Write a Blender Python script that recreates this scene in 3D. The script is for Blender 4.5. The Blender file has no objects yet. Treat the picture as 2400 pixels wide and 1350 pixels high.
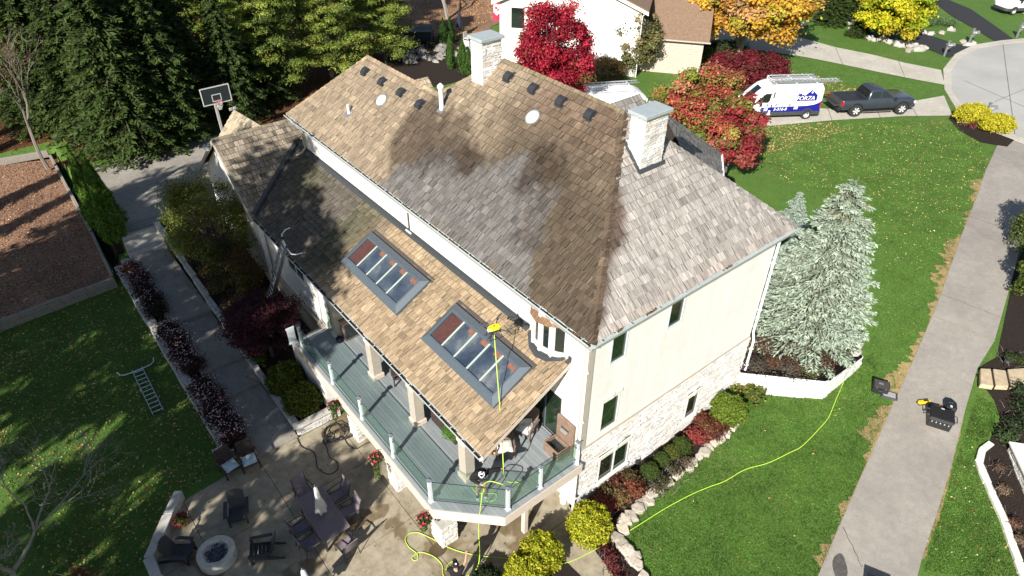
import bpy, bmesh, math, random
import numpy as np
from mathutils import Vector, Matrix, noise as mnoise

random.seed(7); rng = np.random.default_rng(7)
SC = bpy.context.scene
COL = SC.collection
R = math.radians

# ------------------------------------------------------------------ camera, sky, sun, exposure
CAMP = np.array([-11.4643, -10.3669, 21.7869]); YAW, PITCH, ROLL, FPX = R(50.9553), R(37.1976), R(0.4964), 1603.85
_f = np.array([math.cos(YAW)*math.cos(PITCH), math.sin(YAW)*math.cos(PITCH), -math.sin(PITCH)])
_r0 = np.array([math.sin(YAW), -math.cos(YAW), 0.0]); _u0 = np.cross(_r0, _f)
_r = math.cos(ROLL)*_r0 + math.sin(ROLL)*_u0; _u = -math.sin(ROLL)*_r0 + math.cos(ROLL)*_u0
cd = bpy.data.cameras.new('camera'); cam = bpy.data.objects.new('camera', cd); COL.objects.link(cam)
cd.sensor_width = 36; cd.lens = FPX/2400*36; cd.clip_start = .1; cd.clip_end = 2000
cam.matrix_world = Matrix(((_r[0], _u[0], -_f[0], CAMP[0]), (_r[1], _u[1], -_f[1], CAMP[1]), (_r[2], _u[2], -_f[2], CAMP[2]), (0, 0, 0, 1)))
SC.camera = cam

SUN_EL, SUN_AZ = R(32), R(206)          # the sun stands behind the camera's left shoulder
sdir = np.array([math.cos(SUN_AZ)*math.cos(SUN_EL), math.sin(SUN_AZ)*math.cos(SUN_EL), math.sin(SUN_EL)])
world = bpy.data.worlds.new('World'); SC.world = world; world.use_nodes = True
wn = world.node_tree.nodes; wl = world.node_tree.links
for n in list(wn): wn.remove(n)
sky = wn.new('ShaderNodeTexSky'); sky.sky_type = 'NISHITA'; sky.sun_disc = False
sky.sun_elevation = SUN_EL; sky.sun_rotation = math.atan2(sdir[0], sdir[1]); sky.air_density = 1.0; sky.dust_density = .6
bg = wn.new('ShaderNodeBackground'); bg.inputs['Strength'].default_value = .06
wo = wn.new('ShaderNodeOutputWorld'); wl.new(sky.outputs[0], bg.inputs[0]); wl.new(bg.outputs[0], wo.inputs[0])
sl = bpy.data.lights.new('sun', 'SUN'); sl.energy = 5.0; sl.angle = R(.5); sl.color = (1, .955, .88)
so = bpy.data.objects.new('sun', sl); COL.objects.link(so); so.rotation_euler = Vector(-sdir).to_track_quat('-Z', 'Y').to_euler()
so.location = (0, 0, 60)
SC.view_settings.view_transform = 'Standard'; SC.view_settings.look = 'None'; SC.view_settings.gamma = 1
SC.view_settings.exposure = .86; SC.view_settings.use_curve_mapping = False
SC.render.engine = 'CYCLES'; SC.cycles.max_bounces = 6; SC.cycles.transparent_max_bounces = 8
SC.cycles.diffuse_bounces = 3; SC.cycles.glossy_bounces = 3

# ------------------------------------------------------------------ survey: picture points to places
def ray(u, v): return _f + _r*(u-1200)/FPX - _u*(v-675)/FPX
def at(u, v, z):
    d = ray(u, v); return CAMP + d*((z-CAMP[2])/d[2])
def onx(u, v, x):
    d = ray(u, v); return CAMP + d*((x-CAMP[0])/d[0])
def ony(u, v, y):
    d = ray(u, v); return CAMP + d*((y-CAMP[1])/d[1])
def proj(P):
    d = np.asarray(P, float)-CAMP; z = d @ _f
    return 1200+FPX*(d @ _r)/z, 675-FPX*(d @ _u)/z
def sst(a, b, t):
    t = min(1, max(0, (t-a)/(b-a))); return t*t*(3-2*t)
def h(x, y):
    """height of the ground"""
    left = 1.4*sst(26.75, 27.35, y) if x > -9.0 else 0
    if x <= -9.0: left = 1.4*sst(41.0, 43, y)
    right = 1.5*sst(5, 27, x)
    far = 1.4*sst(21, 24, y) if x > -3 else 0
    return max(left, right, far)
def G(u, v, off=0):
    """the point of the ground seen at (u, v)"""
    z = 0
    for _ in range(25):
        p = at(u, v, z); z = .5*z+.5*h(p[0], p[1])
    p = at(u, v, z); return np.array([p[0], p[1], h(p[0], p[1])+off])
def up_to(b, v):
    """the height above b at which a vertical line reaches picture row v"""
    lo, hi = 0, 40
    for _ in range(40):
        m = (lo+hi)/2
        if proj((b[0], b[1], b[2]+m))[1] > v: lo = m
        else: hi = m
    return lo
def stand(ut, vt, vb, zb):
    """base point and height of something upright whose top is seen at (ut, vt) and whose foot is at row vb"""
    ub = 1200+(ut-1200)*(2700-vb)/(2700-vt); b = at(ub, vb, zb); return b, up_to(b, vt)

# ------------------------------------------------------------------ materials
def lin(c):
    if isinstance(c, str): c = tuple(int(c[i:i+2], 16)/255 for i in (0, 2, 4)); c = tuple(x/12.92 if x < .04045 else ((x+.055)/1.055)**2.4 for x in c)
    return c
MATS = {}
def nodes(m):
    m.use_nodes = True; nt = m.node_tree; return nt, nt.nodes, nt.links
class NB:
    """small helper to wire a node material"""
    def __init__(s, name):
        s.m = bpy.data.materials.new(name); s.nt, s.n, s.l = nodes(s.m); s.b = s.n['Principled BSDF']; MATS[name] = s.m
        s.pos = s.n.new('ShaderNodeNewGeometry').outputs['Position']; s.obj = None
    def coord(s, scale, local=False):
        mp = s.n.new('ShaderNodeMapping'); mp.inputs['Scale'].default_value = scale if hasattr(scale, '__len__') else (scale,)*3
        if local:
            if not s.obj: s.obj = s.n.new('ShaderNodeTexCoord').outputs['Object']
            s.l.new(s.obj, mp.inputs['Vector'])
        else: s.l.new(s.pos, mp.inputs['Vector'])
        return mp.outputs[0]
    def noise(s, scale, detail=4, rough=.6, local=False, dist=0):
        t = s.n.new('ShaderNodeTexNoise'); t.inputs['Scale'].default_value = 1; t.inputs['Detail'].default_value = detail
        t.inputs['Roughness'].default_value = rough; t.inputs['Distortion'].default_value = dist
        s.l.new(s.coord(scale, local), t.inputs['Vector']); return t.outputs['Fac']
    def ramp(s, fac, stops):
        r = s.n.new('ShaderNodeValToRGB'); e = r.color_ramp.elements
        while len(e) < len(stops): e.new(.5)
        for k, (p, c) in enumerate(stops):
            e[k].position = p; c = lin(c) if not isinstance(c, (int, float)) else (c,)*3; e[k].color = (*c[:3], 1)
        s.l.new(fac, r.inputs[0]); return r.outputs[0]
    def mix(s, a, b, fac, mode='MIX'):
        x = s.n.new('ShaderNodeMix'); x.data_type = 'RGBA'; x.blend_type = mode
        for sock, val in ((x.inputs[0], fac), (x.inputs[6], a), (x.inputs[7], b)):
            if isinstance(val, (int, float)): sock.default_value = val if sock == x.inputs[0] else (val,)*3+(1,)
            elif isinstance(val, (tuple, str)): sock.default_value = (*lin(val)[:3], 1)
            else: s.l.new(val, sock)
        return x.outputs[2]
    def attr(s, name='Col'):
        a = s.n.new('ShaderNodeAttribute'); a.attribute_name = name; return a.outputs['Color']
    def rand(s):
        return s.n.new('ShaderNodeObjectInfo').outputs['Random']
    def out(s, col, rough=.7, bump=None, bs=.3, bd=.02, metal=0, spec=.5):
        if isinstance(col, (tuple, str)): s.b.inputs['Base Color'].default_value = (*lin(col)[:3], 1)
        else: s.l.new(col, s.b.inputs['Base Color'])
        if isinstance(rough, (int, float)): s.b.inputs['Roughness'].default_value = rough
        else: s.l.new(rough, s.b.inputs['Roughness'])
        s.b.inputs['Metallic'].default_value = metal; s.b.inputs['Specular IOR Level'].default_value = spec
        if bump is not None:
            bn = s.n.new('ShaderNodeBump'); bn.inputs['Strength'].default_value = bs; bn.inputs['Distance'].default_value = bd
            s.l.new(bump, bn.inputs['Height']); s.l.new(bn.outputs[0], s.b.inputs['Normal'])
        return s.m
def simple(name, c, rough=.6, var=.12, scale=9, metal=0, bs=.15, spec=.5, fine=60, local=True):
    """one colour, mottled by grain and wear"""
    b = NB(name); c = lin(c)
    n1 = b.noise(scale, 5, .65, local); n2 = b.noise(fine, 3, .6, local)
    k = b.ramp(n1, [(.3, tuple(x*(1-var) for x in c)), (.7, tuple(min(1, x*(1+var)) for x in c))])
    k2 = b.mix(k, b.ramp(n2, [(.35, .8), (.65, 1.12)]), .5, 'MULTIPLY')
    return b.out(k2, rough, n2, bs, .01, metal, spec)
def leafmat(name, rough=.6, trans=.35, spec=.25):
    """foliage: colour carried by each leaf, light passes through"""
    b = NB(name); c = b.attr(); m = b.out(c, rough, spec=spec)
    t = b.n.new('ShaderNodeBsdfTranslucent'); mx = b.n.new('ShaderNodeMixShader'); mx.inputs[0].default_value = trans
    o = b.n['Material Output']; b.l.new(c, t.inputs[0]); b.l.new(b.b.outputs[0], mx.inputs[1]); b.l.new(t.outputs[0], mx.inputs[2]); b.l.new(mx.outputs[0], o.inputs[0])
    return m

# ------------------------------------------------------------------ mesh building
class MB:
    def __init__(s): s.v = []; s.f = []; s.c = []
    def add(s, vs, fs, col=None):
        o = len(s.v); s.v += [tuple(map(float, v)) for v in vs]; s.f += [tuple(i+o for i in f) for f in fs]; s.c += [col]*len(fs); return s
    def box(s, x0, x1, y0, y1, z0, z1, col=None):
        v = [(x, y, z) for z in (z0, z1) for y in (y0, y1) for x in (x0, x1)]
        return s.add(v, [(0, 2, 3, 1), (4, 5, 7, 6), (0, 1, 5, 4), (2, 6, 7, 3), (0, 4, 6, 2), (1, 3, 7, 5)], col)
    def obox(s, c, ax, ay, az, col=None):
        """box about c with half-axis vectors"""
        c, ax, ay, az = map(np.asarray, (c, ax, ay, az))
        v = [c+i*ax+j*ay+k*az for k in (-1, 1) for j in (-1, 1) for i in (-1, 1)]
        return s.add(v, [(0, 2, 3, 1), (4, 5, 7, 6), (0, 1, 5, 4), (2, 6, 7, 3), (0, 4, 6, 2), (1, 3, 7, 5)], col)
    def bar(s, a, b, w, t=None, up=(0, 0, 1), col=None):
        """a square bar from a to b"""
        a, b, up = np.asarray(a, float), np.asarray(b, float), np.asarray(up, float); d = b-a; L = np.linalg.norm(d); d /= L
        if abs(d @ up) > .98: up = np.array([1., 0, 0])
        x = np.cross(d, up); x /= np.linalg.norm(x); y = np.cross(x, d); t = t or w
        return s.obox((a+b)/2, d*L/2, x*w/2, y*t/2, col)
    def prism(s, pts, z0, z1, col=None):
        n = len(pts); v = [(*p[:2], z0) for p in pts]+[(*p[:2], z1) for p in pts]
        return s.add(v, [tuple(range(n-1, -1, -1)), tuple(range(n, 2*n))]+[(i, (i+1) % n, n+(i+1) % n, n+i) for i in range(n)], col)
    def extrude(s, pts, d, col=None):
        """a flat outline of 3-D points pushed along d"""
        n = len(pts); d = np.asarray(d, float); v = [np.asarray(p, float) for p in pts]; v = v+[p+d for p in v]
        return s.add(v, [tuple(range(n-1, -1, -1)), tuple(range(n, 2*n))]+[(i, (i+1) % n, n+(i+1) % n, n+i) for i in range(n)], col)
    def tube(s, pts, r, n=6, col=None, cap=True):
        pts = [np.asarray(p, float) for p in pts]; rs = r if hasattr(r, '__len__') else [r]*len(pts); V = []; up = None
        for i, p in enumerate(pts):
            t = pts[min(i+1, len(pts)-1)]-pts[max(i-1, 0)]; t = t/(np.linalg.norm(t)+1e-9)
            if up is None: up = np.array([0, 0, 1.]) if abs(t[2]) < .9 else np.array([1., 0, 0])
            x = np.cross(t, up); x /= np.linalg.norm(x)+1e-9; up = np.cross(x, t)
            V += [p+rs[i]*(math.cos(2*math.pi*k/n)*x+math.sin(2*math.pi*k/n)*up) for k in range(n)]
        F = [(i*n+k, i*n+(k+1) % n, (i+1)*n+(k+1) % n, (i+1)*n+k) for i in range(len(pts)-1) for k in range(n)]
        if cap: F += [tuple(range(n-1, -1, -1)), tuple((len(pts)-1)*n+k for k in range(n))]
        return s.add(V, F, col)
    def lathe(s, prof, n=20, c=(0, 0, 0), col=None, squash=1, caps=True):
        V = [(c[0]+r*math.cos(2*math.pi*k/n), c[1]+squash*r*math.sin(2*math.pi*k/n), c[2]+z) for r, z in prof for k in range(n)]
        F = [(i*n+k, i*n+(k+1) % n, (i+1)*n+(k+1) % n, (i+1)*n+k) for i in range(len(prof)-1) for k in range(n)]
        if caps and prof[0][0] > 1e-6: F.append(tuple(range(n-1, -1, -1)))
        if caps and prof[-1][0] > 1e-6: F.append(tuple((len(prof)-1)*n+k for k in range(n)))
        return s.add(V, F, col)
    def blob(s, c, rx, ry, rz, seed=0, rough=.2, n=10, m=6, col=None, flat=None):
        """a lumpy stone"""
        V = []; F = []
        for i in range(m+1):
            for k in range(n):
                th = math.pi*i/m; ph = 2*math.pi*k/n; d = np.array([math.sin(th)*math.cos(ph), math.sin(th)*math.sin(ph), math.cos(th)])
                q = 1+rough*2*(mnoise.noise(Vector(d*1.6)+Vector((seed*7.3, seed*3.1, seed)))); p = np.asarray(c)+d*q*np.array([rx, ry, rz])
                if flat is not None: p[2] = min(p[2], flat)
                V.append(p)
        for i in range(m):
            for k in range(n): F.append((i*n+k, (i+1)*n+k, (i+1)*n+(k+1) % n, i*n+(k+1) % n))
        return s.add(V, F, col)
    def build(s, name, mat, parent=None, smooth=False, bevel=0, seg=1, mods=None):
        me = bpy.data.meshes.new(name); me.from_pydata(s.v, [], s.f)
        if any(c is not None for c in s.c):
            a = me.color_attributes.new('Col', 'FLOAT_COLOR', 'CORNER')
            arr = np.ones((len(me.loops), 4), np.float32); i = 0
            for f, c in zip(s.f, s.c):
                c = (1, 1, 1) if c is None else c; k = len(f)
                arr[i:i+k, :3] = c; i += k
            a.data.foreach_set('color', arr.ravel())
        return link(name, me, mat, parent, smooth, bevel, seg)
def link(name, me, mat, parent=None, smooth=False, bevel=0, seg=1):
    o = bpy.data.objects.new(name, me); COL.objects.link(o)
    if mat is not None: me.materials.append(MATS[mat] if isinstance(mat, str) else mat)
    if smooth:
        me.shade_smooth()
        if smooth == 'auto':
            me.set_sharp_from_angle(angle=R(38))
    if bevel:
        md = o.modifiers.new('edge', 'BEVEL'); md.width = bevel; md.segments = seg; md.limit_method = 'ANGLE'; md.angle_limit = R(40)
    if parent is not None: o.parent = parent
    return o
def tag(o, label=None, cat=None, group=None, kind=None):
    if label: o['label'] = label
    if cat: o['category'] = cat
    if group: o['group'] = group
    if kind: o['kind'] = kind
    return o
def thing(name, label, cat, loc=(0, 0, 0), rz=0, group=None):
    o = bpy.data.objects.new(name, None); COL.objects.link(o); o.empty_display_size = .2
    o.location = tuple(map(float, loc)); o.rotation_euler = (0, 0, rz); return tag(o, label, cat, group)
def copy_tree(o, parent=None):
    c = o.copy(); COL.objects.link(c); c.parent = parent
    for ch in list(o.children): copy_tree(ch, c)
    return c
def dup(o, label, loc, rz=0, sc=None, group=None):
    c = copy_tree(o); c.location = tuple(map(float, loc)); c.rotation_euler = (0, 0, rz); c['label'] = label
    if sc: c.scale = sc if hasattr(sc, '__len__') else (sc,)*3
    if group: c['group'] = group
    return c
def nz(x, y, z=0, s=1): return mnoise.noise(Vector((x*s, y*s, z*s)))

def quads(name, P, N, T, w, l, cols, mat, parent=None, fold=0):
    """many leaves: centre P, normal N, direction T, half width w, half length l, colours (n,3)"""
    n = len(P); N = N/(np.linalg.norm(N, axis=1, keepdims=True)+1e-9); T = T-N*(T*N).sum(1, keepdims=True); T /= np.linalg.norm(T, axis=1, keepdims=True)+1e-9
    B = np.cross(N, T); w = np.broadcast_to(np.asarray(w, float).reshape(-1, 1), (n, 1)); l = np.broadcast_to(np.asarray(l, float).reshape(-1, 1), (n, 1))
    V = np.empty((n, 4, 3), np.float32); V[:, 0] = P-T*l; V[:, 1] = P+B*w+N*w*fold; V[:, 2] = P+T*l; V[:, 3] = P-B*w+N*w*fold
    me = bpy.data.meshes.new(name); me.vertices.add(4*n); me.vertices.foreach_set('co', V.ravel())
    me.loops.add(4*n); me.loops.foreach_set('vertex_index', np.arange(4*n, dtype=np.int32))
    me.polygons.add(n); me.polygons.foreach_set('loop_start', np.arange(0, 4*n, 4, dtype=np.int32))
    a = me.color_attributes.new('Col', 'FLOAT_COLOR', 'CORNER'); C = np.ones((n, 4, 4), np.float32); C[:, :, :3] = np.asarray(cols)[:, None, :]
    a.data.foreach_set('color', C.ravel()); me.update(calc_edges=True); me.validate()
    return link(name, me, mat, parent)
def in_many(X, Y, poly):
    c = np.zeros(len(X), bool)
    for i in range(len(poly)):
        x0, y0 = poly[i-1][:2]; x1, y1 = poly[i][:2]
        if y0 != y1: c ^= ((y0 > Y) != (y1 > Y)) & (X < (x1-x0)*(Y-y0)/(y1-y0)+x0)
    return c
def fill_poly(poly, n, dens=None):
    A = np.array([p[:2] for p in poly], float); lo, hi = A.min(0), A.max(0); out = []; k = 0
    while k < n:
        Q = rng.uniform(lo, hi, (max(2000, n), 2)); Q = Q[in_many(Q[:, 0], Q[:, 1], A)]
        if dens is not None: Q = Q[np.array([random.random() < dens(x, y) for x, y in Q], bool)] if len(Q) else Q
        out.append(Q); k += len(Q)
    return np.concatenate(out)[:n]
def rdir(n):
    d = rng.normal(size=(n, 3)); return d/np.linalg.norm(d, axis=1, keepdims=True)
def palette(n, cols, wts=None, var=.15):
    cols = np.array([lin(c) for c in cols]); k = rng.choice(len(cols), n, p=None if wts is None else np.array(wts)/sum(wts))
    return np.clip(cols[k]*(1+rng.uniform(-var, var, (n, 1))), 0, 1)
# ------------------------------------------------------------------ shared materials
def mk_mats():
    b = NB('lawn_grass')
    n1 = b.noise(.22, 5, .6); n2 = b.noise(1.7, 5, .7); n3 = b.noise((38, 38, 10), 3, .7); n4 = b.noise((9, 9, 9), 4, .75)
    base = b.ramp(n2, [(.3, (.040, .105, .014)), (.5, (.066, .148, .020)), (.72, (.105, .185, .034))])
    base = b.mix(base, b.ramp(n4, [(.3, (.034, .092, .012)), (.7, (.135, .205, .046))]), .55)
    base = b.mix(base, b.ramp(n3, [(.25, .45), (.5, 1.0), (.75, 1.55)]), .75, 'MULTIPLY')
    dry = b.ramp(n1, [(.56, 0), (.74, 1)]); base = b.mix(base, (.20, .18, .07), b.mix(0.0, dry, b.ramp(n4, [(.45, 0), (.6, .8)]), 'MIX'))
    b.out(base, .8, n3, .6, .03, spec=.2)
    b = NB('dry_grass'); n = b.noise((30, 30, 10), 4, .75); n2 = b.noise(3, 4)
    b.out(b.mix(b.ramp(n, [(.3, (.20, .14, .06)), (.6, (.42, .31, .16))]), (.06, .12, .02), b.ramp(n2, [(.5, 0), (.62, .8)])), .9, n, .5, .02, spec=.1)
    b = NB('concrete'); n1 = b.noise(.5, 5, .65); n2 = b.noise(4, 6, .7); n3 = b.noise(70, 3, .7)
    c = b.ramp(n1, [(.3, (.40, .37, .31)), (.7, (.52, .485, .42))]); c = b.mix(c, b.ramp(n2, [(.3, .78), (.7, 1.12)]), .6, 'MULTIPLY'); c = b.mix(c, b.ramp(n3, [(.3, .8), (.7, 1.15)]), .6, 'MULTIPLY')
    b.out(c, .85, n3, .25, .008, spec=.25)
    b = NB('patio_concrete'); n1 = b.noise(.55, 5, .65); n2 = b.noise(2.6, 6, .72); n3 = b.noise(60, 3, .75)
    c = b.ramp(n2, [(.28, (.225, .185, .125)), (.55, (.355, .305, .22)), (.75, (.43, .375, .28))]); c = b.mix(c, b.ramp(n3, [(.3, .7), (.7, 1.25)]), .7, 'MULTIPLY')
    wet = b.ramp(b.noise(.36, 4, .55, dist=.4), [(.57, 0), (.60, .85)])
    c = b.mix(c, b.mix(c, (.50, .43, .33), 1, 'MULTIPLY'), wet)
    b.out(c, b.ramp(wet, [(0, .85), (1, .35)]), n3, .3, .01, spec=.3)
    b = NB('drive_concrete'); n1 = b.noise(.5, 5, .65); n2 = b.noise(4, 6, .7); n3 = b.noise(60, 3, .7); c = b.ramp(n1, [(.3, (.25, .228, .195)), (.7, (.335, .31, .268))]); c = b.mix(c, b.ramp(n2, [(.3, .75), (.7, 1.12)]), .7, 'MULTIPLY'); c = b.mix(c, b.ramp(n3, [(.3, .8), (.7, 1.15)]), .6, 'MULTIPLY'); b.out(c, .85, n3, .25, .008, spec=.25)
    b = NB('stained_patio'); b.out((.085, .06, .03), .4, b.noise(60, 3), .2, .01)
    b = NB('asphalt_old'); n1 = b.noise(.35, 5, .6); n2 = b.noise(3, 6, .7); n3 = b.noise(90, 2, .7)
    c = b.ramp(n1, [(.3, (.265, .240, .212)), (.7, (.35, .318, .28))]); c = b.mix(c, b.ramp(n2, [(.3, .8), (.7, 1.12)]), .7, 'MULTIPLY'); c = b.mix(c, b.ramp(n3, [(.3, .66), (.7, 1.28)]), .8, 'MULTIPLY'); c = b.mix(c, b.ramp(b.noise(22, 4, .8), [(.3, .82), (.7, 1.16)]), .8, 'MULTIPLY')
    vo = b.n.new('ShaderNodeTexVoronoi'); vo.feature = 'DISTANCE_TO_EDGE'; vo.inputs['Scale'].default_value = 1
    vm = b.coord((.32, .5, .32)); ad = b.n.new('ShaderNodeVectorMath'); ad.operation = 'ADD'; nn = b.n.new('ShaderNodeTexNoise'); nn.inputs['Scale'].default_value = 1.5; nn.inputs['Detail'].default_value = 6
    b.l.new(b.pos, nn.inputs['Vector']); sc_ = b.n.new('ShaderNodeVectorMath'); sc_.operation = 'SCALE'; sc_.inputs['Scale'].default_value = .35; b.l.new(nn.outputs['Color'], sc_.inputs[0])
    b.l.new(vm, ad.inputs[0]); b.l.new(sc_.outputs[0], ad.inputs[1]); b.l.new(ad.outputs[0], vo.inputs['Vector'])
    crack = b.mix(b.ramp(vo.outputs['Distance'], [(0, .7), (.004, 0)]), 0.0, b.ramp(n1, [(.38, 1), (.5, .55)]))
    c = b.mix(c, (.13, .11, .085), crack)
    b.out(c, .9, n3, .3, .008, spec=.2)
    b = NB('asphalt_new'); n3 = b.noise(70, 3, .7); b.out(b.ramp(n3, [(.3, (.018, .018, .02)), (.7, (.04, .04, .042))]), .8, n3, .3, .01, spec=.3)
    b = NB('street_concrete'); n1 = b.noise(.25, 5, .6); n2 = b.noise((2, 9, 2), 4, .7); n3 = b.noise(50, 2, .7)
    c = b.ramp(n1, [(.3, (.34, .33, .31)), (.7, (.42, .41, .385))]); c = b.mix(c, b.ramp(n2, [(.3, .93), (.7, 1.05)]), .6, 'MULTIPLY'); c = b.mix(c, b.ramp(n3, [(.3, .85), (.7, 1.12)]), .6, 'MULTIPLY'); b.out(c, .85, n3, .2, .006, spec=.25)
    b = NB('mulch'); n = b.noise((22, 22, 22), 4, .8); n2 = b.noise(55, 3, .7)
    b.out(b.mix(b.ramp(n, [(.3, (.012, .009, .008)), (.55, (.035, .026, .022)), (.75, (.085, .062, .048))]), b.ramp(n2, [(.3, .6), (.7, 1.5)]), .7, 'MULTIPLY'), .95, n, .8, .05, spec=.1)
    b = NB('leaf_litter'); n = b.noise(13, 3, .8); n2 = b.noise(34, 3, .8); n0 = b.noise(.4, 4)
    c = b.mix(b.ramp(n, [(.3, (.08, .042, .028)), (.45, (.23, .125, .08)), (.58, (.38, .235, .155)), (.72, (.52, .36, .25))]), b.ramp(n2, [(.3, .45), (.7, 1.6)]), .7, 'MULTIPLY')
    c = b.mix(c, b.ramp(n0, [(.35, .7), (.65, 1.15)]), .8, 'MULTIPLY'); b.out(c, .9, n2, .9, .05, spec=.15)
    b = NB('woods_floor'); n = b.noise(9, 4, .8); n2 = b.noise(30, 3, .8)
    b.out(b.mix(b.ramp(n, [(.3, (.025, .014, .009)), (.5, (.09, .042, .022)), (.7, (.20, .095, .045))]), b.ramp(n2, [(.3, .5), (.7, 1.5)]), .7, 'MULTIPLY'), .95, n2, .9, .05, spec=.1)
    # stucco, stone, wood, metals
    b = NB('stucco'); n1 = b.noise(.8, 5, .7); n2 = b.noise(45, 3, .7); n3 = b.noise(5, 5, .7)
    c = b.ramp(n1, [(.3, (.75, .71, .665)), (.7, (.83, .79, .745))]); c = b.mix(c, b.ramp(n3, [(.3, .90), (.7, 1.05)]), .7, 'MULTIPLY'); c = b.mix(c, b.ramp(b.noise((2.6, 2.6, .22), 4, .7), [(.3, .90), (.62, 1.03)]), .7, 'MULTIPLY'); b.out(c, .85, n2, .4, .012, spec=.2)
    simple('trim_taupe', (.42, .37, .31), .6, .08); simple('fascia_shade', (.30, .285, .27), .6, .08); simple('cedar_deep', (.085, .035, .028), .3, .3, spec=.8); simple('trim_cream', (.74, .70, .61), .55, .06); simple('fascia_beige', (.60, .50, .42), .6, .08)
    for nm, stops in (('ledge_stone', [(.0, (.40, .36, .31)), (.35, (.56, .52, .46)), (.7, (.66, .63, .57)), (1, (.74, .71, .66))]),):
        b = NB(nm); a = b.attr(); n = b.noise(14, 5, .75); n2 = b.noise(55, 3, .7)
        b.out(b.mix(a, b.ramp(n, [(.28, .52), (.68, 1.25)]), .85, 'MULTIPLY'), .85, n2, .7, .02, spec=.25)
    simple('mortar', (.20, .185, .17), .95); simple('bluestone', (.34, .38, .39), .6, .08, 3); simple('limestone', (.46, .44, .40), .85, .18, 5, bs=.4)
    b = NB('pale_rock'); a = b.attr(); n = b.noise(7, 6, .75); b.out(b.mix(a, b.ramp(n, [(.25, .5), (.7, 1.2)]), .85, 'MULTIPLY'), .9, n, .7, .04, spec=.2)
    for nm, sc in (('shingle_across', (1.1, 19, 1.1)), ('shingle_along', (19, 1.1, 1.1))):
        b = NB(nm); a = b.attr(); ge = b.n.new('ShaderNodeNewGeometry'); ad = b.n.new('ShaderNodeMath'); ad.operation = 'ADD'; b.l.new(ge.outputs['Random Per Island'], ad.inputs[0]); b.l.new(b.rand(), ad.inputs[1])
        sv = b.n.new('ShaderNodeVectorMath'); sv.operation = 'SCALE'; sv.inputs[0].default_value = (37, 53, 29); b.l.new(ad.outputs[0], sv.inputs['Scale']); va = b.n.new('ShaderNodeVectorMath'); va.operation = 'ADD'; b.l.new(ge.outputs['Position'], va.inputs[0]); b.l.new(sv.outputs[0], va.inputs[1])
        raw = b.pos; b.pos = va.outputs[0]; n = b.noise(sc, 3, .62); n2 = b.noise(tuple(x*2.6 for x in sc), 3, .7); b.pos = raw; n3 = b.noise(1.6, 4, .65)
        c = b.mix(a, b.ramp(n, [(.30, .40), (.48, .95), (.70, 1.42)]), .9, 'MULTIPLY'); c = b.mix(c, b.ramp(n2, [(.3, .55), (.7, 1.28)]), .75, 'MULTIPLY'); c = b.mix(c, b.ramp(n3, [(.3, .80), (.7, 1.12)]), .7, 'MULTIPLY')
        b.out(c, .85, n2, .5, .012, spec=.2)
    simple('roof_felt', (.05, .04, .03), .9)
    b = NB('glass_pane'); b.out((.012, .018, .016), .04, spec=.8); b.b.inputs['IOR'].default_value = 1.5
    b = NB('glass_green'); n = b.noise(.9, 4, .6); b.out(b.ramp(n, [(.35, (.006, .012, .008)), (.65, (.02, .04, .02))]), .05, spec=.7)
    b = NB('skylight_glass'); n = b.noise(.8, 4, .6); b.out(b.ramp(n, [(.38, (.022, .032, .05)), (.55, (.06, .075, .095)), (.72, (.20, .205, .20))]), .03, spec=1.0); b.b.inputs['IOR'].default_value = 1.9  # pale mottling paints clouds reflected in the panes
    b = NB('rail_glass'); g = b.n.new('ShaderNodeBsdfTransparent'); g.inputs[0].default_value = (.84, .92, .89, 1); gl = b.n.new('ShaderNodeBsdfGlossy'); gl.inputs['Roughness'].default_value = .04
    df = b.n.new('ShaderNodeBsdfDiffuse'); df.inputs[0].default_value = (.30, .42, .38, 1); m1 = b.n.new('ShaderNodeMixShader'); m1.inputs[0].default_value = .06; b.l.new(g.outputs[0], m1.inputs[1]); b.l.new(df.outputs[0], m1.inputs[2])
    m2 = b.n.new('ShaderNodeMixShader'); m2.inputs[0].default_value = .07; b.l.new(m1.outputs[0], m2.inputs[1]); b.l.new(gl.outputs[0], m2.inputs[2]); b.l.new(m2.outputs[0], b.n['Material Output'].inputs[0])
    b = NB('deck_board'); n = b.noise((60, 2, 2), 3, .7); r = b.rand(); c = b.ramp(r, [(0, (.225, .250, .262)), (1, (.298, .324, .332))]); c = b.mix(c, b.ramp(n, [(.3, .82), (.7, 1.12)]), .6, 'MULTIPLY'); c = b.mix(c, b.ramp(b.noise(.7, 4), [(.35, .85), (.65, 1.08)]), .7, 'MULTIPLY'); b.out(c, .6, n, .15, .004, spec=.35)
    simple('white_vinyl', (.62, .66, .67), .5, .05); simple('post_cap', (.14, .16, .18), .5, .1); simple('gutter_metal', (.44, .49, .48), .45, .1); simple('gutter_inside', (.06, .05, .045), .8)
    simple('flashing', (.045, .05, .055), .5); simple('aluminium', (.55, .56, .57), .35, .08, metal=.8); simple('vent_black', (.03, .032, .036), .5); simple('pvc_white', (.75, .75, .72), .5, .06)
    simple('skylight_frame', (.075, .095, .115), .45, .08); simple('skylight_bar', (.36, .42, .39), .5, .06); simple('cedar_inside', (.21, .085, .05), .6, .25)
    simple('dome_plastic', (.52, .57, .50), .25, .04, spec=.6)
    simple('bark', (.10, .085, .07), .95, .35, 12, bs=.6); simple('bark_pale', (.26, .24, .21), .9, .35, 10, bs=.5); simple('twig', (.20, .17, .145), .9, .2)
    simple('dark_timber', (.11, .095, .08), .9, .2); simple('timber_grey', (.26, .235, .20), .9, .2)
    simple('black_plastic', (.018, .019, .021), .45, .2); simple('black_fabric', (.016, .016, .018), .9, .2, spec=.2); simple('dark_wicker', (.045, .03, .026), .7, .3, fine=120); simple('brown_wicker', (.16, .11, .09), .7, .25, fine=120)
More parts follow.
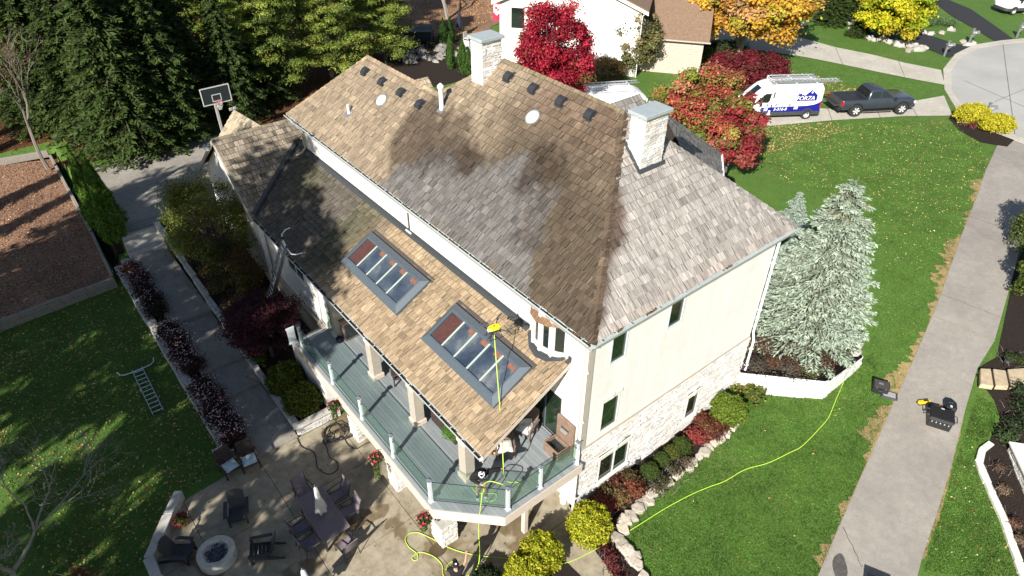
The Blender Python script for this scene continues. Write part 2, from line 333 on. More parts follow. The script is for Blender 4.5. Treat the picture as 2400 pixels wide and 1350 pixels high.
    simple('cushion_white', (.72, .71, .66), .9, .06, spec=.2); simple('cushion_blue', (.50, .60, .63), .9, .1, spec=.2); simple('charcoal_wood', (.03, .03, .034), .6, .2)
    simple('table_mauve', (.16, .13, .14), .5, .12); simple('sling_mauve', (.20, .16, .175), .8, .12); simple('canvas_grey', (.52, .50, .48), .9, .1, spec=.2); simple('canvas_white', (.66, .69, .74), .9, .08, spec=.2); simple('canvas_navy', (.015, .018, .04), .9, .1)
    simple('hose_green', (.48, .70, .07), .5, .06); simple('hose_black', (.02, .02, .02), .5); simple('rust_brown', (.215, .145, .105), .7, .25, 5); simple('terracotta', (.40, .14, .07), .8)
    simple('rim_red', (.45, .03, .05), .5); simple('net_white', (.6, .6, .56), .9); simple('board_clear', (.025, .035, .035), .15, spec=.8); simple('steel_grey', (.36, .35, .33), .5, .1)
    simple('drone_yellow', (.80, .78, .02), .4, .05); simple('tool_yellow', (.75, .50, .02), .45, .06); simple('tool_orange', (.62, .22, .02), .5, .06); simple('blue_light', (.02, .06, .6), .3); simple('water_dark', (.02, .03, .035), .08, .2, spec=.8)
    simple('fire_glass', (.03, .045, .06), .25, .5, 30, spec=.8); simple('skin', (.50, .26, .18), .55, .06); simple('shorts_grey', (.13, .14, .14), .9); simple('sock_white', (.75, .75, .73), .9); simple('emblem_white', (.8, .8, .8), .7, .03); simple('patch_blue', (.25, .32, .55), .7)
    simple('van_white', (.78, .79, .80), .25, .02, spec=.6); simple('van_navy', (.012, .012, .20), .3, .05, spec=.6); simple('tyre', (.022, .022, .022), .9); simple('truck_grey', (.06, .07, .088), .22, .05, metal=.45, spec=.8); simple('bumper_dark', (.045, .048, .052), .6); simple('chrome', (.6, .6, .6), .2, .05, metal=1); simple('rim_silver', (.55, .55, .55), .35, .06)
    simple('tail_red', (.45, .01, .02), .3); simple('lamp_clear', (.55, .58, .6), .15, spec=.8); simple('decal_cyan', (.40, .66, .74), .4, .25, 6); simple('decal_pale', (.66, .77, .82), .4, .1, 7); simple('decal_orange', (.70, .33, .22), .4); simple('decal_gold', (.38, .25, .08), .4); simple('rack_white', (.70, .71, .72), .4)
    simple('brick_tan', (.50, .42, .34), .85, .12, 4); simple('roof_brown', (.20, .13, .085), .9, .25, 6, local=False); simple('siding_white', (.80, .78, .74), .7, .03); simple('mailbox_grey', (.16, .165, .165), .7, .1); simple('flag_red', (.55, .02, .07), .8); simple('hot_tub_black', (.018, .019, .022), .6); simple('spa_side', (.03, .042, .048), .5); simple('boulder', (.30, .28, .25), .9, .3, 3, bs=.6)
    simple('sandstone', (.48, .38, .25), .85, .2, 4, bs=.4)
    for nm in ('foliage',): leafmat(nm)
    leafmat('needles', .65, .2, .2); leafmat('dead_leaf', .8, .15, .15); leafmat('petal', .6, .3, .2)
mk_mats()
# ------------------------------------------------------------------ the ground and what is paved on it
def sheet(name, poly, mat, off=.02, zf=None, cell=1.0, skirt=0, parent=None, kind='structure', thick_uv=None):
    """a surface with the outline poly that follows the ground"""
    zf = zf or h; bm = bmesh.new(); poly = [tuple(p[:2]) for p in poly]
    f = bm.faces.new([bm.verts.new((x, y, 0)) for x, y in poly]); bm.faces.ensure_lookup_table()
    xs = [p[0] for p in poly]; ys = [p[1] for p in poly]
    for a, lo, hi in ((0, min(xs), max(xs)), (1, min(ys), max(ys))):
        k = math.floor(lo/cell)+1
        while k*cell < hi:
            co = [0, 0, 0]; no = [0, 0, 0]; co[a] = k*cell; no[a] = 1
            bmesh.ops.bisect_plane(bm, geom=bm.verts[:]+bm.edges[:]+bm.faces[:], plane_co=co, plane_no=no); k += 1
    bmesh.ops.triangulate(bm, faces=[q for q in bm.faces if len(q.verts) > 4])
    for v in bm.verts: v.co.z = zf(v.co.x, v.co.y)+off
    if bm.faces and sum((q.normal.z if (q.normal_update() or True) else 0) for q in bm.faces) < 0: bmesh.ops.reverse_faces(bm, faces=bm.faces[:])
    if skirt:
        ed = [e for e in bm.edges if e.is_boundary]; r = bmesh.ops.extrude_edge_only(bm, edges=ed)
        for v in [g for g in r['geom'] if isinstance(g, bmesh.types.BMVert)]: v.co.z -= skirt
        bmesh.ops.recalc_face_normals(bm, faces=bm.faces[:])
    me = bpy.data.meshes.new(name); bm.to_mesh(me); bm.free(); o = link(name, me, mat, parent)
    if kind: o['kind'] = kind
    return o
def PG(*uv): return [G(u, v) for u, v in uv]

def ground():
    xs = sorted(set([-200, -120, -80, -60, -45, -35, -28]+list(np.arange(-24, -12, 1.0))+list(np.arange(-12, -8, .2))+list(np.arange(-8, 76, 1.0))+[80, 90, 105, 130, 170, 230]))
    ys = sorted(set([-200, -120, -70, -45, -30]+list(np.arange(-24, 26, 1.0))+list(np.arange(26, 30, .5))+list(np.arange(30, 40, 1.0))+list(np.arange(40, 44, .5))+list(np.arange(44, 66, 1.0))+[70, 78, 90, 110, 140, 190, 250]))
    V = [(x, y, h(x, y)) for y in ys for x in xs]; n = len(xs)
    F = [(j*n+i, j*n+i+1, (j+1)*n+i+1, (j+1)*n+i) for j in range(len(ys)-1) for i in range(n-1)]
    m = MB(); m.v = V; m.f = F; m.c = [None]*len(F); o = m.build('ground', 'lawn_grass', smooth=True); o['kind'] = 'structure'
ground()
# woods behind the drive, leaf strewn play area, back-garden leaves
sheet('woods_floor', [(-60, 41.9), (-9.3, 41.9), (-8.7, 37.2), (-4.5, 38.4), (.5, 38.6), (6, 33), (14, 34), (19, 40.5), (20, 62), (0, 80), (-60, 80)], 'woods_floor', .03)
sheet('leafy_yard', [(19.2, 41), (24, 43), (27, 41.5), (30.5, 45), (46, 48), (48, 75), (20.2, 75), (20.2, 62)], 'leaf_litter', .04)
def leafz(x, y): return .55+.4*sst(25, 41, y)
LEAFY = [(-60, 40), (-15.0, 24.75), (-9.62, 24.9), (-9.45, 30), (-9.35, 41), (-12.5, 42.3), (-60, 62)]
LEAFY = [(-48, 12), (-14.85, 24.6), (-9.62, 24.95), (-9.45, 30), (-9.3, 40.9), (-12.3, 42.0), (-50, 45)]
sheet('leaf_bed', LEAFY, 'leaf_litter', 0, leafz, 2.0, .6)
# drive beside the garage, road, drives
DRIVE = [(-8.5, 27.36), (-6.3, 27.36), (-6.2, 27.0), (-3.4, 27.0), (-3.4, 22.6), (8, 22.6), (10, 33), (5, 33.5), (.6, 36.9), (-3.8, 36.6), (-8.5, 36.9)]
for k, (y0, y1) in enumerate(((22.6, 28.1), (28.13, 32.2), (32.23, 37.0))):
    def clipy(P, lo, hi):
        for s, q in ((1, lo), (-1, -hi)):
            out = []
            for i in range(len(P)):
                a, b = P[i-1], P[i]; da, db = s*a[1]-q, s*b[1]-q
                if (da >= 0) != (db >= 0): t = da/(da-db); out.append((a[0]+t*(b[0]-a[0]), a[1]+t*(b[1]-a[1])))
                if db >= 0: out.append(b)
            P = out
        return P
    sheet('side_drive', clipy(DRIVE, y0, y1), 'drive_concrete', .045)
FRONT_DRIVE = PG((1500, 262), (1700, 238), (1940, 256), (2000, 252), (2130, 240), (2212, 225), (2232, 272), (2120, 273), (1950, 283), (1740, 302), (1560, 300))
sheet('front_drive', FRONT_DRIVE, 'concrete', .04)
sheet('upper_drive', PG((1640, 95), (1700, 60), (1880, 90), (1960, 112), (2050, 130), (2120, 148), (2205, 165), (2214, 200), (2150, 188), (2060, 170), (1975, 152), (1890, 135), (1790, 120), (1700, 112)), 'concrete', .04)
ROAD = PG((2226, 168), (2248, 135), (2290, 113), (2350, 103), (2460, 92), (2700, 120), (2700, 420), (2450, 345), (2378, 315), (2312, 288), (2258, 256), (2229, 215))
sheet('street', ROAD, 'street_concrete', .03)
CURB = PG((2210, 163), (2238, 128), (2282, 106), (2346, 96), (2460, 85)), PG((2229, 168), (2250, 136), (2292, 114), (2350, 104), (2460, 93))
def strip(name, A, B, mat, hgt, off=.0):
    m = MB(); n = len(A)
    for i in range(n-1):
        a, b, c, d = A[i], A[i+1], B[i+1], B[i]
        m.extrude([(*q[:2], q[2]-.1) for q in (a, b, c, d)], (0, 0, hgt+.1))
    o = m.build(name, mat); o['kind'] = 'structure'; return o
strip('curb', *CURB, 'concrete', .06)
strip('curb', PG((2210, 163), (2213, 210), (2244, 262), (2300, 300), (2372, 327), (2450, 358)), PG((2229, 168), (2230, 212), (2258, 256), (2311, 289), (2377, 316), (2450, 346)), 'concrete', .06)
sheet('black_drive', PG((2090, 62), (2140, 70), (2230, 101), (2282, 113), (2262, 126), (2222, 136), (2190, 122), (2130, 100), (2040, 85), (2020, 60)), 'asphalt_new', .05)
sheet('black_drive', PG((2222, 0), (2275, 22), (2330, 60), (2384, 99), (2340, 103), (2280, 66), (2230, 38), (2180, 0)), 'asphalt_new', .045)
sheet('neighbour_drive', PG((2310, -40), (2350, 0), (2440, 62), (2500, 60), (2480, 0), (2400, -40)), 'concrete', .045)
SIDE = PG((1905, 1380), (1925, 1330), (1990, 1180), (2050, 1045), (2090, 955), (2140, 845), (2190, 730), (2250, 560), (2290, 460), (2310, 400), (2335, 345), (2352, 318), (2450, 352), (2440, 420), (2400, 545), (2375, 640), (2330, 800), (2290, 865), (2262, 960), (2230, 1090), (2200, 1190), (2160, 1310), (2140, 1390))
sheet('neighbour_side_drive', SIDE, 'asphalt_old', .03)
# worn, dry grass along the drive's edge
def ragged(pts, w, seed):
    A = []; B = []; pts = [np.array(p[:2]) for p in pts]
    for i in range(len(pts)-1):
        L = np.linalg.norm(pts[i+1]-pts[i]); n = max(4, int(L/.12))
        for k in range(n):
            p = pts[i]+(pts[i+1]-pts[i])*k/n; d = pts[i+1]-pts[i]; nrm = np.array([-d[1], d[0]])/np.linalg.norm(d)
            ww = w*max(.03, .42+1.1*nz(p[0], p[1], seed, .55)+.45*nz(p[0], p[1], seed, 2.2)+.4*nz(p[0], p[1], seed, 6)); A.append(p-nrm*.05*(1 if w > 0 else -1)); B.append(p+nrm*ww)
    return A+B[::-1]
edge = PG((1925, 1330), (1990, 1180), (2050, 1045), (2090, 955), (2140, 845), (2190, 730), (2250, 560), (2290, 460), (2310, 400))
VERGES = [ragged(edge, .75, 3), ragged(PG((2160, 1310), (2200, 1190), (2230, 1090), (2262, 960)), -.11, 8)]
for P_ in VERGES: sheet('dry_verge', P_, 'dry_grass', .016, cell=.5)
for k_, (a_, b_) in enumerate((((2186, 741), (2332, 801)), ((2246, 498), (2398, 552)), ((2082, 968), (2182, 1005)), ((1975, 1235), (2020, 1330)), ((2205, 690), (2345, 745)))):
    A_, B_ = G(*a_), G(*b_); d_ = (B_-A_)[:2]; n_ = np.array([-d_[1], d_[0]])/np.linalg.norm(d_); L_ = [A_[:2]+d_*t+n_*(.06*nz(t*5, k_, 1)+.02*nz(t*30, k_, 2)) for t in np.linspace(0, 1, 40)]
    sheet('road_joint', [p-n_*.014*(1+.8*nz(p[0]*6, p[1]*6, 3)) for p in L_]+[p+n_*.014 for p in L_[::-1]], 'dry_grass' if k_ in (0, 2) else 'dark_timber', .034, cell=1.0)
sheet('mulch_bed_or_shade', [(-9.33, 25.3), (-8.47, 25.3), (-8.5, 36.9), (-9.25, 36.9)], 'mulch', .03, cell=.2)
sheet('mulch_bed_or_shade', PG((905, 140), (960, 80), (1095, 95), (1100, 185), (1020, 205), (940, 190)), 'mulch', .05)  # added dark ground, imitates the shade on the lawn round the pond
for a_, b_ in (((2130, 241), (2150, 275)), ((1940, 256), (1950, 284)), ((2050, 247), (2063, 277)), ((1975, 152), (1958, 113)), ((2120, 181), (2105, 143)), ((2330, 240), (2470, 180)), ((2260, 190), (2420, 260)), ((2350, 103), (2378, 315))):
    A_, B_ = G(*a_), G(*b_); d_ = (B_-A_)[:2]; n_ = np.array([-d_[1], d_[0]])/np.linalg.norm(d_)*.02; sheet('road_joint', [A_[:2]-n_, B_[:2]-n_, B_[:2]+n_, A_[:2]+n_], 'dark_timber', .046, cell=1.0)
# mulch beds
EDGE_L = [(1735, 978), (1705, 1018), (1640, 1068), (1600, 1105), (1545, 1142), (1500, 1185), (1470, 1212), (1443, 1255), (1462, 1290), (1490, 1325), (1515, 1360)]
BED = [(9.7, 0.2), (9.6, -.25)]+[tuple(p[:2]) for p in PG(*EDGE_L)]+[tuple(p[:2]) for p in PG((1448, 1362), (1400, 1300), (1345, 1215))]+[(-.15, 0), (-.1, .2)]
sheet('mulch_bed_or_shade', BED, 'mulch', .035, cell=.5)
sheet('mulch_bed_or_shade', PG((2285, 878), (2345, 868), (2420, 845), (2460, 900), (2460, 1400), (2405, 1380), (2362, 1262), (2330, 1160), (2300, 1075), (2330, 1010), (2345, 985), (2330, 940), (2312, 915)), 'mulch', .03, cell=.5)
sheet('mulch_bed_or_shade', PG((2290, 865), (2335, 838), (2350, 770), (2376, 640), (2420, 520), (2460, 520), (2460, 850), (2340, 872)), 'mulch', .028, cell=.5)
sheet('mulch_bed_or_shade', PG((2222, 278), (2250, 268), (2300, 292), (2378, 328), (2360, 345), (2300, 335), (2250, 308)), 'mulch', .035, cell=.5)
RBED_Z = 1.22
RW = [(9.62, .12), (12.02, -2.52), (14.6, -2.62), (15.4, -1.6)]
sheet('raised_bed_soil', [(9.6, .6), (9.75, .2), (12.15, -2.3), (14.45, -2.45), (16.5, -.5), (18, 1.5), (17, 5), (9.6, 5)], 'mulch', 0, lambda x, y: max(RBED_Z, h(x, y)+.03), .8)
PLANT_Z = .42
sheet('planter_soil', [(-3.1, 9.75), (-6.35, 9.75), (-6.35, 27.1), (-3.1, 27.1)], 'mulch', PLANT_Z, lambda x, y: .06*nz(x, y, 0, .8)+1.0*sst(13.5, 25.5, y), .8)
sheet('mulch_bed_or_shade', [(-2.35, -.05), (-1.75, -.85), (-1.62, -3.2), (-3.6, -3.4), (-3.45, -1.5)], 'mulch', .05, lambda x, y: 0, .5)
# patio of cast panels with sawn joints
# slab panels: x edges, y edges
px_ = [-13.2, -11.2, -8.25, -4.95, -1.75, .9]; py_ = [-7, -3.6, -.2, 3.35, 6.65, 9.42]
def cut(P, a, s, q):
    out = []
    for i in range(len(P)):
        u, w = P[i-1], P[i]; du, dw = s*(u[a]-q), s*(w[a]-q)
        if (du >= 0) != (dw >= 0): t = du/(du-dw); out.append((u[0]+t*(w[0]-u[0]), u[1]+t*(w[1]-u[1])))
        if dw >= 0: out.append(w)
    return out
def gap(P, d):
    c = np.mean(np.array(P), 0); return [tuple(np.array(p)-np.sign(np.array(p)-c)*d) for p in P]
OUT = [(-8.9, 9.45), (-11.15, 9.25), (-12.75, 7.2), (-12.85, 6.2), (-12.4, 4), (-11.5, -7), (-.95, -7), (-.72, -2.8), (-.42, -.35), (.6, 0), (.6, 9.3), (-5.0, 9.45)]
base = sheet('patio', OUT, 'dark_timber', .01)
for i in range(5):
    for j in range(5):
        P = OUT
        for a, lo, hi in ((0, px_[i], px_[i+1]), (1, py_[j], py_[j+1])):
            P = cut(P, a, 1, lo) if P else P; P = cut(P, a, -1, hi) if P else P
        if len(P) > 2:
            m = MB(); m.prism(gap(P, .012), -.05, .035); m.build('slab', 'patio_concrete', base)
# round stains left by a planter and a spill
def disc_sheet(name, c, rx, ry, mat, off):
    P = [(c[0]+rx*math.cos(t)*(1+.08*nz(math.cos(t), math.sin(t), rx)), c[1]+ry*math.sin(t)*(1+.1*nz(math.cos(t), math.sin(t), ry))) for t in np.linspace(0, 2*math.pi, 28)[:-1]]
    return sheet(name, P, mat, off, lambda x, y: .035)
disc_sheet('damp_stain', at(1027, 1290, 0), .34, .27, 'stained_patio', .004)
# stepped walk up to the drive
LEV = [(9.4, 13.2, .14), (13.2, 15.1, .28), (15.1, 19.0, .44), (19.0, 26.0, .62)]
walk = thing('walkway', 'stepped concrete walk', 'walk'); del walk['category'], walk['label']; walk['kind'] = 'structure'
for y0, y1, z in LEV:
    n = 1 if y1-y0 < 2.5 else 2 if y1-y0 < 5 else 3
    for k in range(n):
        a, b = y0+(y1-y0)*k/n+.012, y0+(y1-y0)*(k+1)/n-.002
        MB().box(-8.42, -6.55, a, b, -.2, z).build('slab', 'drive_concrete', walk, bevel=.008)
for k in range(4):
    MB().box(-8.4+.02*k, -6.45, 26.0+.36*k, 26.36+.36*k+.02, -.2, .62+.2*(k+1)-.02).build('step', 'limestone', walk, bevel=.02)
# ------------------------------------------------------------------ the house
W, LY, HE, OV = 9.57, 20.1, 8.6, .37
XC, HR, YR0, YR1 = 4.78, 12.88, 3.9, 10.25
SM = (HR-HE)/(XC+OV)                    # pitch of the long slope
SH = (HR-HE)/(YR0+OV)                   # pitch of the hip end
PORCH = (6.86, .546)                    # the porch roof: z = a + b*x
house = thing('house', 'large cream stucco house with weathered cedar shingle roof and two stone chimneys', 'house')

def wall_grid(m, axis, c, a0, a1, z0, z1, holes, sgn, t=.18, col=None):
    """a wall of thickness t with openings; axis 'x': wall at x=c facing sgn, running along y"""
    As = sorted({a0, a1, *[q for hh in holes for q in hh[:2] if a0 < q < a1]}); Zs = sorted({z0, z1, *[q for hh in holes for q in hh[2:4] if z0 < q < z1]})
    for i in range(len(As)-1):
        run = None
        for j in range(len(Zs)-1):
            am, zm = (As[i]+As[i+1])/2, (Zs[j]+Zs[j+1])/2
            solid = not any(hh[0] < am < hh[1] and hh[2] < zm < hh[3] for hh in holes)
            if solid:
                lo, hi = sorted((c, c-sgn*t))
                if axis == 'x': m.box(lo, hi, As[i], As[i+1], Zs[j], Zs[j+1], col)
                else: m.box(As[i], As[i+1], lo, hi, Zs[j], Zs[j+1], col)
def window(axis, c, a0, a1, z0, z1, sgn, panes=1, glass='glass_green', lintel=False, sill=True, fw=.055, parent=None, depth=.12, mat='trim_cream'):
    """a window set into an opening: frame (part) > pane, sill, lintel"""
    def bx(m, A0, A1, d0, d1, Z0, Z1):
        lo, hi = sorted((c+sgn*d0, c+sgn*d1))
        if axis == 'x': m.box(lo, hi, A0, A1, Z0, Z1)
        else: m.box(A0, A1, lo, hi, Z0, Z1)
    m = MB(); d0, d1 = -depth, .012
    bx(m, a0, a0+fw, d0, d1, z0, z1); bx(m, a1-fw, a1, d0, d1, z0, z1); bx(m, a0+fw, a1-fw, d0, d1, z0, z0+fw); bx(m, a0+fw, a1-fw, d0, d1, z1-fw, z1)
    step = (a1-a0)/panes
    for k in range(1, panes): bx(m, a0+k*step-fw/2, a0+k*step+fw/2, d0, d1-.004, z0+fw, z1-fw)
    f = m.build('window', mat, parent or house)
    for k in range(panes):
        g = MB(); bx(g, a0+k*step+fw*.6, a0+(k+1)*step-fw*.6, -depth*.55, -depth*.55+.02, z0+fw*.6, z1-fw*.6); g.build('pane', glass, f)
        e = MB(); s = .022
        A0, A1, Z0, Z1 = a0+k*step+fw*(1 if k == 0 else .5), a0+(k+1)*step-fw*(1 if k == panes-1 else .5), z0+fw, z1-fw
        for q in ((A0, A0+s, Z0, Z1), (A1-s, A1, Z0, Z1), (A0+s, A1-s, Z0, Z0+s), (A0+s, A1-s, Z1-s, Z1)): bx(e, q[0], q[1], -depth*.4, -depth*.4+.03, q[2], q[3])
        e.build('sash', 'post_cap', f)
    if sill:
        e = MB(); bx(e, a0-.05, a1+.05, -.02, .075, z0-.09, z0-.005); e.build('sill', 'trim_cream', f, bevel=.01)
    if lintel:
        e = MB(); bx(e, a0-.08, a1+.08, -.01, .035, z1+.005, z1+.17); mid = (a0+a1)/2; bx(e, mid-.075, mid+.075, .0, .06, z1+.003, z1+.235); e.build('lintel', 'trim_taupe' if axis == 'x' else 'trim_cream', f, bevel=.008)
    return f

# right-hand facade (faces the neighbour's drive): stucco over ledge stone
FW = [(.95, 1.70, 6.66, 7.92, 1, True), (3.68, 4.45, 6.70, 8.02, 1, False), (.86, 1.72, 3.50, 5.00, 1, True), (1.03, 2.62, .66, 1.98, 2, True), (5.92, 6.66, .70, 1.98, 1, True)]
m = MB(); wall_grid(m, 'y', 0, 0, W, 3.24, 8.52, FW, -1); wall_grid(m, 'x', W, .18, 13.6, -.2, 8.5, [], 1); wall_grid(m, 'x', 5.9, 13.6, LY, -.2, 8.5, [], 1); m.box(5.9, W, 13.5, 13.6, -.2, 8.5)
wall_grid(m, 'x', 0, .18, LY, 5.0, 8.52, [(10.2, 10.5, 6.95, 7.85), (.98, 2.70, 6.0, 8.1)], -1); m.box(.18, 5.9, LY-.18, LY, -.2, 8.5)
wall_grid(m, 'x', 0, .18, 12.3, 2.6, 5.0, [(1.05, 2.75, 2.75, 4.9), (4.0, 7.4, 2.75, 4.9)], -1); m.box(0, .18, 0, .0005, 3.3, 3.301)
m.build('wall', 'stucco', house)
m = MB(); m.box(.02, .18, .18, 12.3, -.1, 2.6); m.build('lower_wall', 'stucco', house)
m = MB(); m.box(0, W, -.035, 0.02, 3.2, 3.29); m.box(-.035, -.001, -.035, .75, 3.2, 3.29); m.build('belt_course', 'trim_taupe', house, bevel=.008)
for a0, a1, z0, z1, n, lt in FW: window('y', 0 if z0 > 3 else -.05, a0, a1, z0, z1, -1, n, 'glass_green', lt and z0 < 6, z0 < 3, mat='white_vinyl' if z0 > 6 else 'trim_cream')

STONE_COLS = [(.72, .69, .64), (.77, .75, .72), (.66, .63, .59), (.79, .77, .75), (.70, .63, .55), (.60, .58, .57), (.75, .69, .62)]
def veneer(frame, a0, a1, z0, z1, holes=(), lens=(.16, .5), hts=(.05, .11), proud=(.012, .075), gapw=.022, seed=1, each=None):
    """split-faced ledge stones; frame(a, d, z) -> point; each: a function called with one MB per stone, else all in one"""
    rr = random.Random(seed); M_ = MB(); z = z0
    while z < z1-.02:
        hh = min(rr.uniform(*hts), z1-z); 
        if z1-z-hh < .03: hh = z1-z
        a = a0-rr.uniform(0, .2)
        while a < a1:
            ln = rr.uniform(*lens); b0, b1 = max(a, a0), min(a+ln, a1); a += ln
            if b1-b0 < .03: continue
            segs = [(b0, b1)]
            for q in holes:
                if z+hh*.5 > q[2]-.01 and z+hh*.5 < q[3]+.01:
                    ns = []
                    for s0, s1 in segs:
                        if q[0] > s0: ns.append((s0, min(s1, q[0])))
                        if q[1] < s1: ns.append((max(s0, q[1]), s1))
                    segs = [s for s in ns if s[1]-s[0] > .03]
            for s0, s1 in segs:
                d = rr.uniform(*proud); c = rr.choice(STONE_COLS); k = rr.uniform(.85, 1.12); c = tuple(min(.8, q*k) for q in c); g = gapw/2
                mm = M_ if each is None else MB(); j = lambda: rr.uniform(-.008, .008)
                f = [frame(s0+g, d+j(), z+g), frame(s1-g, d+j(), z+g), frame(s1-g, d+j()*1.5, z+hh-g), frame(s0+g, d+j()*1.5, z+hh-g)]
                bk = [frame(s0+g*.3, -.01, z+g*.3), frame(s1-g*.3, -.01, z+g*.3), frame(s1-g*.3, -.01, z+hh-g*.3), frame(s0+g*.3, -.01, z+hh-g*.3)]
                mm.add(f+bk, [(0, 1, 2, 3), (0, 4, 5, 1), (1, 5, 6, 2), (2, 6, 7, 3), (3, 7, 4, 0)], c)
                if each is not None: each(mm)
        z += hh
    return M_
m = MB(); wall_grid(m, 'y', 0, -.01, W, -.2, 3.2, FW, -1, .2); m.build('lower_facade', 'mortar', house)
m = veneer(lambda a, d, z: (a, -d, z), -.04, W+.02, -.1, 3.2, [(a0-.05, a1+.05, z0-.09, z1+.18) for a0, a1, z0, z1, n, lt in FW if z0 < 3], seed=3)
v = m.build('ledge_stone', 'ledge_stone', house); v['kind'] = 'stuff'
m = veneer(lambda a, d, z: (-d, a, z), -.04, .78, -.1, 3.2, seed=4)
v = m.build('ledge_stone', 'ledge_stone', house); v['kind'] = 'stuff'
MB().box(.0, .02, 0, .78, -.1, 3.2).build('corner_backing', 'mortar', house)
# corner board of render and the two downspouts that run down it
MB().box(-.03, .2, -.03, .2, 3.3, 8.45).build('corner_trim', 'trim_taupe', house, bevel=.01)
def downspout(pts, r=.055, mat='trim_cream'):
    m = MB(); m.tube(pts, r, 8); o = m.build('downspout', mat, house, smooth='auto')
    for k in range(1, len(pts)):
        a, b = np.array(pts[k-1]), np.array(pts[k])
        if abs(a[2]-b[2]) > 1.5:
            for t in (.25, .75):
                c = a+(b-a)*t; MB().box(c[0]-.075, c[0]+.075, c[1]-.075, c[1]+.075, c[2]-.02, c[2]+.02).build('strap', mat, o)
downspout([(-.12, .08, 8.4), (-.1, .0, 8.1), (-.08, -.0, 3.6), (-.18, -.10, 3.1), (-.18, -.10, .1)])
downspout([(W+.08, -.06, 8.4), (W+.05, -.08, 8.1), (W+.05, -.08, 3.5), (W+.12, -.16, 3.05), (W+.12, -.16, 1.2)], mat='white_vinyl')
downspout([(-.25, 19.6, 8.45), (-.08, 19.7, 8.1), (-.08, 19.7, 7.05), (-.25, 19.75, 6.85), (-.5, 19.9, 6.70)], mat='trim_taupe')
# windows of the long wall
window('x', 0, 10.2, 10.5, 6.95, 7.85, -1, 1, 'glass_pane', False)
window('x', 0, 1.05, 2.75, 2.78, 4.9, -1, 2, 'glass_green', False, False, .05, mat='vent_black')
window('x', 0, 4.0, 7.4, 2.78, 4.9, -1, 3, 'glass_pane', False, False, .06, mat='vent_black')

# bowed bay of casement windows under the eave
bx, by0, by1, bz0, bz1 = .0, .98, 2.70, 6.86, 8.25
def bow(t, r=0): return np.array([-(.40+r)*math.sin(math.pi*t)**.8, by0+(by1-by0)*t, 0])
bay = MB(); N = 4; E = [bow(k/N) for k in range(N+1)]
for k in range(N):
    a, b = E[k], E[k+1]
    bay.extrude([a+(0, 0, bz0-.10), b+(0, 0, bz0-.10), b+(0, 0, bz0+.1), a+(0, 0, bz0+.1)], (.1, 0, 0)); bay.extrude([a+(0, 0, bz1-.1), b+(0, 0, bz1-.1), b+(0, 0, bz1+.3), a+(0, 0, bz1+.3)], (.1, 0, 0))
for e in E: bay.box(e[0]-.045, e[0]+.06, e[1]-.05, e[1]+.05, bz0-.09, bz1+.1)
bay = bay.build('bay_window', 'pvc_white', house)
for k in range(N):
    a, b = E[k], E[k+1]; d = (b-a); u_ = d/np.linalg.norm(d); a2, b2 = a+u_*.045, b-u_*.045; g = MB(); i_ = np.array([.03, 0, 0])
    g.extrude([a2+i_+(0, 0, bz0+.1), b2+i_+(0, 0, bz0+.1), b2+i_+(0, 0, bz1-.1), a2+i_+(0, 0, bz1-.1)], (.02, 0, 0)); g.build('pane', 'glass_pane', bay)
    c = MB(); w = .035
    c.bar(a2+(.02, 0, bz0+.12), b2+(.02, 0, bz0+.12), .05, .05); c.bar(a2+(.02, 0, bz1-.12), b2+(.02, 0, bz1-.12), .05, .05); c.bar(a2+u_*.03+(.02, 0, bz0+.1), a2+u_*.03+(.02, 0, bz1-.1), .05, .05); c.bar(b2-u_*.03+(.02, 0, bz0+.1), b2-u_*.03+(.02, 0, bz1-.1), .05, .05); c.build('casement', 'pvc_white', bay)
rf = MB(); top = [E[k]*np.array([1.35, 1, 1])+(-.07, 0, bz1-.16) for k in range(N+1)]
for k in range(N): rf.add([top[k], top[k+1], (.02, top[k+1][1], bz1+.33), (.02, top[k][1], bz1+.33)], [(0, 1, 2, 3)], (.22, .13, .075))
rf.build('bay_roof', 'shingle_across', bay)
fl = MB(); fe = [E[k]*np.array([1.0, 1, 1]) for k in range(N+1)]
for k in range(N):
    a, b = fe[k]+(-.06, 0, 0), fe[k+1]+(-.06, 0, 0); za, zb = PORCH[0]+PORCH[1]*a[0]+.05, PORCH[0]+PORCH[1]*b[0]+.05
    fl.extrude([(a[0], a[1], za), (b[0], b[1], zb), (b[0]-.12, b[1], zb-.065), (a[0]-.12, a[1], za-.065)], (0, 0, .03)); fl.extrude([(a[0], a[1], za-.05), (b[0], b[1], zb-.05), (b[0], b[1], bz0-.06), (a[0], a[1], bz0-.06)], (.05, 0, 0))
fl.build('bay_flashing', 'flashing', bay)

# ------------------------------------------------------------------ roofs of split cedar
def n2(x, y, s=1, o=0): return mnoise.noise(Vector((x*s+o, y*s-o, o*.37)))
def on_main(u, v):
    rr = ray(u, v); n = np.array([-SM, 0, 1.]); d = HE+OV*SM; t = (d-n @ CAMP)/(n @ rr); p = CAMP+t*rr; return p[1], p[0]
GREY = [on_main(*p) for p in ((908, 440), (930, 400), (975, 372), (1020, 352), (1062, 338), (1078, 372), (1105, 398), (1150, 385), (1195, 372), (1245, 382), (1282, 420), (1292, 470), (1275, 520), (1262, 580), (1240, 640), (1228, 690), (1215, 700), (1100, 612), (1000, 535), (930, 482), (890, 452))]
WET = [(on_main(u, v), r, s) for u, v, r, s in ((985, 320, 1.3, .75), (1045, 330, 1.0, .7), (1095, 378, .55, .9), (1270, 400, .75, .8), (1300, 470, .9, .45), (1245, 560, .5, .6), (1330, 560, 1.2, .35), (1385, 740, .9, .45), (1300, 640, .8, .35), (1400, 600, 1.0, .3), (1330, 330, 1.5, .22), (1180, 320, 1.4, .3))]
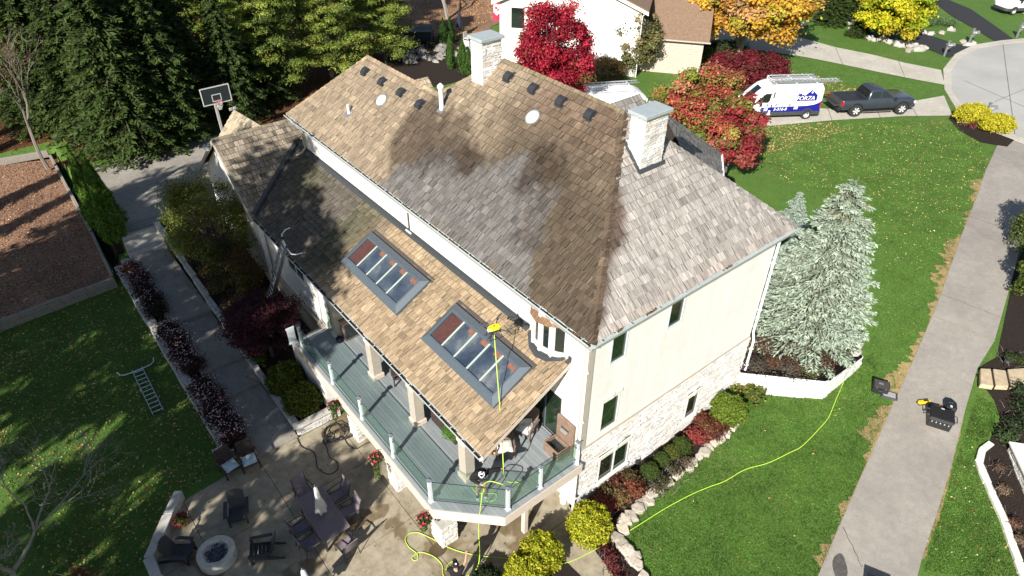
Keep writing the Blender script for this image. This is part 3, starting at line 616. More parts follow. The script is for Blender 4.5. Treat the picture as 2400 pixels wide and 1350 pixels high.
def inpoly(p, P):
    c = False; x, y = p; n = len(P)
    for i in range(n):
        (x0, y0), (x1, y1) = P[i-1], P[i]
        if (y0 > y) != (y1 > y) and x < (x1-x0)*(y-y0)/(y1-y0)+x0: c = not c
    return c
def polydist(p, P):
    p = np.array(p); best = 9
    for i in range(len(P)):
        a, b = np.array(P[i-1]), np.array(P[i]); t = np.clip((p-a) @ (b-a)/((b-a) @ (b-a)+1e-9), 0, 1); best = min(best, np.linalg.norm(p-a-t*(b-a)))
    return best if not inpoly(p, P) else -best
def sm(t): t = min(1, max(0, t)); return t*t*(3-2*t)
TAN, GRY, BRN, WETC = np.array([.27, .21, .145]), np.array([.138, .128, .119]), np.array([.115, .089, .060]), np.array([.042, .029, .020])
def col_main(P, k):
    y, x = P[1], P[0]
    wash = sm((9.6-y+.9*n2(x, y, .5, 2))/3.5)             # towards the near hip it is still damp and brown
    c = TAN*(1-wash)+BRN*wash
    rd = sm((x-2.6)/1.8)*wash; c = c*(1-rd*.5)+np.array([.25, .165, .115])*rd*.5
    st = n2(x*.45, y*3.4, 1, 1); g = sm(.5-(polydist((y, x), GREY)+.30*n2(x, y, 1.3, 5)+.36*st)/.17); c = c*(1-g)+GRY*g
    dk = 0
    for (wy, wx), r, s in WET: dk = max(dk, s*sm((1.1-math.hypot((y-wy)*.8, (x-wx)*1.0)/r+.35*n2(x, y, 1.3, 9)+.45*st)*3.0))
    c = c*(1-dk)+WETC*dk
    return c*k
def col_hip(P, k):
    x, y = P[0], P[1]
    c = np.array([.36, .328, .297])*(1+.08*n2(x, y, .7)); pk = sm((.45-(y+OV))/.8); c = c*(1-.5*pk)+np.array([.36, .275, .22])*.5*pk
    dh = (x+OV)-(y+OV)*(XC+OV)/(YR0+OV)                   # how far from the near hip
    w_ = .12+.75*math.exp(-((y-1.5)/.75)**2)+.42*math.exp(-((y-.05)/.4)**2); dk = .92*sm((w_+.34*n2(x*3.5, y*.6, 1, 3)-dh)/.13)
    return (c*(1-dk)+np.array([.11, .07, .05])*dk)*k
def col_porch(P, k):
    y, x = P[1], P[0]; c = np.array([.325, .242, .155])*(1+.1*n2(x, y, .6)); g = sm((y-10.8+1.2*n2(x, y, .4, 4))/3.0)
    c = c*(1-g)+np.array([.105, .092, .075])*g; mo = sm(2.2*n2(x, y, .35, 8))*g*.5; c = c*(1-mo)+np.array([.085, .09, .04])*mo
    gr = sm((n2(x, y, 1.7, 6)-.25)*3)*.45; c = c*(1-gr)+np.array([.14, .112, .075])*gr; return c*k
def col_wing(P, k): return np.array([.255, .212, .16])*k
def col_back(P, k): return np.array([.20, .18, .155])*k

SH_ALL = []      # (distance to the camera, MB, material)
def shingles(O, A, S, poly, colf, mat, expo=.275, wid=(.15, .40), seed=0, contrast=.10, spread=1.0):
    """courses of split shingles over a roof plane; O origin, A along the eave, S up the slope, poly in (a, s)"""
    rr = random.Random(seed); O, A, S = map(lambda q: np.asarray(q, float), (O, A, S)); N = np.cross(A, S); N = N if N[2] > 0 else -N
    def spans(s):
        xs = []
        for i in range(len(poly)):
            (a0, s0), (a1, s1) = poly[i-1], poly[i]
            if (s0 > s) != (s1 > s): xs.append(a0+(s-s0)/(s1-s0)*(a1-a0))
        xs.sort(); return list(zip(xs[::2], xs[1::2]))
    smin, smax = min(p[1] for p in poly), max(p[1] for p in poly); s = smin
    while s < smax-.03:
        e = min(expo, smax-s); top = s+e*1.12; sb, st = spans(s+.004), spans(min(s+e, smax)-.004)
        for b0, b1 in sb:
            tt = [q for q in st if q[1] > b0 and q[0] < b1] or [((b0+b1)/2, (b0+b1)/2)]
            t0, t1 = tt[0][0], tt[-1][1]; a = b0-rr.uniform(0, .2)
            lo, hi = min(b0, t0), max(b1, t1); a = lo-rr.uniform(0, .2)
            while a < hi:
                w = rr.uniform(*wid); w = w if rr.random() < .75 else w*1.25; q0, q1 = a+.006, a+w-.006; a += w
                B0, B1, T0, T1 = max(q0, b0), min(q1, b1), max(q0, t0), min(q1, t1)
                if B1-B0 < .015 and T1-T0 < .015: continue
                if B1 < B0: B0 = B1 = (b0 if q1 < b0 else b1)
                if T1 < T0: T0 = T1 = (t0 if q1 < t0 else t1)
                th = rr.uniform(.030, .058)*spread; db = rr.uniform(-.011, .011); sb_ = max(s+db, smin-.02)
                k = 1+rr.gauss(0, contrast); k = min(1.4, max(.55, k))
                if rr.random() < .06: k *= 1.18
                def P(a_, s_, n_): return O+A*a_+S*s_+N*n_
                top_n = .006
                v = [P(B0, sb_, th), P(B1, sb_, th), P(T1, top, top_n), P(T0, top, top_n), P(B0, sb_, -.004), P(B1, sb_, -.004), P(T1, top, -.006), P(T0, top, -.006)]
                c = [colf(v[0], k), colf(v[1], k), colf(v[2], k), colf(v[3], k)]
                fs = [((0, 1, 2, 3), c), ((0, 4, 5, 1), [c[0]*.14, c[0]*.08, c[1]*.08, c[1]*.14]), ((1, 5, 6, 2), [c[1]*.2]*2+[c[2]*.2]*2), ((3, 7, 4, 0), [c[3]*.2]*2+[c[0]*.2]*2)]  # butt and side faces darkened: course and gap shadows put into the colour
                SH_ALL.append((float(np.linalg.norm((v[0]+v[2])/2-CAMP)), v, fs, mat))
        s += expo
def polymesh(name, v, fs, mat, parent):
    me = bpy.data.meshes.new(name); me.from_pydata([tuple(map(float, p)) for p in v], [], [f for f, c in fs])
    a = me.color_attributes.new('Col', 'FLOAT_COLOR', 'CORNER'); arr = np.ones((len(me.loops), 4), np.float32); i = 0
    for f, c in fs:
        for q in c: arr[i, :3] = q; i += 1
    a.data.foreach_set('color', arr.ravel()); return link(name, me, mat, parent)

# long slope facing the garden: main roof and left wing in one plane
sl_ = math.hypot(XC+OV, HR-HE); S_main = np.array([XC+OV, 0, HR-HE])/sl_
def sx(x): return (x+OV)/S_main[0]
LE = LY+.35
POLY_MAIN = [(-OV, 0), (LE, 0), (17.92, sx(2.94)), (12.24, sx(2.94)), (YR1, sx(XC)), (YR0, sx(XC))]
roof = thing('roof', '', ''); roof.parent = house
m = MB(); m.add([np.array([-OV, 0, HE-.03])+np.array([0, a, 0])+S_main*s for a, s in POLY_MAIN], [tuple(range(6))])
# sheathing of the faces that cannot be seen from the garden side
def z11(x): return HE+(x+OV)*SM
R0, R1, W1, W2 = (XC, YR0, HR), (XC, YR1, HR), (2.94, 12.24, z11(2.94)), (2.94, 17.92, z11(2.94))
FC, BC = (W+OV, -OV, HE), (W+OV, 14.0, HE)
m.add([(-OV, -OV, HE-.03), FC, (XC, YR0, HR-.03)], [(0, 1, 2)]); m.add([FC, BC, R1, R0], [(0, 1, 2, 3)], (.2, .17, .14)); m.add([R1, BC, (6.25, 14.0, HE), W1], [(0, 1, 2, 3)])
m.add([W1, W2, (6.25, LE, HE), (6.25, 14.0, HE)], [(0, 3, 2, 1)]); m.add([W2, (-OV, LE, HE), (6.25, LE, HE)], [(0, 1, 2)])
m.add([(-OV, -OV, HE-.12), FC, BC, (6.25, 14, HE-.12), (6.25, LE, HE-.12), (-OV, LE, HE-.12)], [(0, 1, 2, 3, 4, 5)])
m.build('sheathing', 'roof_felt', roof)
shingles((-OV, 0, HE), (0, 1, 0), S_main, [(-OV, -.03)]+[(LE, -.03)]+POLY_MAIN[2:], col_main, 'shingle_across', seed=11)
# hip end
shl = math.hypot(YR0+OV, HR-HE); S_hip = np.array([0, YR0+OV, HR-HE])/shl
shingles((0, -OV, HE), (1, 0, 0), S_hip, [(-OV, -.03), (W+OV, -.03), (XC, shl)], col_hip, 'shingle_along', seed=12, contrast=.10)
# porch roof
PX0 = -3.52; spl = math.hypot(3.52, 3.52*PORCH[1]); S_p = np.array([3.52, 0, 3.52*PORCH[1]])/spl; PZ0 = PORCH[0]+PORCH[1]*PX0
proof = thing('porch_roof', '', ''); proof.parent = house
VAL0, VAL1 = 18.68, 20.84
m = MB(); P0, P1 = (PX0, .80, PZ0-.03), (0, .80, PORCH[0]-.03)
m.extrude([P0, (PX0, VAL0, PZ0-.03), (0, VAL1, PORCH[0]-.03), P1], (0, 0, -.16)); m.build('sheathing', 'fascia_beige', proof)
MB().extrude([(PX0-.03, .74, PZ0-.02), (0, .74, PORCH[0]-.02), (0, .74, PORCH[0]-.22), (PX0-.03, .74, PZ0-.22)], (0, .05, 0)).build('rake_board', 'fascia_beige', proof)
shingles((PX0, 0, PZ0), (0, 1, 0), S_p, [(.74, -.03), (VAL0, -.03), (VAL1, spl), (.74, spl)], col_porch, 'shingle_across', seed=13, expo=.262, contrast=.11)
# low wing across the left end, its ridge running away from the porch
WR_Y, WR_Z, WG = 21.82, 7.72, -3.68
WB_Y, WB_Z = 18.65, 4.94
def zw(y): return WB_Z+(y-WB_Y)*(WR_Z-WB_Z)/(WR_Y-WB_Y)
sw = math.hypot(WR_Y-WB_Y, WR_Z-WB_Z); S_w = np.array([0, WR_Y-WB_Y, WR_Z-WB_Z])/sw; sv = sw*(VAL1-WB_Y)/(WR_Y-WB_Y)
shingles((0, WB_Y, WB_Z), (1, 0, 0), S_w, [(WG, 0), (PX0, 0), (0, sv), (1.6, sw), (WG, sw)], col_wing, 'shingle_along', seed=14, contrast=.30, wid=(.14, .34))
m = MB(); m.add([(WG, WB_Y, WB_Z-.03), (PX0, WB_Y, WB_Z-.03), (0, VAL1, PORCH[0]-.03), (1.6, WR_Y, WR_Z-.03), (WG, WR_Y, WR_Z-.03)], [(0, 1, 2, 3, 4)]); m.add([(WG, WR_Y, WR_Z-.03), (5, WR_Y, WR_Z-.03), (5, 25.5, 5.0), (WG, 25.5, 5.0)], [(0, 1, 2, 3)]); m.build('wing_roof', 'roof_felt', house)
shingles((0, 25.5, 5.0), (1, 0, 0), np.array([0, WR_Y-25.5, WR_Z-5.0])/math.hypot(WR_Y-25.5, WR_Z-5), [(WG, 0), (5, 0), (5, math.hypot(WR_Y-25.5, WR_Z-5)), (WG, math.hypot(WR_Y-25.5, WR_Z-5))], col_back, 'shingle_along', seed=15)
m = MB(); m.extrude([(-3.46, WB_Y+.1, -.2), (-3.46, 25.3, -.2), (-3.46, 25.3, 4.9), (-3.46, WR_Y, WR_Z-.15), (-3.46, WB_Y+.1, WB_Z-.15)], (.2, 0, 0)); m.box(-3.4, 5, 25.1, 25.3, -.2, 4.9); m.build('wing_wall', 'stucco', house)
for (y0, z0), (y1, z1) in (((WB_Y, WB_Z), (WR_Y, WR_Z)), ((25.5, 5.0), (WR_Y, WR_Z))):
    MB().extrude([(WG-.05, y0, z0+.0), (WG-.05, y1, z1+.0), (WG-.05, y1, z1-.22), (WG-.05, y0, z0-.22)], (.06, 0, 0)).build('rake_board', 'trim_taupe', house)
MB().box(WG-.5, WG-.02, 25.2, 25.75, 4.80, 4.98).build('eave_return', 'trim_taupe', house, bevel=.02)
# valley of black metal
a, b = np.array([PX0, VAL0, PZ0+.10]), np.array([0.0, VAL1, PORCH[0]+.10]); d = np.array([-.09, .06, .07]); e = np.array([.07, -.09, .04])
MB().extrude([a, b, b+d, a+d], (0, 0, .01)).add([a, b, b+e, a+e], [(0, 1, 2, 3)]).build('valley', 'flashing', house)
# dormer gable behind the low wing and a bit of roof showing behind the left wing
def gable_roof(name, A, B, half, drop, colf, seed, ends=True):
    """a small pitched roof with ridge A-B"""
    A, B = np.array(A, float), np.array(B, float); d = (B-A)/np.linalg.norm(B-A); L = np.linalg.norm(B-A); p = np.array([-d[1], d[0], 0])
    m = MB()
    for s in (1, -1):
        lo = A+p*s*half-np.array([0, 0, drop]); S = -p*s*half+np.array([0, 0, drop]); sl = np.linalg.norm(S); S /= sl
        shingles(lo, d, S, [(0, 0), (L, 0), (L, sl), (0, sl)], colf, 'shingle_across' if abs(S[0]) > abs(S[1]) else 'shingle_along', seed=seed+s)
        m.add([A, B, B+p*s*half-np.array([0, 0, drop]), lo], [(0, 1, 2, 3)])
    v = [A-np.array([0, 0, .05]), A+p*half-np.array([0, 0, drop+.05]), A-p*half-np.array([0, 0, drop+.05])]; m.add(v, [(0, 1, 2)]); v2 = [q+B-A for q in v]; m.add(v2, [(0, 2, 1)])
    o = m.build(name, 'roof_felt', house); return o
def col_pale(P, k): return np.array([.40, .33, .23])*k
gA, gB = at(548, 258, 6.6), at(612, 296, 6.6)
gable_roof('dormer_roof', gA, gA+(gB-gA)*1.6, 1.5, 1.5, col_pale, 30)
gA, gB = at(1000, 182, 8.9), at(930, 150, 8.9)
gable_roof('dormer_roof', at(1002, 180, 8.2), at(1002, 180, 8.2)+np.array([-3., 0, 0]), 1.3, 1.2, col_pale, 33)
MB().box(-OV-.9, -OV+.1, LE-.1, LE+1.6, HE-.7, HE-.1).build('dormer_roof', 'roof_felt', house) if False else None
# front wing at the far right (over the garage), set at an angle
def col_grey(P, k): return np.array([.25, .23, .21])*k
FWZ = 7.0; FWC, FWF = at(1691, 401, FWZ), at(1688, 361, FWZ); FWA = ony(1556, 266, (FWC[1]+FWF[1])/2); FWD, FWE = np.array([9.7, 2.4, FWZ]), np.array([12.5, 11.5, FWZ])
def tri_roof(a, b, c, seed, mat):
    d = (b-a)/np.linalg.norm(b-a); S = (c-a)-d*((c-a) @ d); sl = np.linalg.norm(S); shingles(a, d, S/sl, [(0, 0), (np.linalg.norm(b-a), 0), ((c-a) @ d, sl)], col_grey, mat, seed=seed)
tri_roof(FWC, FWF, FWA, 40, 'shingle_along'); tri_roof(FWD, FWC, FWA, 41, 'shingle_along'); tri_roof(FWF, FWE, FWA, 42, 'shingle_across')
m = MB(); dn = np.array([0, 0, .04]); m.add([FWC-dn, FWF-dn, FWE-dn, FWA-dn, FWD-dn], [(0, 1, 3), (1, 2, 3), (4, 0, 3), (2, 4, 3)]); m.build('front_wing_roof', 'roof_felt', house)
cc_ = np.mean([FWC, FWF, FWE, FWD], 0); m = MB(); m.prism([tuple((cc_+(q-cc_)*.93)[:2]) for q in (FWD, FWC, FWF, FWE)], 1, FWZ-.05); m.build('front_wing_wall', 'stucco', house)
for a, b in ((FWC, FWF), (FWF, FWE), (FWD, FWC)):
    d = (b-a)/np.linalg.norm(b-a); n = np.array([d[1], -d[0], 0]); MB().obox((a+b)/2+n*.07-(0, 0, .06), d*np.linalg.norm(b-a)/2, n*.06, np.array([0, 0, .06])).build('gutter', 'pvc_white', house)
sA = at(1432, 243, 10.3); sB = at(1500, 221, 10.3)
gable_roof('front_gable_roof', sB, sB+np.array([-4.2, 0, 0])*1.0, 1.6, 1.5, col_grey, 50)

# lay the shingles: the 300 largest in view one by one, the others as a mass
SH_ALL.sort(key=lambda q: q[0])
def which(v): return proof if v[0][0] < -.02 and v[0][2] < 7 and v[0][1] < 20 else roof
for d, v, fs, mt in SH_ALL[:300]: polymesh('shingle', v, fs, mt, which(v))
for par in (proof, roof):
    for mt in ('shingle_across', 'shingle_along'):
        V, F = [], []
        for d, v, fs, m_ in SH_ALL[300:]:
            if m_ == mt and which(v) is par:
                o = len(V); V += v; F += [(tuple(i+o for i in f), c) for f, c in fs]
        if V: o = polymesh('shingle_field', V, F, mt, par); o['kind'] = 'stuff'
# ridge and hip caps
def caps(A, B, nL, nR, colf, seed, w=.15, mat='shingle_across', step=.30):
    rr = random.Random(seed); A, B = np.array(A, float), np.array(B, float); d = B-A; L = np.linalg.norm(d); d /= L; n = int(L/step)
    l = np.cross(d, nL); r_ = np.cross(nR, d); l /= np.linalg.norm(l); r_ /= np.linalg.norm(r_)
    l = l if l[2] < 0 or abs(l[2]) < .1 else -l; r_ = r_ if r_[2] < 0 or abs(r_[2]) < .1 else -r_; up = nL/np.linalg.norm(nL)+nR/np.linalg.norm(nR); up /= np.linalg.norm(up)
    for k in range(n):
        a = A+d*(k*L/n-.02); b = A+d*((k+1)*L/n+.05); h0, h1 = .07, .045; ww = w*rr.uniform(.9, 1.1); c = np.array(colf((a+b)/2, 1+rr.gauss(0, .14)))
        v = [a+up*h0, b+up*h1, b+l*ww+up*h1*.7, a+l*ww+up*h0*.75, a+r_*ww+up*h0*.75, b+r_*ww+up*h1*.7, a-up*.01, a+l*ww-up*.0, a+r_*ww-up*.0]
        v[7] = a+l*ww; v[8] = a+r_*ww; lo = [b+l*ww, b+r_*ww]
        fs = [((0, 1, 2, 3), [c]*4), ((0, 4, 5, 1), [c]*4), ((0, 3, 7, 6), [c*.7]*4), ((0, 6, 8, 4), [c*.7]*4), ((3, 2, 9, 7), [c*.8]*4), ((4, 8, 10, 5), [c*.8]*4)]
        polymesh('ridge_cap', v+lo, fs, mat, roof)
nm, nh, nb = np.array([-SM, 0, 1.]), np.array([0, -SH, 1.]), np.array([SM, 0, 1.])
def cap_br(P, k): return np.array([.115, .082, .056])*k*(1 if P[2] > 9.5 else .8)
caps((-OV, -OV, HE), R0, nm, nh, cap_br, 1, .17); caps(R0, R1, nm, nb, lambda P, k: np.array([.20, .16, .10])*k, 2); caps(FC, R0, nh, nb, lambda P, k: np.array([.24, .22, .20])*k, 3, mat='shingle_along')
caps(W1, R1, nm, np.array([0, SH, 1.]), lambda P, k: np.array([.24, .19, .13])*k, 4); caps(W2, W1, nm, nb, lambda P, k: np.array([.29, .22, .145])*k, 5); caps((-OV, LE, HE), W2, nm, np.array([0, 1., 1.]), lambda P, k: np.array([.31, .24, .155])*k, 6)
caps((WG, WR_Y, WR_Z), (.6, WR_Y, WR_Z), np.array([0, -.8, 1]), np.array([0, .8, 1]), lambda P, k: np.array([.24, .20, .15])*k, 7, mat='shingle_along')
caps(FWC, FWA, np.array([-.3, -.8, 1]), np.array([.6, -.6, 1]), lambda P, k: np.array([.24, .23, .22])*k, 8); caps(FWF, FWA, np.array([.6, -.6, 1]), np.array([.5, .8, 1]), lambda P, k: np.array([.24, .23, .22])*k, 9)

# gutters with their straps, fascias
def gutter(a, b, out, name='gutter', step=.62, fascia=True, bed='gutter_inside'):
    a, b, out = np.array(a, float), np.array(b, float), np.array(out, float); d = (b-a)/np.linalg.norm(b-a); z = np.array([0, 0, 1.]); m = MB(); w = .175
    prof = [(0, .10), (0, 0), (w*.75, 0), (w, .06), (w, .105), (w-.022, .105), (w-.022, .062), (w*.72, .018), (.012, .018), (.012, .10)]
    n = len(prof); V = [p+out*q[0]+z*q[1] for p in (a, b) for q in prof]; m.add(V, [(i, (i+1) % n, n+(i+1) % n, n+i) for i in range(n)]+[tuple(range(n)), tuple(range(2*n-1, n-1, -1))])
    g = m.build(name, 'gutter_metal', house)
    k = int(np.linalg.norm(b-a)/step); hm = None
    for i in range(k):
        p = a+d*(i+.5)*step; o = MB().obox(p+out*(w*.5)+z*.112, d*.017, out*(w*.5), z*.006).build('strap', 'gutter_metal', g)
    li = MB(); li.obox((a+b)/2+out*.085+z*.021, d*(np.linalg.norm(b-a)/2-.01), out*.065, z*.004); li.build('gutter_bed', bed, g)
    if fascia: MB().obox((a+b)/2-out*.02-z*.08, d*np.linalg.norm(b-a)/2, out*.018, z*.17).build('fascia', 'fascia_shade', house)  # extra tall and dark, the soffit's shadow line is painted into it
gz = HE-.09
gutter((-OV, -OV-.02, gz), (-OV, LE, gz), (-1, 0, 0)); gutter((-OV-.02, -OV, gz), (W+OV, -OV, gz), (0, -1, 0), bed='gutter_metal')
MB().box(-OV+.02, 0, -OV+.02, LE, gz-.10, gz-.06).box(0, W+OV, -OV+.02, 0, gz-.10, gz-.06).build('soffit', 'trim_taupe', house)
MB().box(-OV-.13, -OV+.01, -OV-.13, -OV+.0, gz, gz+.02).build('gutter_corner', 'gutter_metal', house)
gutter((PX0-.02, .76, PZ0-.11), (PX0-.02, VAL0, PZ0-.11), (-1, 0, 0))
MB().box(PX0-.16, PX0-.02, .72, .755, PZ0-.12, PZ0).build('gutter_end', 'pvc_white', house)
# dead leaves caught in the gutters
lv = []
for x in list(rng.normal(.75, .12, 30))+list(rng.normal(2.05, .16, 50))+list(rng.normal(5.9, .16, 50)): lv.append((x, -OV-.07+rng.uniform(-.04, .04), gz+.07+rng.uniform(0, .05)))
for y in list(rng.normal(.25, .1, 30))+list(rng.uniform(.8, 19, 200)): lv.append((-OV-.07+rng.uniform(-.04, .04), y, gz+.04+rng.uniform(0, .04)))
for y in list(rng.uniform(.8, 19, 420)): lv.append((PX0-.09+rng.uniform(-.04, .04), y, PZ0-.075+rng.uniform(0, .04)))
P = np.array(lv); o = quads('gutter_leaves', P, rdir(len(P))+np.array([0, 0, 1]), rdir(len(P)), .02, .035, palette(len(P), [(.16, .07, .035), (.10, .05, .03), (.22, .11, .05)]), 'dead_leaf', house); o['kind'] = 'stuff'
# wall flashing along the top of the porch roof
m = MB(); zt = PORCH[0]
for y0, y1 in ((.74, by0-.1), (by1+.1, LY)): m.box(-.03, .0, y0, y1, zt-.02, zt+.17, None); m.extrude([(-.03, y0, zt+.04), (-.03, y1, zt+.04), (-.17, y1, zt-.035), (-.17, y0, zt-.035)], (0, 0, .012))
m.build('wall_flashing', 'flashing', house)

# ------------------------------------------------------------------ chimneys
def chimney(x0, x1, y0, y1, z0, zc, seed):
    ch = MB().box(x0, x1, y0, y1, z0, zc).build('chimney', 'mortar', house)
    def each(mm): mm.build('stone', 'ledge_stone', ch)
    kw = dict(lens=(.14, .48), hts=(.085, .15), proud=(.02, .05), each=each)
    veneer(lambda a, d, z: (a, y0-d, z), x0-.03, x1+.03, z0, zc, seed=seed, **kw); veneer(lambda a, d, z: (x0-d, a, z), y0-.03, y1+.03, z0, zc, seed=seed+1, **kw)
    kw.pop('each')
    for fr, lo, hi in ((lambda a, d, z: (a, y1+d, z), x0-.03, x1+.03), (lambda a, d, z: (x1+d, a, z), y0-.03, y1+.03)):
        o = veneer(fr, lo, hi, z0, zc, seed=seed+2, **kw).build('rear_stone', 'ledge_stone', ch); o['kind'] = 'stuff'
    MB().box(x0-.12, x1+.12, y0-.12, y1+.12, zc+.01, zc+.13).build('chimney_cap', 'bluestone', ch, bevel=.012)
    return ch
ch1 = chimney(4.25, 5.25, 2.53, 3.08, 11.2, 13.22, 70)
chimney(3.80, 4.68, 10.35, 11.0, 11.6, 13.68, 90)
def hz(y): return HE+(y+OV)*SH
m = MB(); m.extrude([(4.12, 2.40, hz(2.40)+.04), (5.38, 2.40, hz(2.40)+.04), (5.38, 2.52, hz(2.52)+.05), (4.12, 2.52, hz(2.52)+.05)], (0, 0, .02)); m.extrude([(4.10, 2.45, hz(2.45)+.03), (4.22, 2.45, hz(2.45)+.05), (4.22, 3.2, hz(3.2)+.05), (4.10, 3.2, hz(3.2)+.03)], (0, 0, .03)); m.extrude([(5.28, 2.45, hz(2.45)+.05), (5.42, 2.45, hz(2.45)+.03), (5.42, 3.2, hz(3.2)+.03), (5.28, 3.2, hz(3.2)+.05)], (0, 0, .03)); m.build('chimney_flashing', 'flashing', ch1)

# ------------------------------------------------------------------ skylights
def skylight(y0, y1, x0=-2.42, x1=-.86):
    def P(x, y, n): return np.array([x-n*PORCH[1]/1.14, y, PORCH[0]+PORCH[1]*x+n/1.14])
    f = MB(); H, I = .27, .22
    o = [P(x0, y0, .02), P(x1, y0, .02), P(x1, y1, .02), P(x0, y1, .02)]; t = [P(x0+I, y0+I, H), P(x1-I, y0+I, H), P(x1-I, y1-I, H), P(x0+I, y1-I, H)]
    lo = [P(x0, y0, .14), P(x1, y0, .14), P(x1, y1, .14), P(x0, y1, .14)]
    inn = [P(x0+I+.07, y0+I+.07, H), P(x1-I-.05, y0+I+.07, H), P(x1-I-.05, y1-I-.07, H), P(x0+I+.07, y1-I-.07, H)]; dn = [p-np.array([0, 0, .12]) for p in inn]
    V = o+lo+t+inn+dn; F = []
    for a, b in ((0, 4), (4, 8), (8, 12), (12, 16)): F += [(a+i, a+(i+1) % 4, b+(i+1) % 4, b+i) for i in range(4)]
    f.add(V, F); fr = f.build('skylight', 'skylight_frame', house, bevel=.008)
    n = 5; ya, yb = y0+I+.07, y1-I-.07; xa, xb = x0+I+.07, x1-I-.05
    for k in range(n):
        a, b = ya+(yb-ya)*k/n+.02, ya+(yb-ya)*(k+1)/n-.02
        MB().extrude([P(xa, a, .20), P(xb, a, .20), P(xb, b, .20), P(xa, b, .20)], (0, 0, -.015)).build('pane', 'skylight_glass', fr)
        # the cedar lining that shows through the top of the shaft
        y_ = b-.02 if k == n-1 else a+(b-a)*.52; x_ = xa+.03 if k == n-1 else xb-.17; MB().extrude([P(x_, a+.03, .207), P(xb, a+.03, .207), P(xb, y_, .207), P(x_, y_, .207)], (0, 0, -.002)).build('shaft_lining', 'cedar_deep' if k == n-1 else 'cedar_inside', fr)
    for k in range(1, n):
        y = ya+(yb-ya)*k/n; m = MB(); m.extrude([P(xa-.01, y-.035, .225), P(xb+.01, y-.035, .225), P(xb+.01, y+.035, .225), P(xa-.01, y+.035, .225)], (0, 0, .03)); m.build('glazing_bar', 'skylight_bar', fr)
    m = MB(); m.extrude([P(x1-.02, y0-.06, .01), P(x1+.14, y0-.06, .02), P(x1+.14, y1+.06, .02), P(x1-.02, y1+.06, .01)], (0, 0, .04)); m.build('head_flashing', 'gutter_inside', fr)
    return fr
skylight(1.62, 5.84); skylight(7.52, 11.90)

# ------------------------------------------------------------------ roof vents, sun tunnels, pipes
def roofP(x, y, n=0): return np.array([x-n*SM/1.3, y, HE+(x+OV)*SM+n/1.3])
for x, y in ((2.43, 17.28), (2.40, 15.74), (2.40, 14.19), (2.36, 12.69), (4.36, 9.41), (4.35, 7.94), (4.35, 6.44), (4.34, 4.99)):
    b = roofP(x, y); up = np.array([-SM, 0, 1])/1.3; S = S_main; A = np.array([0, 1., 0])
    m = MB(); m.obox(b+up*.02, S*.26, A*.21, up*.008); v = m.build('roof_vent', 'vent_black', roof)
    m = MB(); pr = [(-.20, .06), (-.20, .10), (-.12, .16), (.02, .17), (.15, .12), (.20, .03)]; V = [b+S*s+up*z+A*e for e in (-.16, .16) for s, z in pr]; n = len(pr)
    m.add(V, [(i, i+1, n+i+1, n+i) for i in range(n-1)]+[tuple(range(n)), tuple(range(2*n-1, n-1, -1)), (0, n, 2*n-1, n-1)]); m.build('hood', 'vent_black', v, bevel=.01)
for x, y in ((1.86, 14.96), (3.60, 7.09)):
    b = roofP(x, y, .02); up = np.array([-SM, 0, 1])/1.3; q = Vector(up).to_track_quat('Z', 'X').to_matrix()
    m = MB(); m.lathe([(.0, .17), (.12, .16), (.21, .125), (.265, .07), (.28, .05)], 24); d = m.build('sun_tunnel', 'dome_plastic', roof, smooth=True)
    m2 = MB(); m2.lathe([(.31, .0), (.31, .05), (.275, .052)], 24); r_ = m2.build('collar', 'aluminium', d)
    d.matrix_local = Matrix.Translation(Vector(b)) @ q.to_4x4()
def pipe(x, y, r, hh, cap):
    b = roofP(x, y); p = MB().tube([b-np.array([0, 0, .05]), b+np.array([0, 0, hh])], r, 12).build('vent_pipe', 'pvc_white', roof, smooth='auto')
    MB().obox(b+np.array([-SM, 0, 1])/1.3*.03, S_main*.2, np.array([0, .16, 0]), np.array([-SM, 0, 1])/1.3*.006).build('boot', 'aluminium', p)
    if cap: MB().lathe([(r*1.25, 0), (r*1.5, .02), (r*1.5, .10), (.03, .2), (0, .2)], 12, b+np.array([0, 0, hh])).build('pipe_cap', 'pvc_white', p, smooth='auto')
pipe(.90, 16.36, .055, .42, False); pipe(2.58, 11.45, .09, .85, True)

# ------------------------------------------------------------------ room below the left end of the porch roof
m = MB(); wall_grid(m, 'x', -3.2, 12.2, 19.0, .3, 4.75, [(14.55, 16.3, 3.25, 4.62)], -1); m.box(-3.2, 0, 12.2, 12.38, .3, 4.9); m.box(-3.2, 0, 13, 19, 4.7, 4.72); m.build('sunroom_wall', 'stucco', house)
window('x', -3.2, 14.55, 16.3, 3.25, 4.62, -1, 2, 'glass_pane', False, True)
MB().box(-3.36, -3.2, 12.2, 19.0, .2, 1.75).build('plinth', 'trim_taupe', house, bevel=.02)
m = MB(); m.box(-3.23, -3.2, 11.6, 13.6, 2.0, 3.9) if False else None
# porch columns and their caps
for y in (1.85, 4.93, 7.95, 11.0):
    m = MB(); m.obox((-3.42, y, 3.85), (.19, 0, 0), (0, .19, 0), (0, 0, 1.1)); c = m.build('porch_column', 'trim_taupe', house, bevel=.012)
    MB().box(-3.66, -3.18, y-.24, y+.24, 2.76, 2.98).build('column_base', 'fascia_beige', c, bevel=.01); MB().box(-3.64, -3.20, y-.22, y+.22, 4.55, 4.70).build('column_head', 'fascia_beige', c, bevel=.01)
MB().box(-3.55, -3.3, .85, 12.3, 4.66, PZ0-.17).build('porch_beam', 'fascia_beige', house)
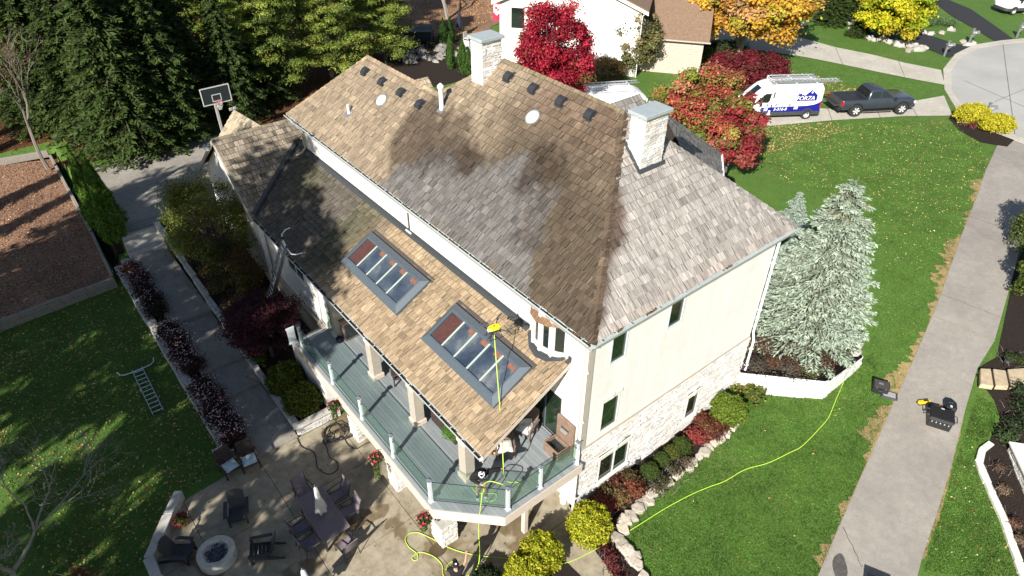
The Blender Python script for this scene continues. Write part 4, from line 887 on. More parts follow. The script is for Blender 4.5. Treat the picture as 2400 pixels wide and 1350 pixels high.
# ------------------------------------------------------------------ the deck
DZ = 2.75
deck = thing('deck', 'raised grey-green plank deck with glass railing wrapping the porch side of the house', 'deck')
DOUT = [(-5.06, 11.55), (-5.06, 1.52), (-3.40, -.17), (-.02, -.17), (-.02, 11.55)]
bw = .142; x = -5.06; k = 0
def span_y(x):
    y0 = -.17 if x > -3.40 else -.17+(x+3.40)/(-5.06+3.40)*(1.52+.17); return y0, 11.55
while x < -.05:
    x1 = min(x+bw, -.02); a0, a1 = span_y(x+.003)[0], span_y(x1-.004)[0]; cuts = [11.55]+[7.4 if k % 2 else 5.1]
    segs = [(None, cuts[1]-.002), (cuts[1]+.002, 11.55)]
    for s0, s1 in segs:
        q = [(x+.003, a0 if s0 is None else s0), (x1-.004, a1 if s0 is None else s0), (x1-.004, s1), (x+.003, s1)]
        MB().prism(q, DZ-.03, DZ).build('plank', 'deck_board', deck)
    x += bw; k += 1
m = MB(); m.prism([(-4.95, 11.5), (-4.95, 1.6), (-3.38, -.05), (-.05, -.05), (-.05, 11.5)], DZ-.26, DZ-.04); m.build('joists', 'dark_timber', deck)
def fascia(a, b):
    a, b = np.array(a), np.array(b); d = (b-a)/np.linalg.norm(b-a); n = np.array([d[1], -d[0]]); n = -n if n @ (a-np.array([-2, 5])) < 0 else n
    m = MB(); q = [a, b, b+n*.03, a+n*.03]; m.prism(q, DZ-.47, DZ-.035); m.build('fascia', 'fascia_beige', deck)
for i in range(3): fascia(DOUT[i], DOUT[i+1])
fascia((-5.06, 11.55), (-3.4, 11.56)) if False else None
RP = [(-4.93, 11.38), (-4.93, 8.63), (-4.93, 6.31), (-4.93, 4.11), (-4.93, 1.77), (-3.16, -.02), (-1.81, -.03), (-.16, -.03)]
for (x, y) in RP:
    m = MB().box(x-.055, x+.055, y-.055, y+.055, DZ, DZ+1.10); p = m.build('rail_post', 'white_vinyl', deck, bevel=.008)
    c = MB(); c.box(x-.085, x+.085, y-.085, y+.085, DZ+1.10, DZ+1.125); c.add([(x-.075, y-.075, DZ+1.125), (x+.075, y-.075, DZ+1.125), (x+.075, y+.075, DZ+1.125), (x-.075, y+.075, DZ+1.125), (x, y, DZ+1.165)], [(0, 1, 4), (1, 2, 4), (2, 3, 4), (3, 0, 4)]); c.build('post_cap', 'post_cap', p)
    MB().box(x-.075, x+.075, y-.075, y+.075, DZ, DZ+.05).build('post_skirt', 'white_vinyl', p)
for a, b in zip(RP[:-1], RP[1:]):
    a, b = np.array([*a, 0]), np.array([*b, 0]); d = (b-a)/np.linalg.norm(b-a); a, b = a+d*.065, b-d*.065; n = np.array([d[1], -d[0], 0])*.006
    g = MB().extrude([a+(0, 0, DZ+.09)-n, b+(0, 0, DZ+.09)-n, b+(0, 0, DZ+1.0)-n, a+(0, 0, DZ+1.0)-n], n*2).build('glass_panel', 'rail_glass', deck)
    t = MB(); t.bar(a+(0, 0, DZ+1.008), b+(0, 0, DZ+1.008), .016, .016); t.bar(a+(0, 0, DZ+.08), b+(0, 0, DZ+.08), .02, .02); t.build('glass_edge', 'glass_pane', g)
    for q in (a+d*.02, b-d*.02):
        for z in (.22, .85): MB().box(q[0]-.025, q[0]+.025, q[1]-.025, q[1]+.025, DZ+z-.03, DZ+z+.03).build('clamp', 'post_cap', g)
# stone piers carrying the outer edge, posts above
def pier(x, y, top=1.18, w=.30, seed=0):
    p = thing('pier', '', ''); p.parent = deck
    MB().box(x-w, x+w, y-w, y+w, -.05, top).build('pier_core', 'mortar', p)
    def each(mm): mm.build('stone', 'ledge_stone', p)
    kw = dict(lens=(.22, .5), hts=(.07, .12), proud=(.02, .055), each=each)
    veneer(lambda a, d, z: (a, y-w-d, z), x-w-.03, x+w+.03, 0, top, seed=seed, **kw); veneer(lambda a, d, z: (x-w-d, a, z), y-w-.03, y+w+.03, 0, top, seed=seed+1, **kw)
    MB().box(x-w-.07, x+w+.07, y-w-.07, y+w+.07, top, top+.06).build('pier_cap', 'limestone', p, bevel=.012)
    MB().box(x-.1, x+.1, y-.1, y+.1, top+.06, DZ-.26).build('pier_post', 'fascia_beige', p, bevel=.01)
for i, y in enumerate((1.95, 4.95, 7.98)): pier(-4.42, y, seed=200+i*5)
MB().box(-2.16, -1.98, .30, .48, 0, DZ-.26).build('post', 'fascia_beige', deck, bevel=.01)
# skirt wall below the left end
m = MB(); m.box(-4.98, -4.8, 9.62, 12.6, -.1, DZ-.47); m.box(-4.8, -3.2, 9.62, 9.78, -.1, DZ-.3); m.build('skirt_wall', 'stucco', deck)
# stair at the far end going down behind the skirt wall
for k in range(7):
    z = DZ-.18*(k+1); y = 11.56+.27*k
    MB().box(-4.75, -3.42, y, y+.29, z-.04, z).build('tread', 'deck_board', deck); MB().box(-4.75, -3.42, y+.002, y+.02, z, z+.15).build('riser', 'fascia_beige', deck)
m = MB(); m.extrude([(-3.41, 11.56, DZ-.02), (-3.41, 13.6, DZ-1.4), (-3.41, 13.6, DZ-1.62), (-3.41, 11.56, DZ-.3)], (.03, 0, 0)); m.build('stringer', 'fascia_beige', deck)
x, y = -5.02, 11.62
m = MB(); m.box(x-.30, x+.05, y+.15, y+.19, DZ-.02, DZ+.06); m.box(x-.30, x+.05, y+.15, y+.19, DZ+.75, DZ+.83); m.box(x-.28, x+.03, y+.16, y+.18, DZ+.06, DZ+.75)
m.build('stair_panel', 'white_vinyl', deck)
m = MB().extrude([(-3.34, 12.6, 2.0), (-3.34, 11.15, DZ+.1), (-3.34, 11.15, DZ+.95), (-3.34, 12.6, 3.0)], (.02, 0, 0)); m.build('glass_panel', 'rail_glass', deck)
m = MB().box(-3.42, -3.30, 11.02, 11.14, DZ, DZ+1.1); m.build('rail_post', 'white_vinyl', deck)

# ------------------------------------------------------------------ garden walls, kerbs and edging
def stone_run(name, label, cat, pts, hgt, w, lens, mat='limestone', seed=0, cap=None, zf=None, rows=1, jit=.015, group=None, base=None):
    """a low wall or kerb of separate blocks along pts (x, y)"""
    rr = random.Random(seed); pts = [np.array(p[:2], float) for p in pts]; t = thing(name, label, cat, (0, 0, 0), 0, group); zf = zf or h
    for r_ in range(rows):
        for i in range(len(pts)-1):
            a, b = pts[i], pts[i+1]; L = np.linalg.norm(b-a); d = (b-a)/L; n = np.array([-d[1], d[0]]); s = -rr.uniform(0, .2) if r_ else 0
            while s < L-.05:
                e = min(s+rr.uniform(*lens), L); e = L if L-e < lens[0]*.5 else e; s0 = max(s, 0); c = a+d*(s0+e)/2; z = zf(c[0], c[1]) if base is None else base
                ww = w*rr.uniform(.9, 1.08); o = rr.uniform(-jit, jit); z0, z1 = z+hgt*r_/rows-.05*(r_ == 0), z+hgt*(r_+1)/rows-.008+(rr.uniform(-jit, jit) if r_ == rows-1 else 0)
                j = lambda: rr.uniform(-jit, jit)
                q = [c-d*(e-s0)/2*.985+n*(ww/2+j()), c-d*(e-s0)/2*.985-n*(ww/2+j()), c+d*(e-s0)/2*.985-n*(ww/2+j()), c+d*(e-s0)/2*.985+n*(ww/2+j())]
                MB().prism(q[::-1] if np.cross(q[1]-q[0], q[2]-q[1]) < 0 else q, z0, z1).build('stone', mat, t, bevel=.012); s = e
    return t
stone_run('retaining_wall', 'long low dry stone wall between the dark lawn and the leaf covered bed', 'wall', [(-24, 20.3), (-14.8, 24.55), (-9.55, 24.85)], .60, .18, (.5, 1.2), 'timber_grey', seed=1, rows=2, zf=lambda x, y: 0)
stone_run('timber_edging', 'weathered grey timber edging at the far side of the leafy bed', 'edging', [(-22, 44.5), (-15, 42.0), (-12.2, 42.1), (-9.3, 41.5)], .40, .2, (2.4, 3.4), 'timber_grey', seed=2, zf=lambda x, y: .95)
stone_run('timber_edging', 'weathered grey timber edging beside the tall arborvitae', 'edging', [(-9.3, 41.3), (-9.42, 30), (-9.6, 25.1)], .16, .16, (2.4, 3.4), 'timber_grey', seed=3, zf=leafz)
KX = -9.08
for (y0, y1, z, lab) in ((19.6, 25.9, .55, 'upper stone kerb of the rose bed by the lawn'), (14.7, 19.5, .45, 'middle stone kerb of the rose bed by the lawn'), (10.4, 14.6, .34, 'lowest stone kerb of the rose bed by the lawn')):
    stone_run('stone_kerb', lab, 'kerb', [(KX, y1), (KX, y0)], z, .42, (.8, 1.5), seed=int(y0), zf=lambda x, y: 0, group='kerbs along the rose beds')
for y, z in ((25.95, .66), (19.55, .5), (14.65, .4)):
    stone_run('stone_step', {25.95: 'grey stone cross wall at the top of the rose beds', 19.55: 'grey stone cross wall between upper and middle rose beds', 14.65: 'grey stone cross wall between middle and lower rose beds'}[y], 'wall', [(-8.9, y), (-8.46, y)], z, .5, (.3, .6), seed=int(y)+3, zf=lambda x, y: 0, group='cross walls of the rose beds')
sheet('rose_bed_soil', [(-8.9, 10.2), (-8.44, 10.2), (-8.44, 26.2), (-8.9, 26.2)], 'mulch', .0, lambda x, y: .2+.35*sst(10, 25, y), 1.0)
stone_run('planter_wall', 'long grey stone kerb between the stepped walk and the shrub planter', 'kerb', [(-6.42, 27.4), (-6.42, 21.4), (-6.40, 15.6), (-6.42, 9.7)], .30, .26, (1.3, 2.2), seed=21, zf=lambda x, y: .26+1.0*sst(13.5, 25.5, y))
for r_ in range(1):
    t = thing('planter_wall', 'short stacked stone planter wall facing the patio below the deck', 'wall')
    def each(mm): mm.build('stone', 'ledge_stone', t)
    MB().box(-6.5, -4.6, 9.50, 9.70, -.05, .46).build('wall_core', 'mortar', t)
    veneer(lambda a, d, z: (a, 9.5-d, z), -6.52, -4.6, 0, .46, seed=61, lens=(.2, .5), hts=(.07, .12), proud=(.01, .04), each=each)
    for k in range(3): MB().box(-6.56+.66*k, -6.56+.66*(k+1)-.01, 9.40, 9.76, .46, .53).build('coping', 'limestone', t, bevel=.012)
# low seat wall by the fire pit
SW = [(-11.2, 9.45), (-12.86, 7.35), (-12.86, 6.4), (-12.6, 4.6)]
stone_run('seat_wall', 'low grey stone seat wall curving round the fire pit terrace', 'wall', SW, .46, .34, (1.0, 1.9), seed=31, zf=lambda x, y: 0)
# white stone retaining wall round the raised spruce bed
t = thing('retaining_wall', 'pale split stone retaining wall round the raised spruce bed', 'wall')
def rw_face(a, b, z0a, z0b, z1, seed):
    a, b = np.array(a), np.array(b); L = np.linalg.norm(b-a); d = (b-a)/L; n = np.array([d[1], -d[0]])
    lean = .14
    def fr(s, q, z): p = a+d*s+n*(q+.16+lean*(1-z/1.4)); return (p[0], p[1], z)
    def each(mm): mm.build('stone', 'ledge_stone', t)
    m = MB(); z0 = min(z0a, z0b)-.1
    m.add([fr(0, -.02, z0), fr(L, -.02, z0), fr(L, -.02, z1), fr(0, -.02, z1)], [(0, 1, 2, 3)]); m.build('wall_core', 'mortar', t)
    veneer(fr, -.05, L+.12, z0, z1, seed=seed, lens=(.22, .6), hts=(.08, .13), proud=(.005, .06), gapw=.03, each=each)
    k = max(1, int(L/.85)); W_ = .42
    for i in range(k):
        s0, s1 = L*i/k, L*(i+1)/k-.012; P = [a+d*s0+n*.24, a+d*s1+n*.24, a+d*s1+n*(.24-W_), a+d*s0+n*(.24-W_)]
        MB().prism([tuple(p) for p in P][::-1], z1, z1+.07).build('coping', 'ledge_stone', t, bevel=.012)
rw_face((9.62, .05), (12.02, -2.52), .1, .2, 1.30, 81)
rw_face((12.02, -2.52), (14.5, -2.62), .2, .6, 1.30, 82)
for i, (x, y, r_) in enumerate(((12.45, -2.1, .2), (12.75, -2.05, .17), (14.4, -2.5, .25), (14.9, -2.35, .22), (15.3, -2.0, .24))):
    o = MB().blob((x, y, 1.38), r_*1.4, r_, .12, seed=i, col=(.58, .54, .5)).build('coping_rock', 'pale_rock', t)
# pale rocks edging the bed along the facade
ek = PG(*EDGE_L); ek = [np.array(p) for p in ek]; rr = random.Random(5); n = 0
def along(pts, step):
    out = []; carry = 0
    for i in range(len(pts)-1):
        L = np.linalg.norm(pts[i+1]-pts[i]); s = carry
        while s < L: out.append(pts[i]+(pts[i+1]-pts[i])*s/L); s += step*rr.uniform(.8, 1.25)
        carry = s-L
    return out
rock_edge = thing('rock_edging', 'curving row of pale rough rocks edging the mulch bed along the lawn', 'edging')
for i, p in enumerate(along(ek, .34)):
    r_ = rr.uniform(.17, .27); c = rr.choice([(.47, .41, .33), (.52, .46, .38), (.40, .355, .29), (.54, .47, .37)]); n = rr.choice((5, 6, 7)); A_ = sorted(rr.uniform(0, 6.28) for _ in range(n)); A_ = [2*math.pi*(k+rr.uniform(-.25, .25))/n for k in range(n)]
    q = [(r_*rr.uniform(.8, 1.2)*math.cos(a)*1.15, r_*rr.uniform(.8, 1.2)*math.sin(a)) for a in A_]; m = MB(); zt = rr.uniform(.10, .17); V = [(x*1.06, y*1.06, -.06) for x, y in q]+[(x, y, zt*.75) for x, y in q]+[(x*.82, y*.82, zt+rr.uniform(-.02, .02)) for x, y in q]
    m.add(V, [(a*n+k, a*n+(k+1) % n, (a+1)*n+(k+1) % n, (a+1)*n+k) for a in (0, 1) for k in range(n)]+[tuple(range(2*n, 3*n))]); m.c = [c]*len(m.f)
    o = m.build('rock', 'pale_rock', rock_edge); o.location = (p[0]+rr.uniform(-.08, .08), p[1]+rr.uniform(-.08, .08), p[2]+.02); o.rotation_euler = (rr.uniform(-.1, .1), rr.uniform(-.1, .1), rr.uniform(0, 3.1))
# neighbour's kerb of cream blocks and slabs on the right
stone_run('block_edging', 'curving row of cream cast blocks between the right-hand grass and mulch', 'edging', PG((2322, 1040), (2300, 1058), (2293, 1085), (2312, 1135), (2352, 1225), (2385, 1318), (2410, 1400)), .14, .26, (.42, .6), 'trim_cream', seed=44)
for i, (q, lab) in enumerate(((((2293, 872), (2318, 872), (2322, 918), (2290, 914)), 'leftmost tan sandstone slab beside the old drive'), (((2322, 873), (2352, 876), (2358, 918), (2326, 918)), 'second tan sandstone slab beside the old drive'), (((2356, 874), (2405, 868), (2412, 912), (2362, 918)), 'tan sandstone slab under the rose bush at the right edge'))):
    P = PG(*q); m = MB(); z = P[0][2]; m.extrude([(p[0], p[1], z+.02) for p in P], (0, 0, .22)); o = m.build('stone_slab', 'sandstone', bevel=.03, seg=2); tag(o, lab, 'stone slab', 'sandstone slabs')
# the neighbour's pale stone wall at the right edge
A, B, C = at(2350, 1073, .2), at(2402, 1190, .2), at(2402, 1005, .95)
t2 = thing('garden_wall', 'pale stone wall of the neighbouring house at the right picture edge', 'wall')
d2 = (B-A); d2 = d2/np.linalg.norm(d2[:2]); L2 = 6.0; n2_ = np.array([d2[1], -d2[0]]); n2_ = -n2_ if n2_ @ (CAMP[:2]-A[:2]) < 0 else n2_
fr = lambda a, d, z: (A[0]+d2[0]*a+n2_[0]*d, A[1]+d2[1]*a+n2_[1]*d, z)
m = MB(); m.add([fr(0, 0, 0), fr(L2, 0, 0), fr(L2, 0, 1.0), fr(0, 0, 1.0), fr(0, -3, 0), fr(L2, -3, 0), fr(L2, -3, 1.0), fr(0, -3, 1.0)], [(0, 1, 2, 3), (3, 2, 6, 7), (0, 3, 7, 4), (1, 5, 6, 2)]); m.build('wall_core', 'mortar', t2)
def each(mm): mm.build('stone', 'ledge_stone', t2)
veneer(fr, 0, L2, .05, 1.0, seed=91, lens=(.2, .5), hts=(.07, .12), proud=(.01, .045), each=each)
m = MB(); m.extrude([fr(-.08, .1, 1.0), fr(L2, .1, 1.0), fr(L2, -.5, 1.0), fr(-.08, -.5, 1.0)], (0, 0, .08)); m.build('coping', 'trim_cream', t2, bevel=.01)
# ------------------------------------------------------------------ plants
def limb(m, a, b, r0, r1, sag=.12, n=5, sides=6, seed=0):
    a, b = np.asarray(a, float), np.asarray(b, float); L = np.linalg.norm(b-a); P = []
    for i in range(n+1):
        t = i/n; p = a+(b-a)*t; p = p+np.array([nz(seed+t*2, 1.3, 0), nz(seed+t*2, 7.7, 0), sag*math.sin(math.pi*t)])*np.array([.12*L*math.sin(math.pi*t), .12*L*math.sin(math.pi*t), L*.6]); P.append(p)
    m.tube(P, [r0+(r1-r0)*i/n for i in range(n+1)], sides, cap=False)
def leaf_clumps(name, cents, rads, n_each, size, cols, wts, mat, parent, flat=1.0, var=.18, cvar=.22, aspect=.6, up=.5, shell=.45, mixk=.25, fold=.0):
    """leaves spread through many clumps; every clump leans to one colour of the palette"""
    cents = np.asarray(cents, float); K = len(cents); rads = np.broadcast_to(np.asarray(rads, float), (K,)); pal = np.array([lin(c) for c in cols]); w = np.ones(len(pal)) if wts is None else np.array(wts, float); w /= w.sum()
    ck = rng.choice(len(pal), K, p=w) if not callable(var) else None
    n = int(K*n_each); idx = rng.integers(0, K, n); d = rdir(n); rr = rng.uniform(0, 1, (n, 1))**shell
    P = cents[idx]+d*rr*rads[idx][:, None]*np.array([1, 1, flat])*(1+.25*rng.normal(size=(n, 1)))
    N = d*.55+rdir(n)*.6+np.array([0, 0, up]); T = rdir(n)+np.array([0, 0, -.25])
    ci = np.where(rng.uniform(size=n) < mixk, rng.choice(len(pal), n, p=w), ck[idx])
    cb = 1+rng.normal(size=K)*cvar*.6; C = np.clip(pal[ci]*(cb[idx]*(1+rng.uniform(-.3, .3, n)*var*2))[:, None], .004, .9)
    s = size*rng.uniform(.65, 1.35, n); return quads(name, P, N, T, s*aspect, s, C, mat, parent, fold)
def crown_points(c, rx, ry, rz, n, seed, fill=.62, low=-.75, lump=.3):
    rr = np.random.default_rng(seed); out = []
    while len(out) < n:
        d = rr.normal(size=3); d /= np.linalg.norm(d)
        if d[2] < low: continue
        k = (rr.uniform(fill**3, 1)**(1/3))*(1+lump*mnoise.noise(Vector(d*1.7)+Vector((seed, seed*.37, 0))))
        out.append(np.asarray(c)+d*k*np.array([rx, ry, rz]))
    return np.array(out)
def tree(name, label, base, H, r, cols, wts=None, nclump=60, leaves=260, size=.13, clump=.55, trunk=.14, tf=.30, mat='foliage', bark='bark', group=None, seed=1, rz=None, cat='tree', flat=.8, stems=1, fill=.62, low=-.75, **kw):
    t = thing(name, label, cat, base, 0, group); z0 = H*tf; rz = rz or (H-z0)/2; c = np.array([0, 0, H-rz])
    pts = crown_points(c, r, r, rz, nclump, seed, fill, low); m = MB(); rr = random.Random(seed)
    for s in range(stems):
        a = np.array([.12*s*math.cos(s*2.1), .12*s*math.sin(s*2.1), -.15]); top = c+np.array([rr.uniform(-.2, .2)*r, rr.uniform(-.2, .2)*r, rz*.3])
        limb(m, a, top, trunk/(1+.25*(stems-1)), trunk*.25, .0, 7, 8, seed+s)
    for k, p in enumerate(pts[::2]):
        q = np.array([0, 0, -.15])+(c+np.array([0, 0, rz*.3]))*min(.92, max(.45, (p[2]*.55)/(c[2]+rz*.3+1e-6))); limb(m, q, p, trunk*.3, trunk*.06, .1, 4, 5, seed+k)
    m.build('trunk', bark, t, smooth=True)
    leaf_clumps('crown', pts, clump*np.random.default_rng(seed).uniform(.7, 1.3, nclump), leaves, size, cols, wts, mat, t, flat, **kw); return t

def conifer_mesh(H, Rb, cols, nb=26, seed=1, droop=.25, tip=.0, low=.06, spray=11, qs=.14, lay=.30, tipcol=None, ragged=.25, power=.85, thin=.22):
    """needle sprays along whorled branches: arrays for quads() and the branch wood"""
    rr = np.random.default_rng(seed); P, N, T, Wd, Ln, C = [], [], [], [], [], []; m = MB(); pal = np.array([lin(c) for c in cols]); tc = np.array(lin(tipcol)) if tipcol is not None else None
    z = H*low
    while z < H*.985:
        t = (z-H*low)/(H*(1-low)); R_ = Rb*(1-t)**power; n = max(5, int(nb*(R_/Rb)**.6))
        for k in range(n):
            a = 2*math.pi*(k+rr.uniform(-.5, .5))/n+z*2.4; L = R_*rr.uniform(1-ragged, 1+ragged*.4)+.08; zz = z+rr.uniform(-.5, .5)*lay
            d = np.array([math.cos(a), math.sin(a), 0]); sd = np.array([-d[1], d[0], 0]); ns = max(3, int(spray*L/Rb*1.6)+3)
            cb = pal[rr.integers(len(pal))]*rr.uniform(.75, 1.25)
            if L > Rb*.3: m.tube([(0, 0, zz+.1*L), d*L*.5+(0, 0, zz-droop*.12*L), d*L*.92+(0, 0, zz-droop*L*.8+tip*L)], [.03, .018, .006], 3, cap=False)
            for j in range(ns):
                u = (j+rr.uniform(.2, .9))/ns; u = .18+.82*u; zc = zz-droop*L*u*u+tip*L*u**3; wdt = thin*L*(1-u*.72)+.04
                for s in (-1, 0, 1):
                    off = s*wdt*rr.uniform(.35, 1.0); p = d*L*u+sd*off+np.array([0, 0, zc-.15*abs(off)+rr.uniform(-.04, .05)])
                    P.append(p); T.append(d*(1 if s == 0 else .75)+sd*s*.75+np.array([0, 0, -droop*u+.15])); N.append(np.array([0, 0, 1.])+rr.normal(size=3)*.38); l = qs*rr.uniform(.7, 1.35); Ln.append(l); Wd.append(l*rr.uniform(.22, .42))
                    c = cb*rr.uniform(.8, 1.2); k_ = u**1.15
                    C.append(c if tc is None else c*(1-k_)+tc*k_*rr.uniform(.85, 1.15))
        z += lay*(.55+.45*(1-t))
    m.tube([(0, 0, -.2), (0, 0, H*.5), (0, 0, H*.98)], [H*.018, H*.010, .01], 8)
    return tuple(np.array(q) for q in (P, N, T, Wd, Ln, C)), m
def conifer(name, label, base, H, Rb, cols, group=None, mat='needles', cat='tree', **kw):
    (P, N, T, Wd, Ln, C), m = conifer_mesh(H, Rb, cols, **kw); t = thing(name, label, cat, base, 0, group); m.build('trunk', 'bark', t)
    quads('crown', P, N, T, Wd, Ln, np.clip(C, .003, .9), mat, t); return t

# blue spruces in the raised bed
BLUE = [(.25, .33, .255), (.29, .37, .29), (.22, .30, .215)]
b, hh = stand(1998, 420, 812, RBED_Z); b = at(1878, 792, RBED_Z); hh = up_to(b, 420)
conifer('blue_spruce', 'tall silvery blue spruce growing in the raised bed beside the house corner', b, hh, 2.75, [(.13, .17, .11), (.16, .20, .13), (.17, .155, .085), (.12, .15, .10)], nb=30, seed=3, droop=.30, tip=.22, spray=36, qs=.085, lay=.47, tipcol=(.42, .50, .39), low=.10, power=.66, ragged=.26, thin=.20)
b2, h2 = stand(1877, 452, 590, 1.4)
conifer('blue_spruce', 'smaller blue spruce behind the tall one, its tip beside the roof corner', b2, h2, 1.25, BLUE, nb=24, seed=5, droop=.12, tip=.16, spray=22, qs=.085, lay=.3, tipcol=(.33, .40, .33), low=.06)
# brown tangle of creeping shrubs under them
def tangle(name, label, pts, hgt, n, cols, seed, twigs=60, cat='shrub', size=.05, **kw):
    c0 = np.mean(np.array(pts), 0); t = thing(name, label, cat, c0, 0, kw.pop('group', None)); rr = random.Random(seed); m = MB()
    for k in range(twigs):
        p = np.array(rr.choice(pts))-c0+np.array([rr.gauss(0, .25), rr.gauss(0, .25), 0]); a = rr.uniform(0, 6.3); L = rr.uniform(.4, 1.0)*hgt*1.3; q = p+np.array([math.cos(a)*L*.8, math.sin(a)*L*.8, L*.8]); limb(m, p, q, .010, .003, .1, 3, 3, seed+k)
    m.build('stems', 'twig', t)
    cc = np.array([np.array(p)-c0+np.array([0, 0, hgt*.5]) for p in pts]); leaf_clumps('leaves', cc, hgt*.85, n/len(cc), size, cols, None, 'foliage', t, .6, **kw); return t
rr = random.Random(3)
TP = [(x, y, RBED_Z) for x, y in [(10.3, -.1), (10.9, -.6), (11.5, -1.3), (12.0, -1.7), (10.6, .5), (11.4, .1), (12.2, -.7), (12.9, -1.5), (11.9, .6), (12.9, .1), (13.4, -1.8)]]
tangle('creeping_shrub', 'low brown and green tangled creeper spread over the raised bed', TP+[(9.95, .05, RBED_Z), (10.4, -.45, RBED_Z), (11.2, -1.35, RBED_Z), (11.8, -1.95, RBED_Z), (12.6, -2.0, RBED_Z), (13.6, -2.2, RBED_Z), (14.4, -2.0, RBED_Z)], .62, 19000, [(.10, .075, .045), (.12, .05, .035), (.09, .10, .035), (.16, .13, .05), (.07, .06, .05)], 4, 140)
tangle('climbing_shrub', 'leafy shrub against the far corner of the house above the raised bed', [(10.2, 1.2, 1.3), (10.8, 2.0, 1.3), (10.5, 1.8, 2.2), (11.2, 2.8, 1.8)], .8, 5000, [(.10, .075, .045), (.08, .12, .03), (.12, .06, .04), (.06, .06, .05)], 9, 70)

# clipped bushes
def bush(name, label, c, r, cols, wts=None, n=6000, size=.05, hz_=.85, seed=1, cat='bush', group=None, aspect=.5, mat='foliage', rough=.12, elong=1.0, rz=0, zoff=.0):
    t = thing(name, label, cat, (c[0], c[1], c[2]), rz, group); m = MB(); rr = random.Random(seed)
    for k in range(9):
        a = rr.uniform(0, 6.3); m.tube([(0, 0, -.05), (math.cos(a)*r*.4, math.sin(a)*r*.4, r*hz_*.8), (math.cos(a)*r*.8, math.sin(a)*r*.7, r*hz_*1.3)], [.02, .012, .004], 4, cap=False)
    m.build('stems', 'bark', t)
    g = np.random.default_rng(seed); d = g.normal(size=(n, 3)); d /= np.linalg.norm(d, axis=1, keepdims=True); d[:, 2] = np.where(d[:, 2] < -.55, -d[:, 2], d[:, 2])
    bump = np.array([1+rough*2*mnoise.noise(Vector(q*2.6)+Vector((seed, 0, seed)))+rough*mnoise.noise(Vector(q*7)+Vector((0, seed, 0))) for q in d])
    k = g.uniform(.72, 1.02, n)*bump; P = d*k[:, None]*r*np.array([elong, 1, hz_])+np.array([0, 0, r*hz_*.78+zoff])
    pal = np.array([lin(q) for q in cols]); w = np.ones(len(pal)) if wts is None else np.array(wts, float); C = pal[g.choice(len(pal), n, p=w/w.sum())]*(g.uniform(.7, 1.3, (n, 1)))
    quads('leaves', P, d*.5+g.normal(size=(n, 3))*.55, d*.9+g.normal(size=(n, 3))*.5, size*aspect*g.uniform(.7, 1.3, n), size*g.uniform(.7, 1.3, n), np.clip(C, .003, .9), mat, t); return t
YEL = [(.44, .42, .025), (.50, .47, .04), (.34, .37, .02), (.24, .28, .02)]
bush('golden_bush', 'rounded golden yellow evergreen at the foot of the house corner', G(1378, 1252), .76, YEL, n=7500, size=.055, seed=1, hz_=.95)
bush('golden_bush', 'golden yellow evergreen beside the path, upper of the pair', G(1268, 1318), .74, YEL, n=7000, size=.055, seed=2, hz_=.95)
bush('golden_bush', 'golden yellow evergreen cut by the bottom edge, lower of the pair', G(1232, 1368), .74, YEL, n=7000, size=.055, seed=3, hz_=.95)
bush('dark_bush', 'dark green bush at the bottom edge left of the golden ones', G(1140, 1372), .50, [(.02, .035, .012), (.03, .05, .02), (.04, .06, .02)], n=3500, size=.045, seed=4)
GB = [(.13, .19, .02), (.16, .23, .025), (.10, .15, .018), (.19, .25, .04)]
bush('clipped_ball_bush', 'largest clipped bright green ball near the retaining wall', G(1701, 982), .74, GB, n=9000, size=.05, seed=5, hz_=.9)
SB = [(.05, .085, .018), (.065, .11, .02), (.045, .07, .015), (.09, .115, .02)]
for i, (u, v, r_, lab) in enumerate(((1521, 1113, .36, 'clipped green ball bush nearest the basement window'), (1549, 1085, .31, 'second small clipped ball bush along the stone wall'), (1572, 1068, .32, 'third small clipped ball bush, slightly yellower'), (1596, 1055, .39, 'fourth small clipped ball bush next to the red shrub'))):
    bush('clipped_ball_bush', lab, G(u, v), r_, SB if i != 2 else [(.10, .12, .02), (.12, .13, .025), (.07, .09, .02)], n=3800, size=.035, seed=10+i, group='small clipped ball bushes')
RED = [(.17, .055, .03), (.22, .10, .04), (.12, .04, .03), (.20, .14, .05), (.09, .075, .03), (.28, .05, .045)]
def loose(name, label, cs, r_, n, cols, seed, size=.055, twigs=40, wts=None, **kw):
    pts = [np.array(G(*c)) for c in cs]; return tangle(name, label, pts, r_, n, cols, seed, twigs, size=size, **kw)
loose('barberry_shrub', 'russet red shrub below the basement window pair', [(1415, 1190), (1450, 1172), (1482, 1152), (1445, 1140), (1425, 1165), (1470, 1130)], .50, 8000, RED, 21, twigs=60)
loose('barberry_shrub', 'russet red shrub below the single basement window', [(1632, 1030), (1655, 1012), (1682, 1005), (1645, 992), (1668, 1022)], .48, 6500, RED, 22, twigs=50)
loose('bare_shrub', 'low brown twiggy shrub between the ball bushes and the rock edging', [(1555, 1132), (1582, 1108), (1608, 1088), (1540, 1150)], .34, 1800, [(.10, .075, .05), (.13, .10, .06), (.07, .08, .03), (.16, .05, .05)], 23, size=.04, twigs=150)
loose('variegated_shrub', 'yellow green leafy shrub hiding the end of the retaining wall', [(1705, 925), (1730, 905), (1760, 930), (1720, 880), (1700, 900), (1765, 905)], .62, 5200, [(.16, .18, .03), (.26, .24, .05), (.09, .12, .02), (.34, .20, .03), (.12, .16, .03)], 24, size=.08)
loose('barberry_shrub', 'small dark red shrub at the near end of the mulch bed', [(1420, 1290), (1432, 1315), (1440, 1335), (1450, 1360)], .3, 1500, [(.10, .02, .02), (.16, .035, .035), (.06, .02, .02)], 25, size=.04, twigs=50)
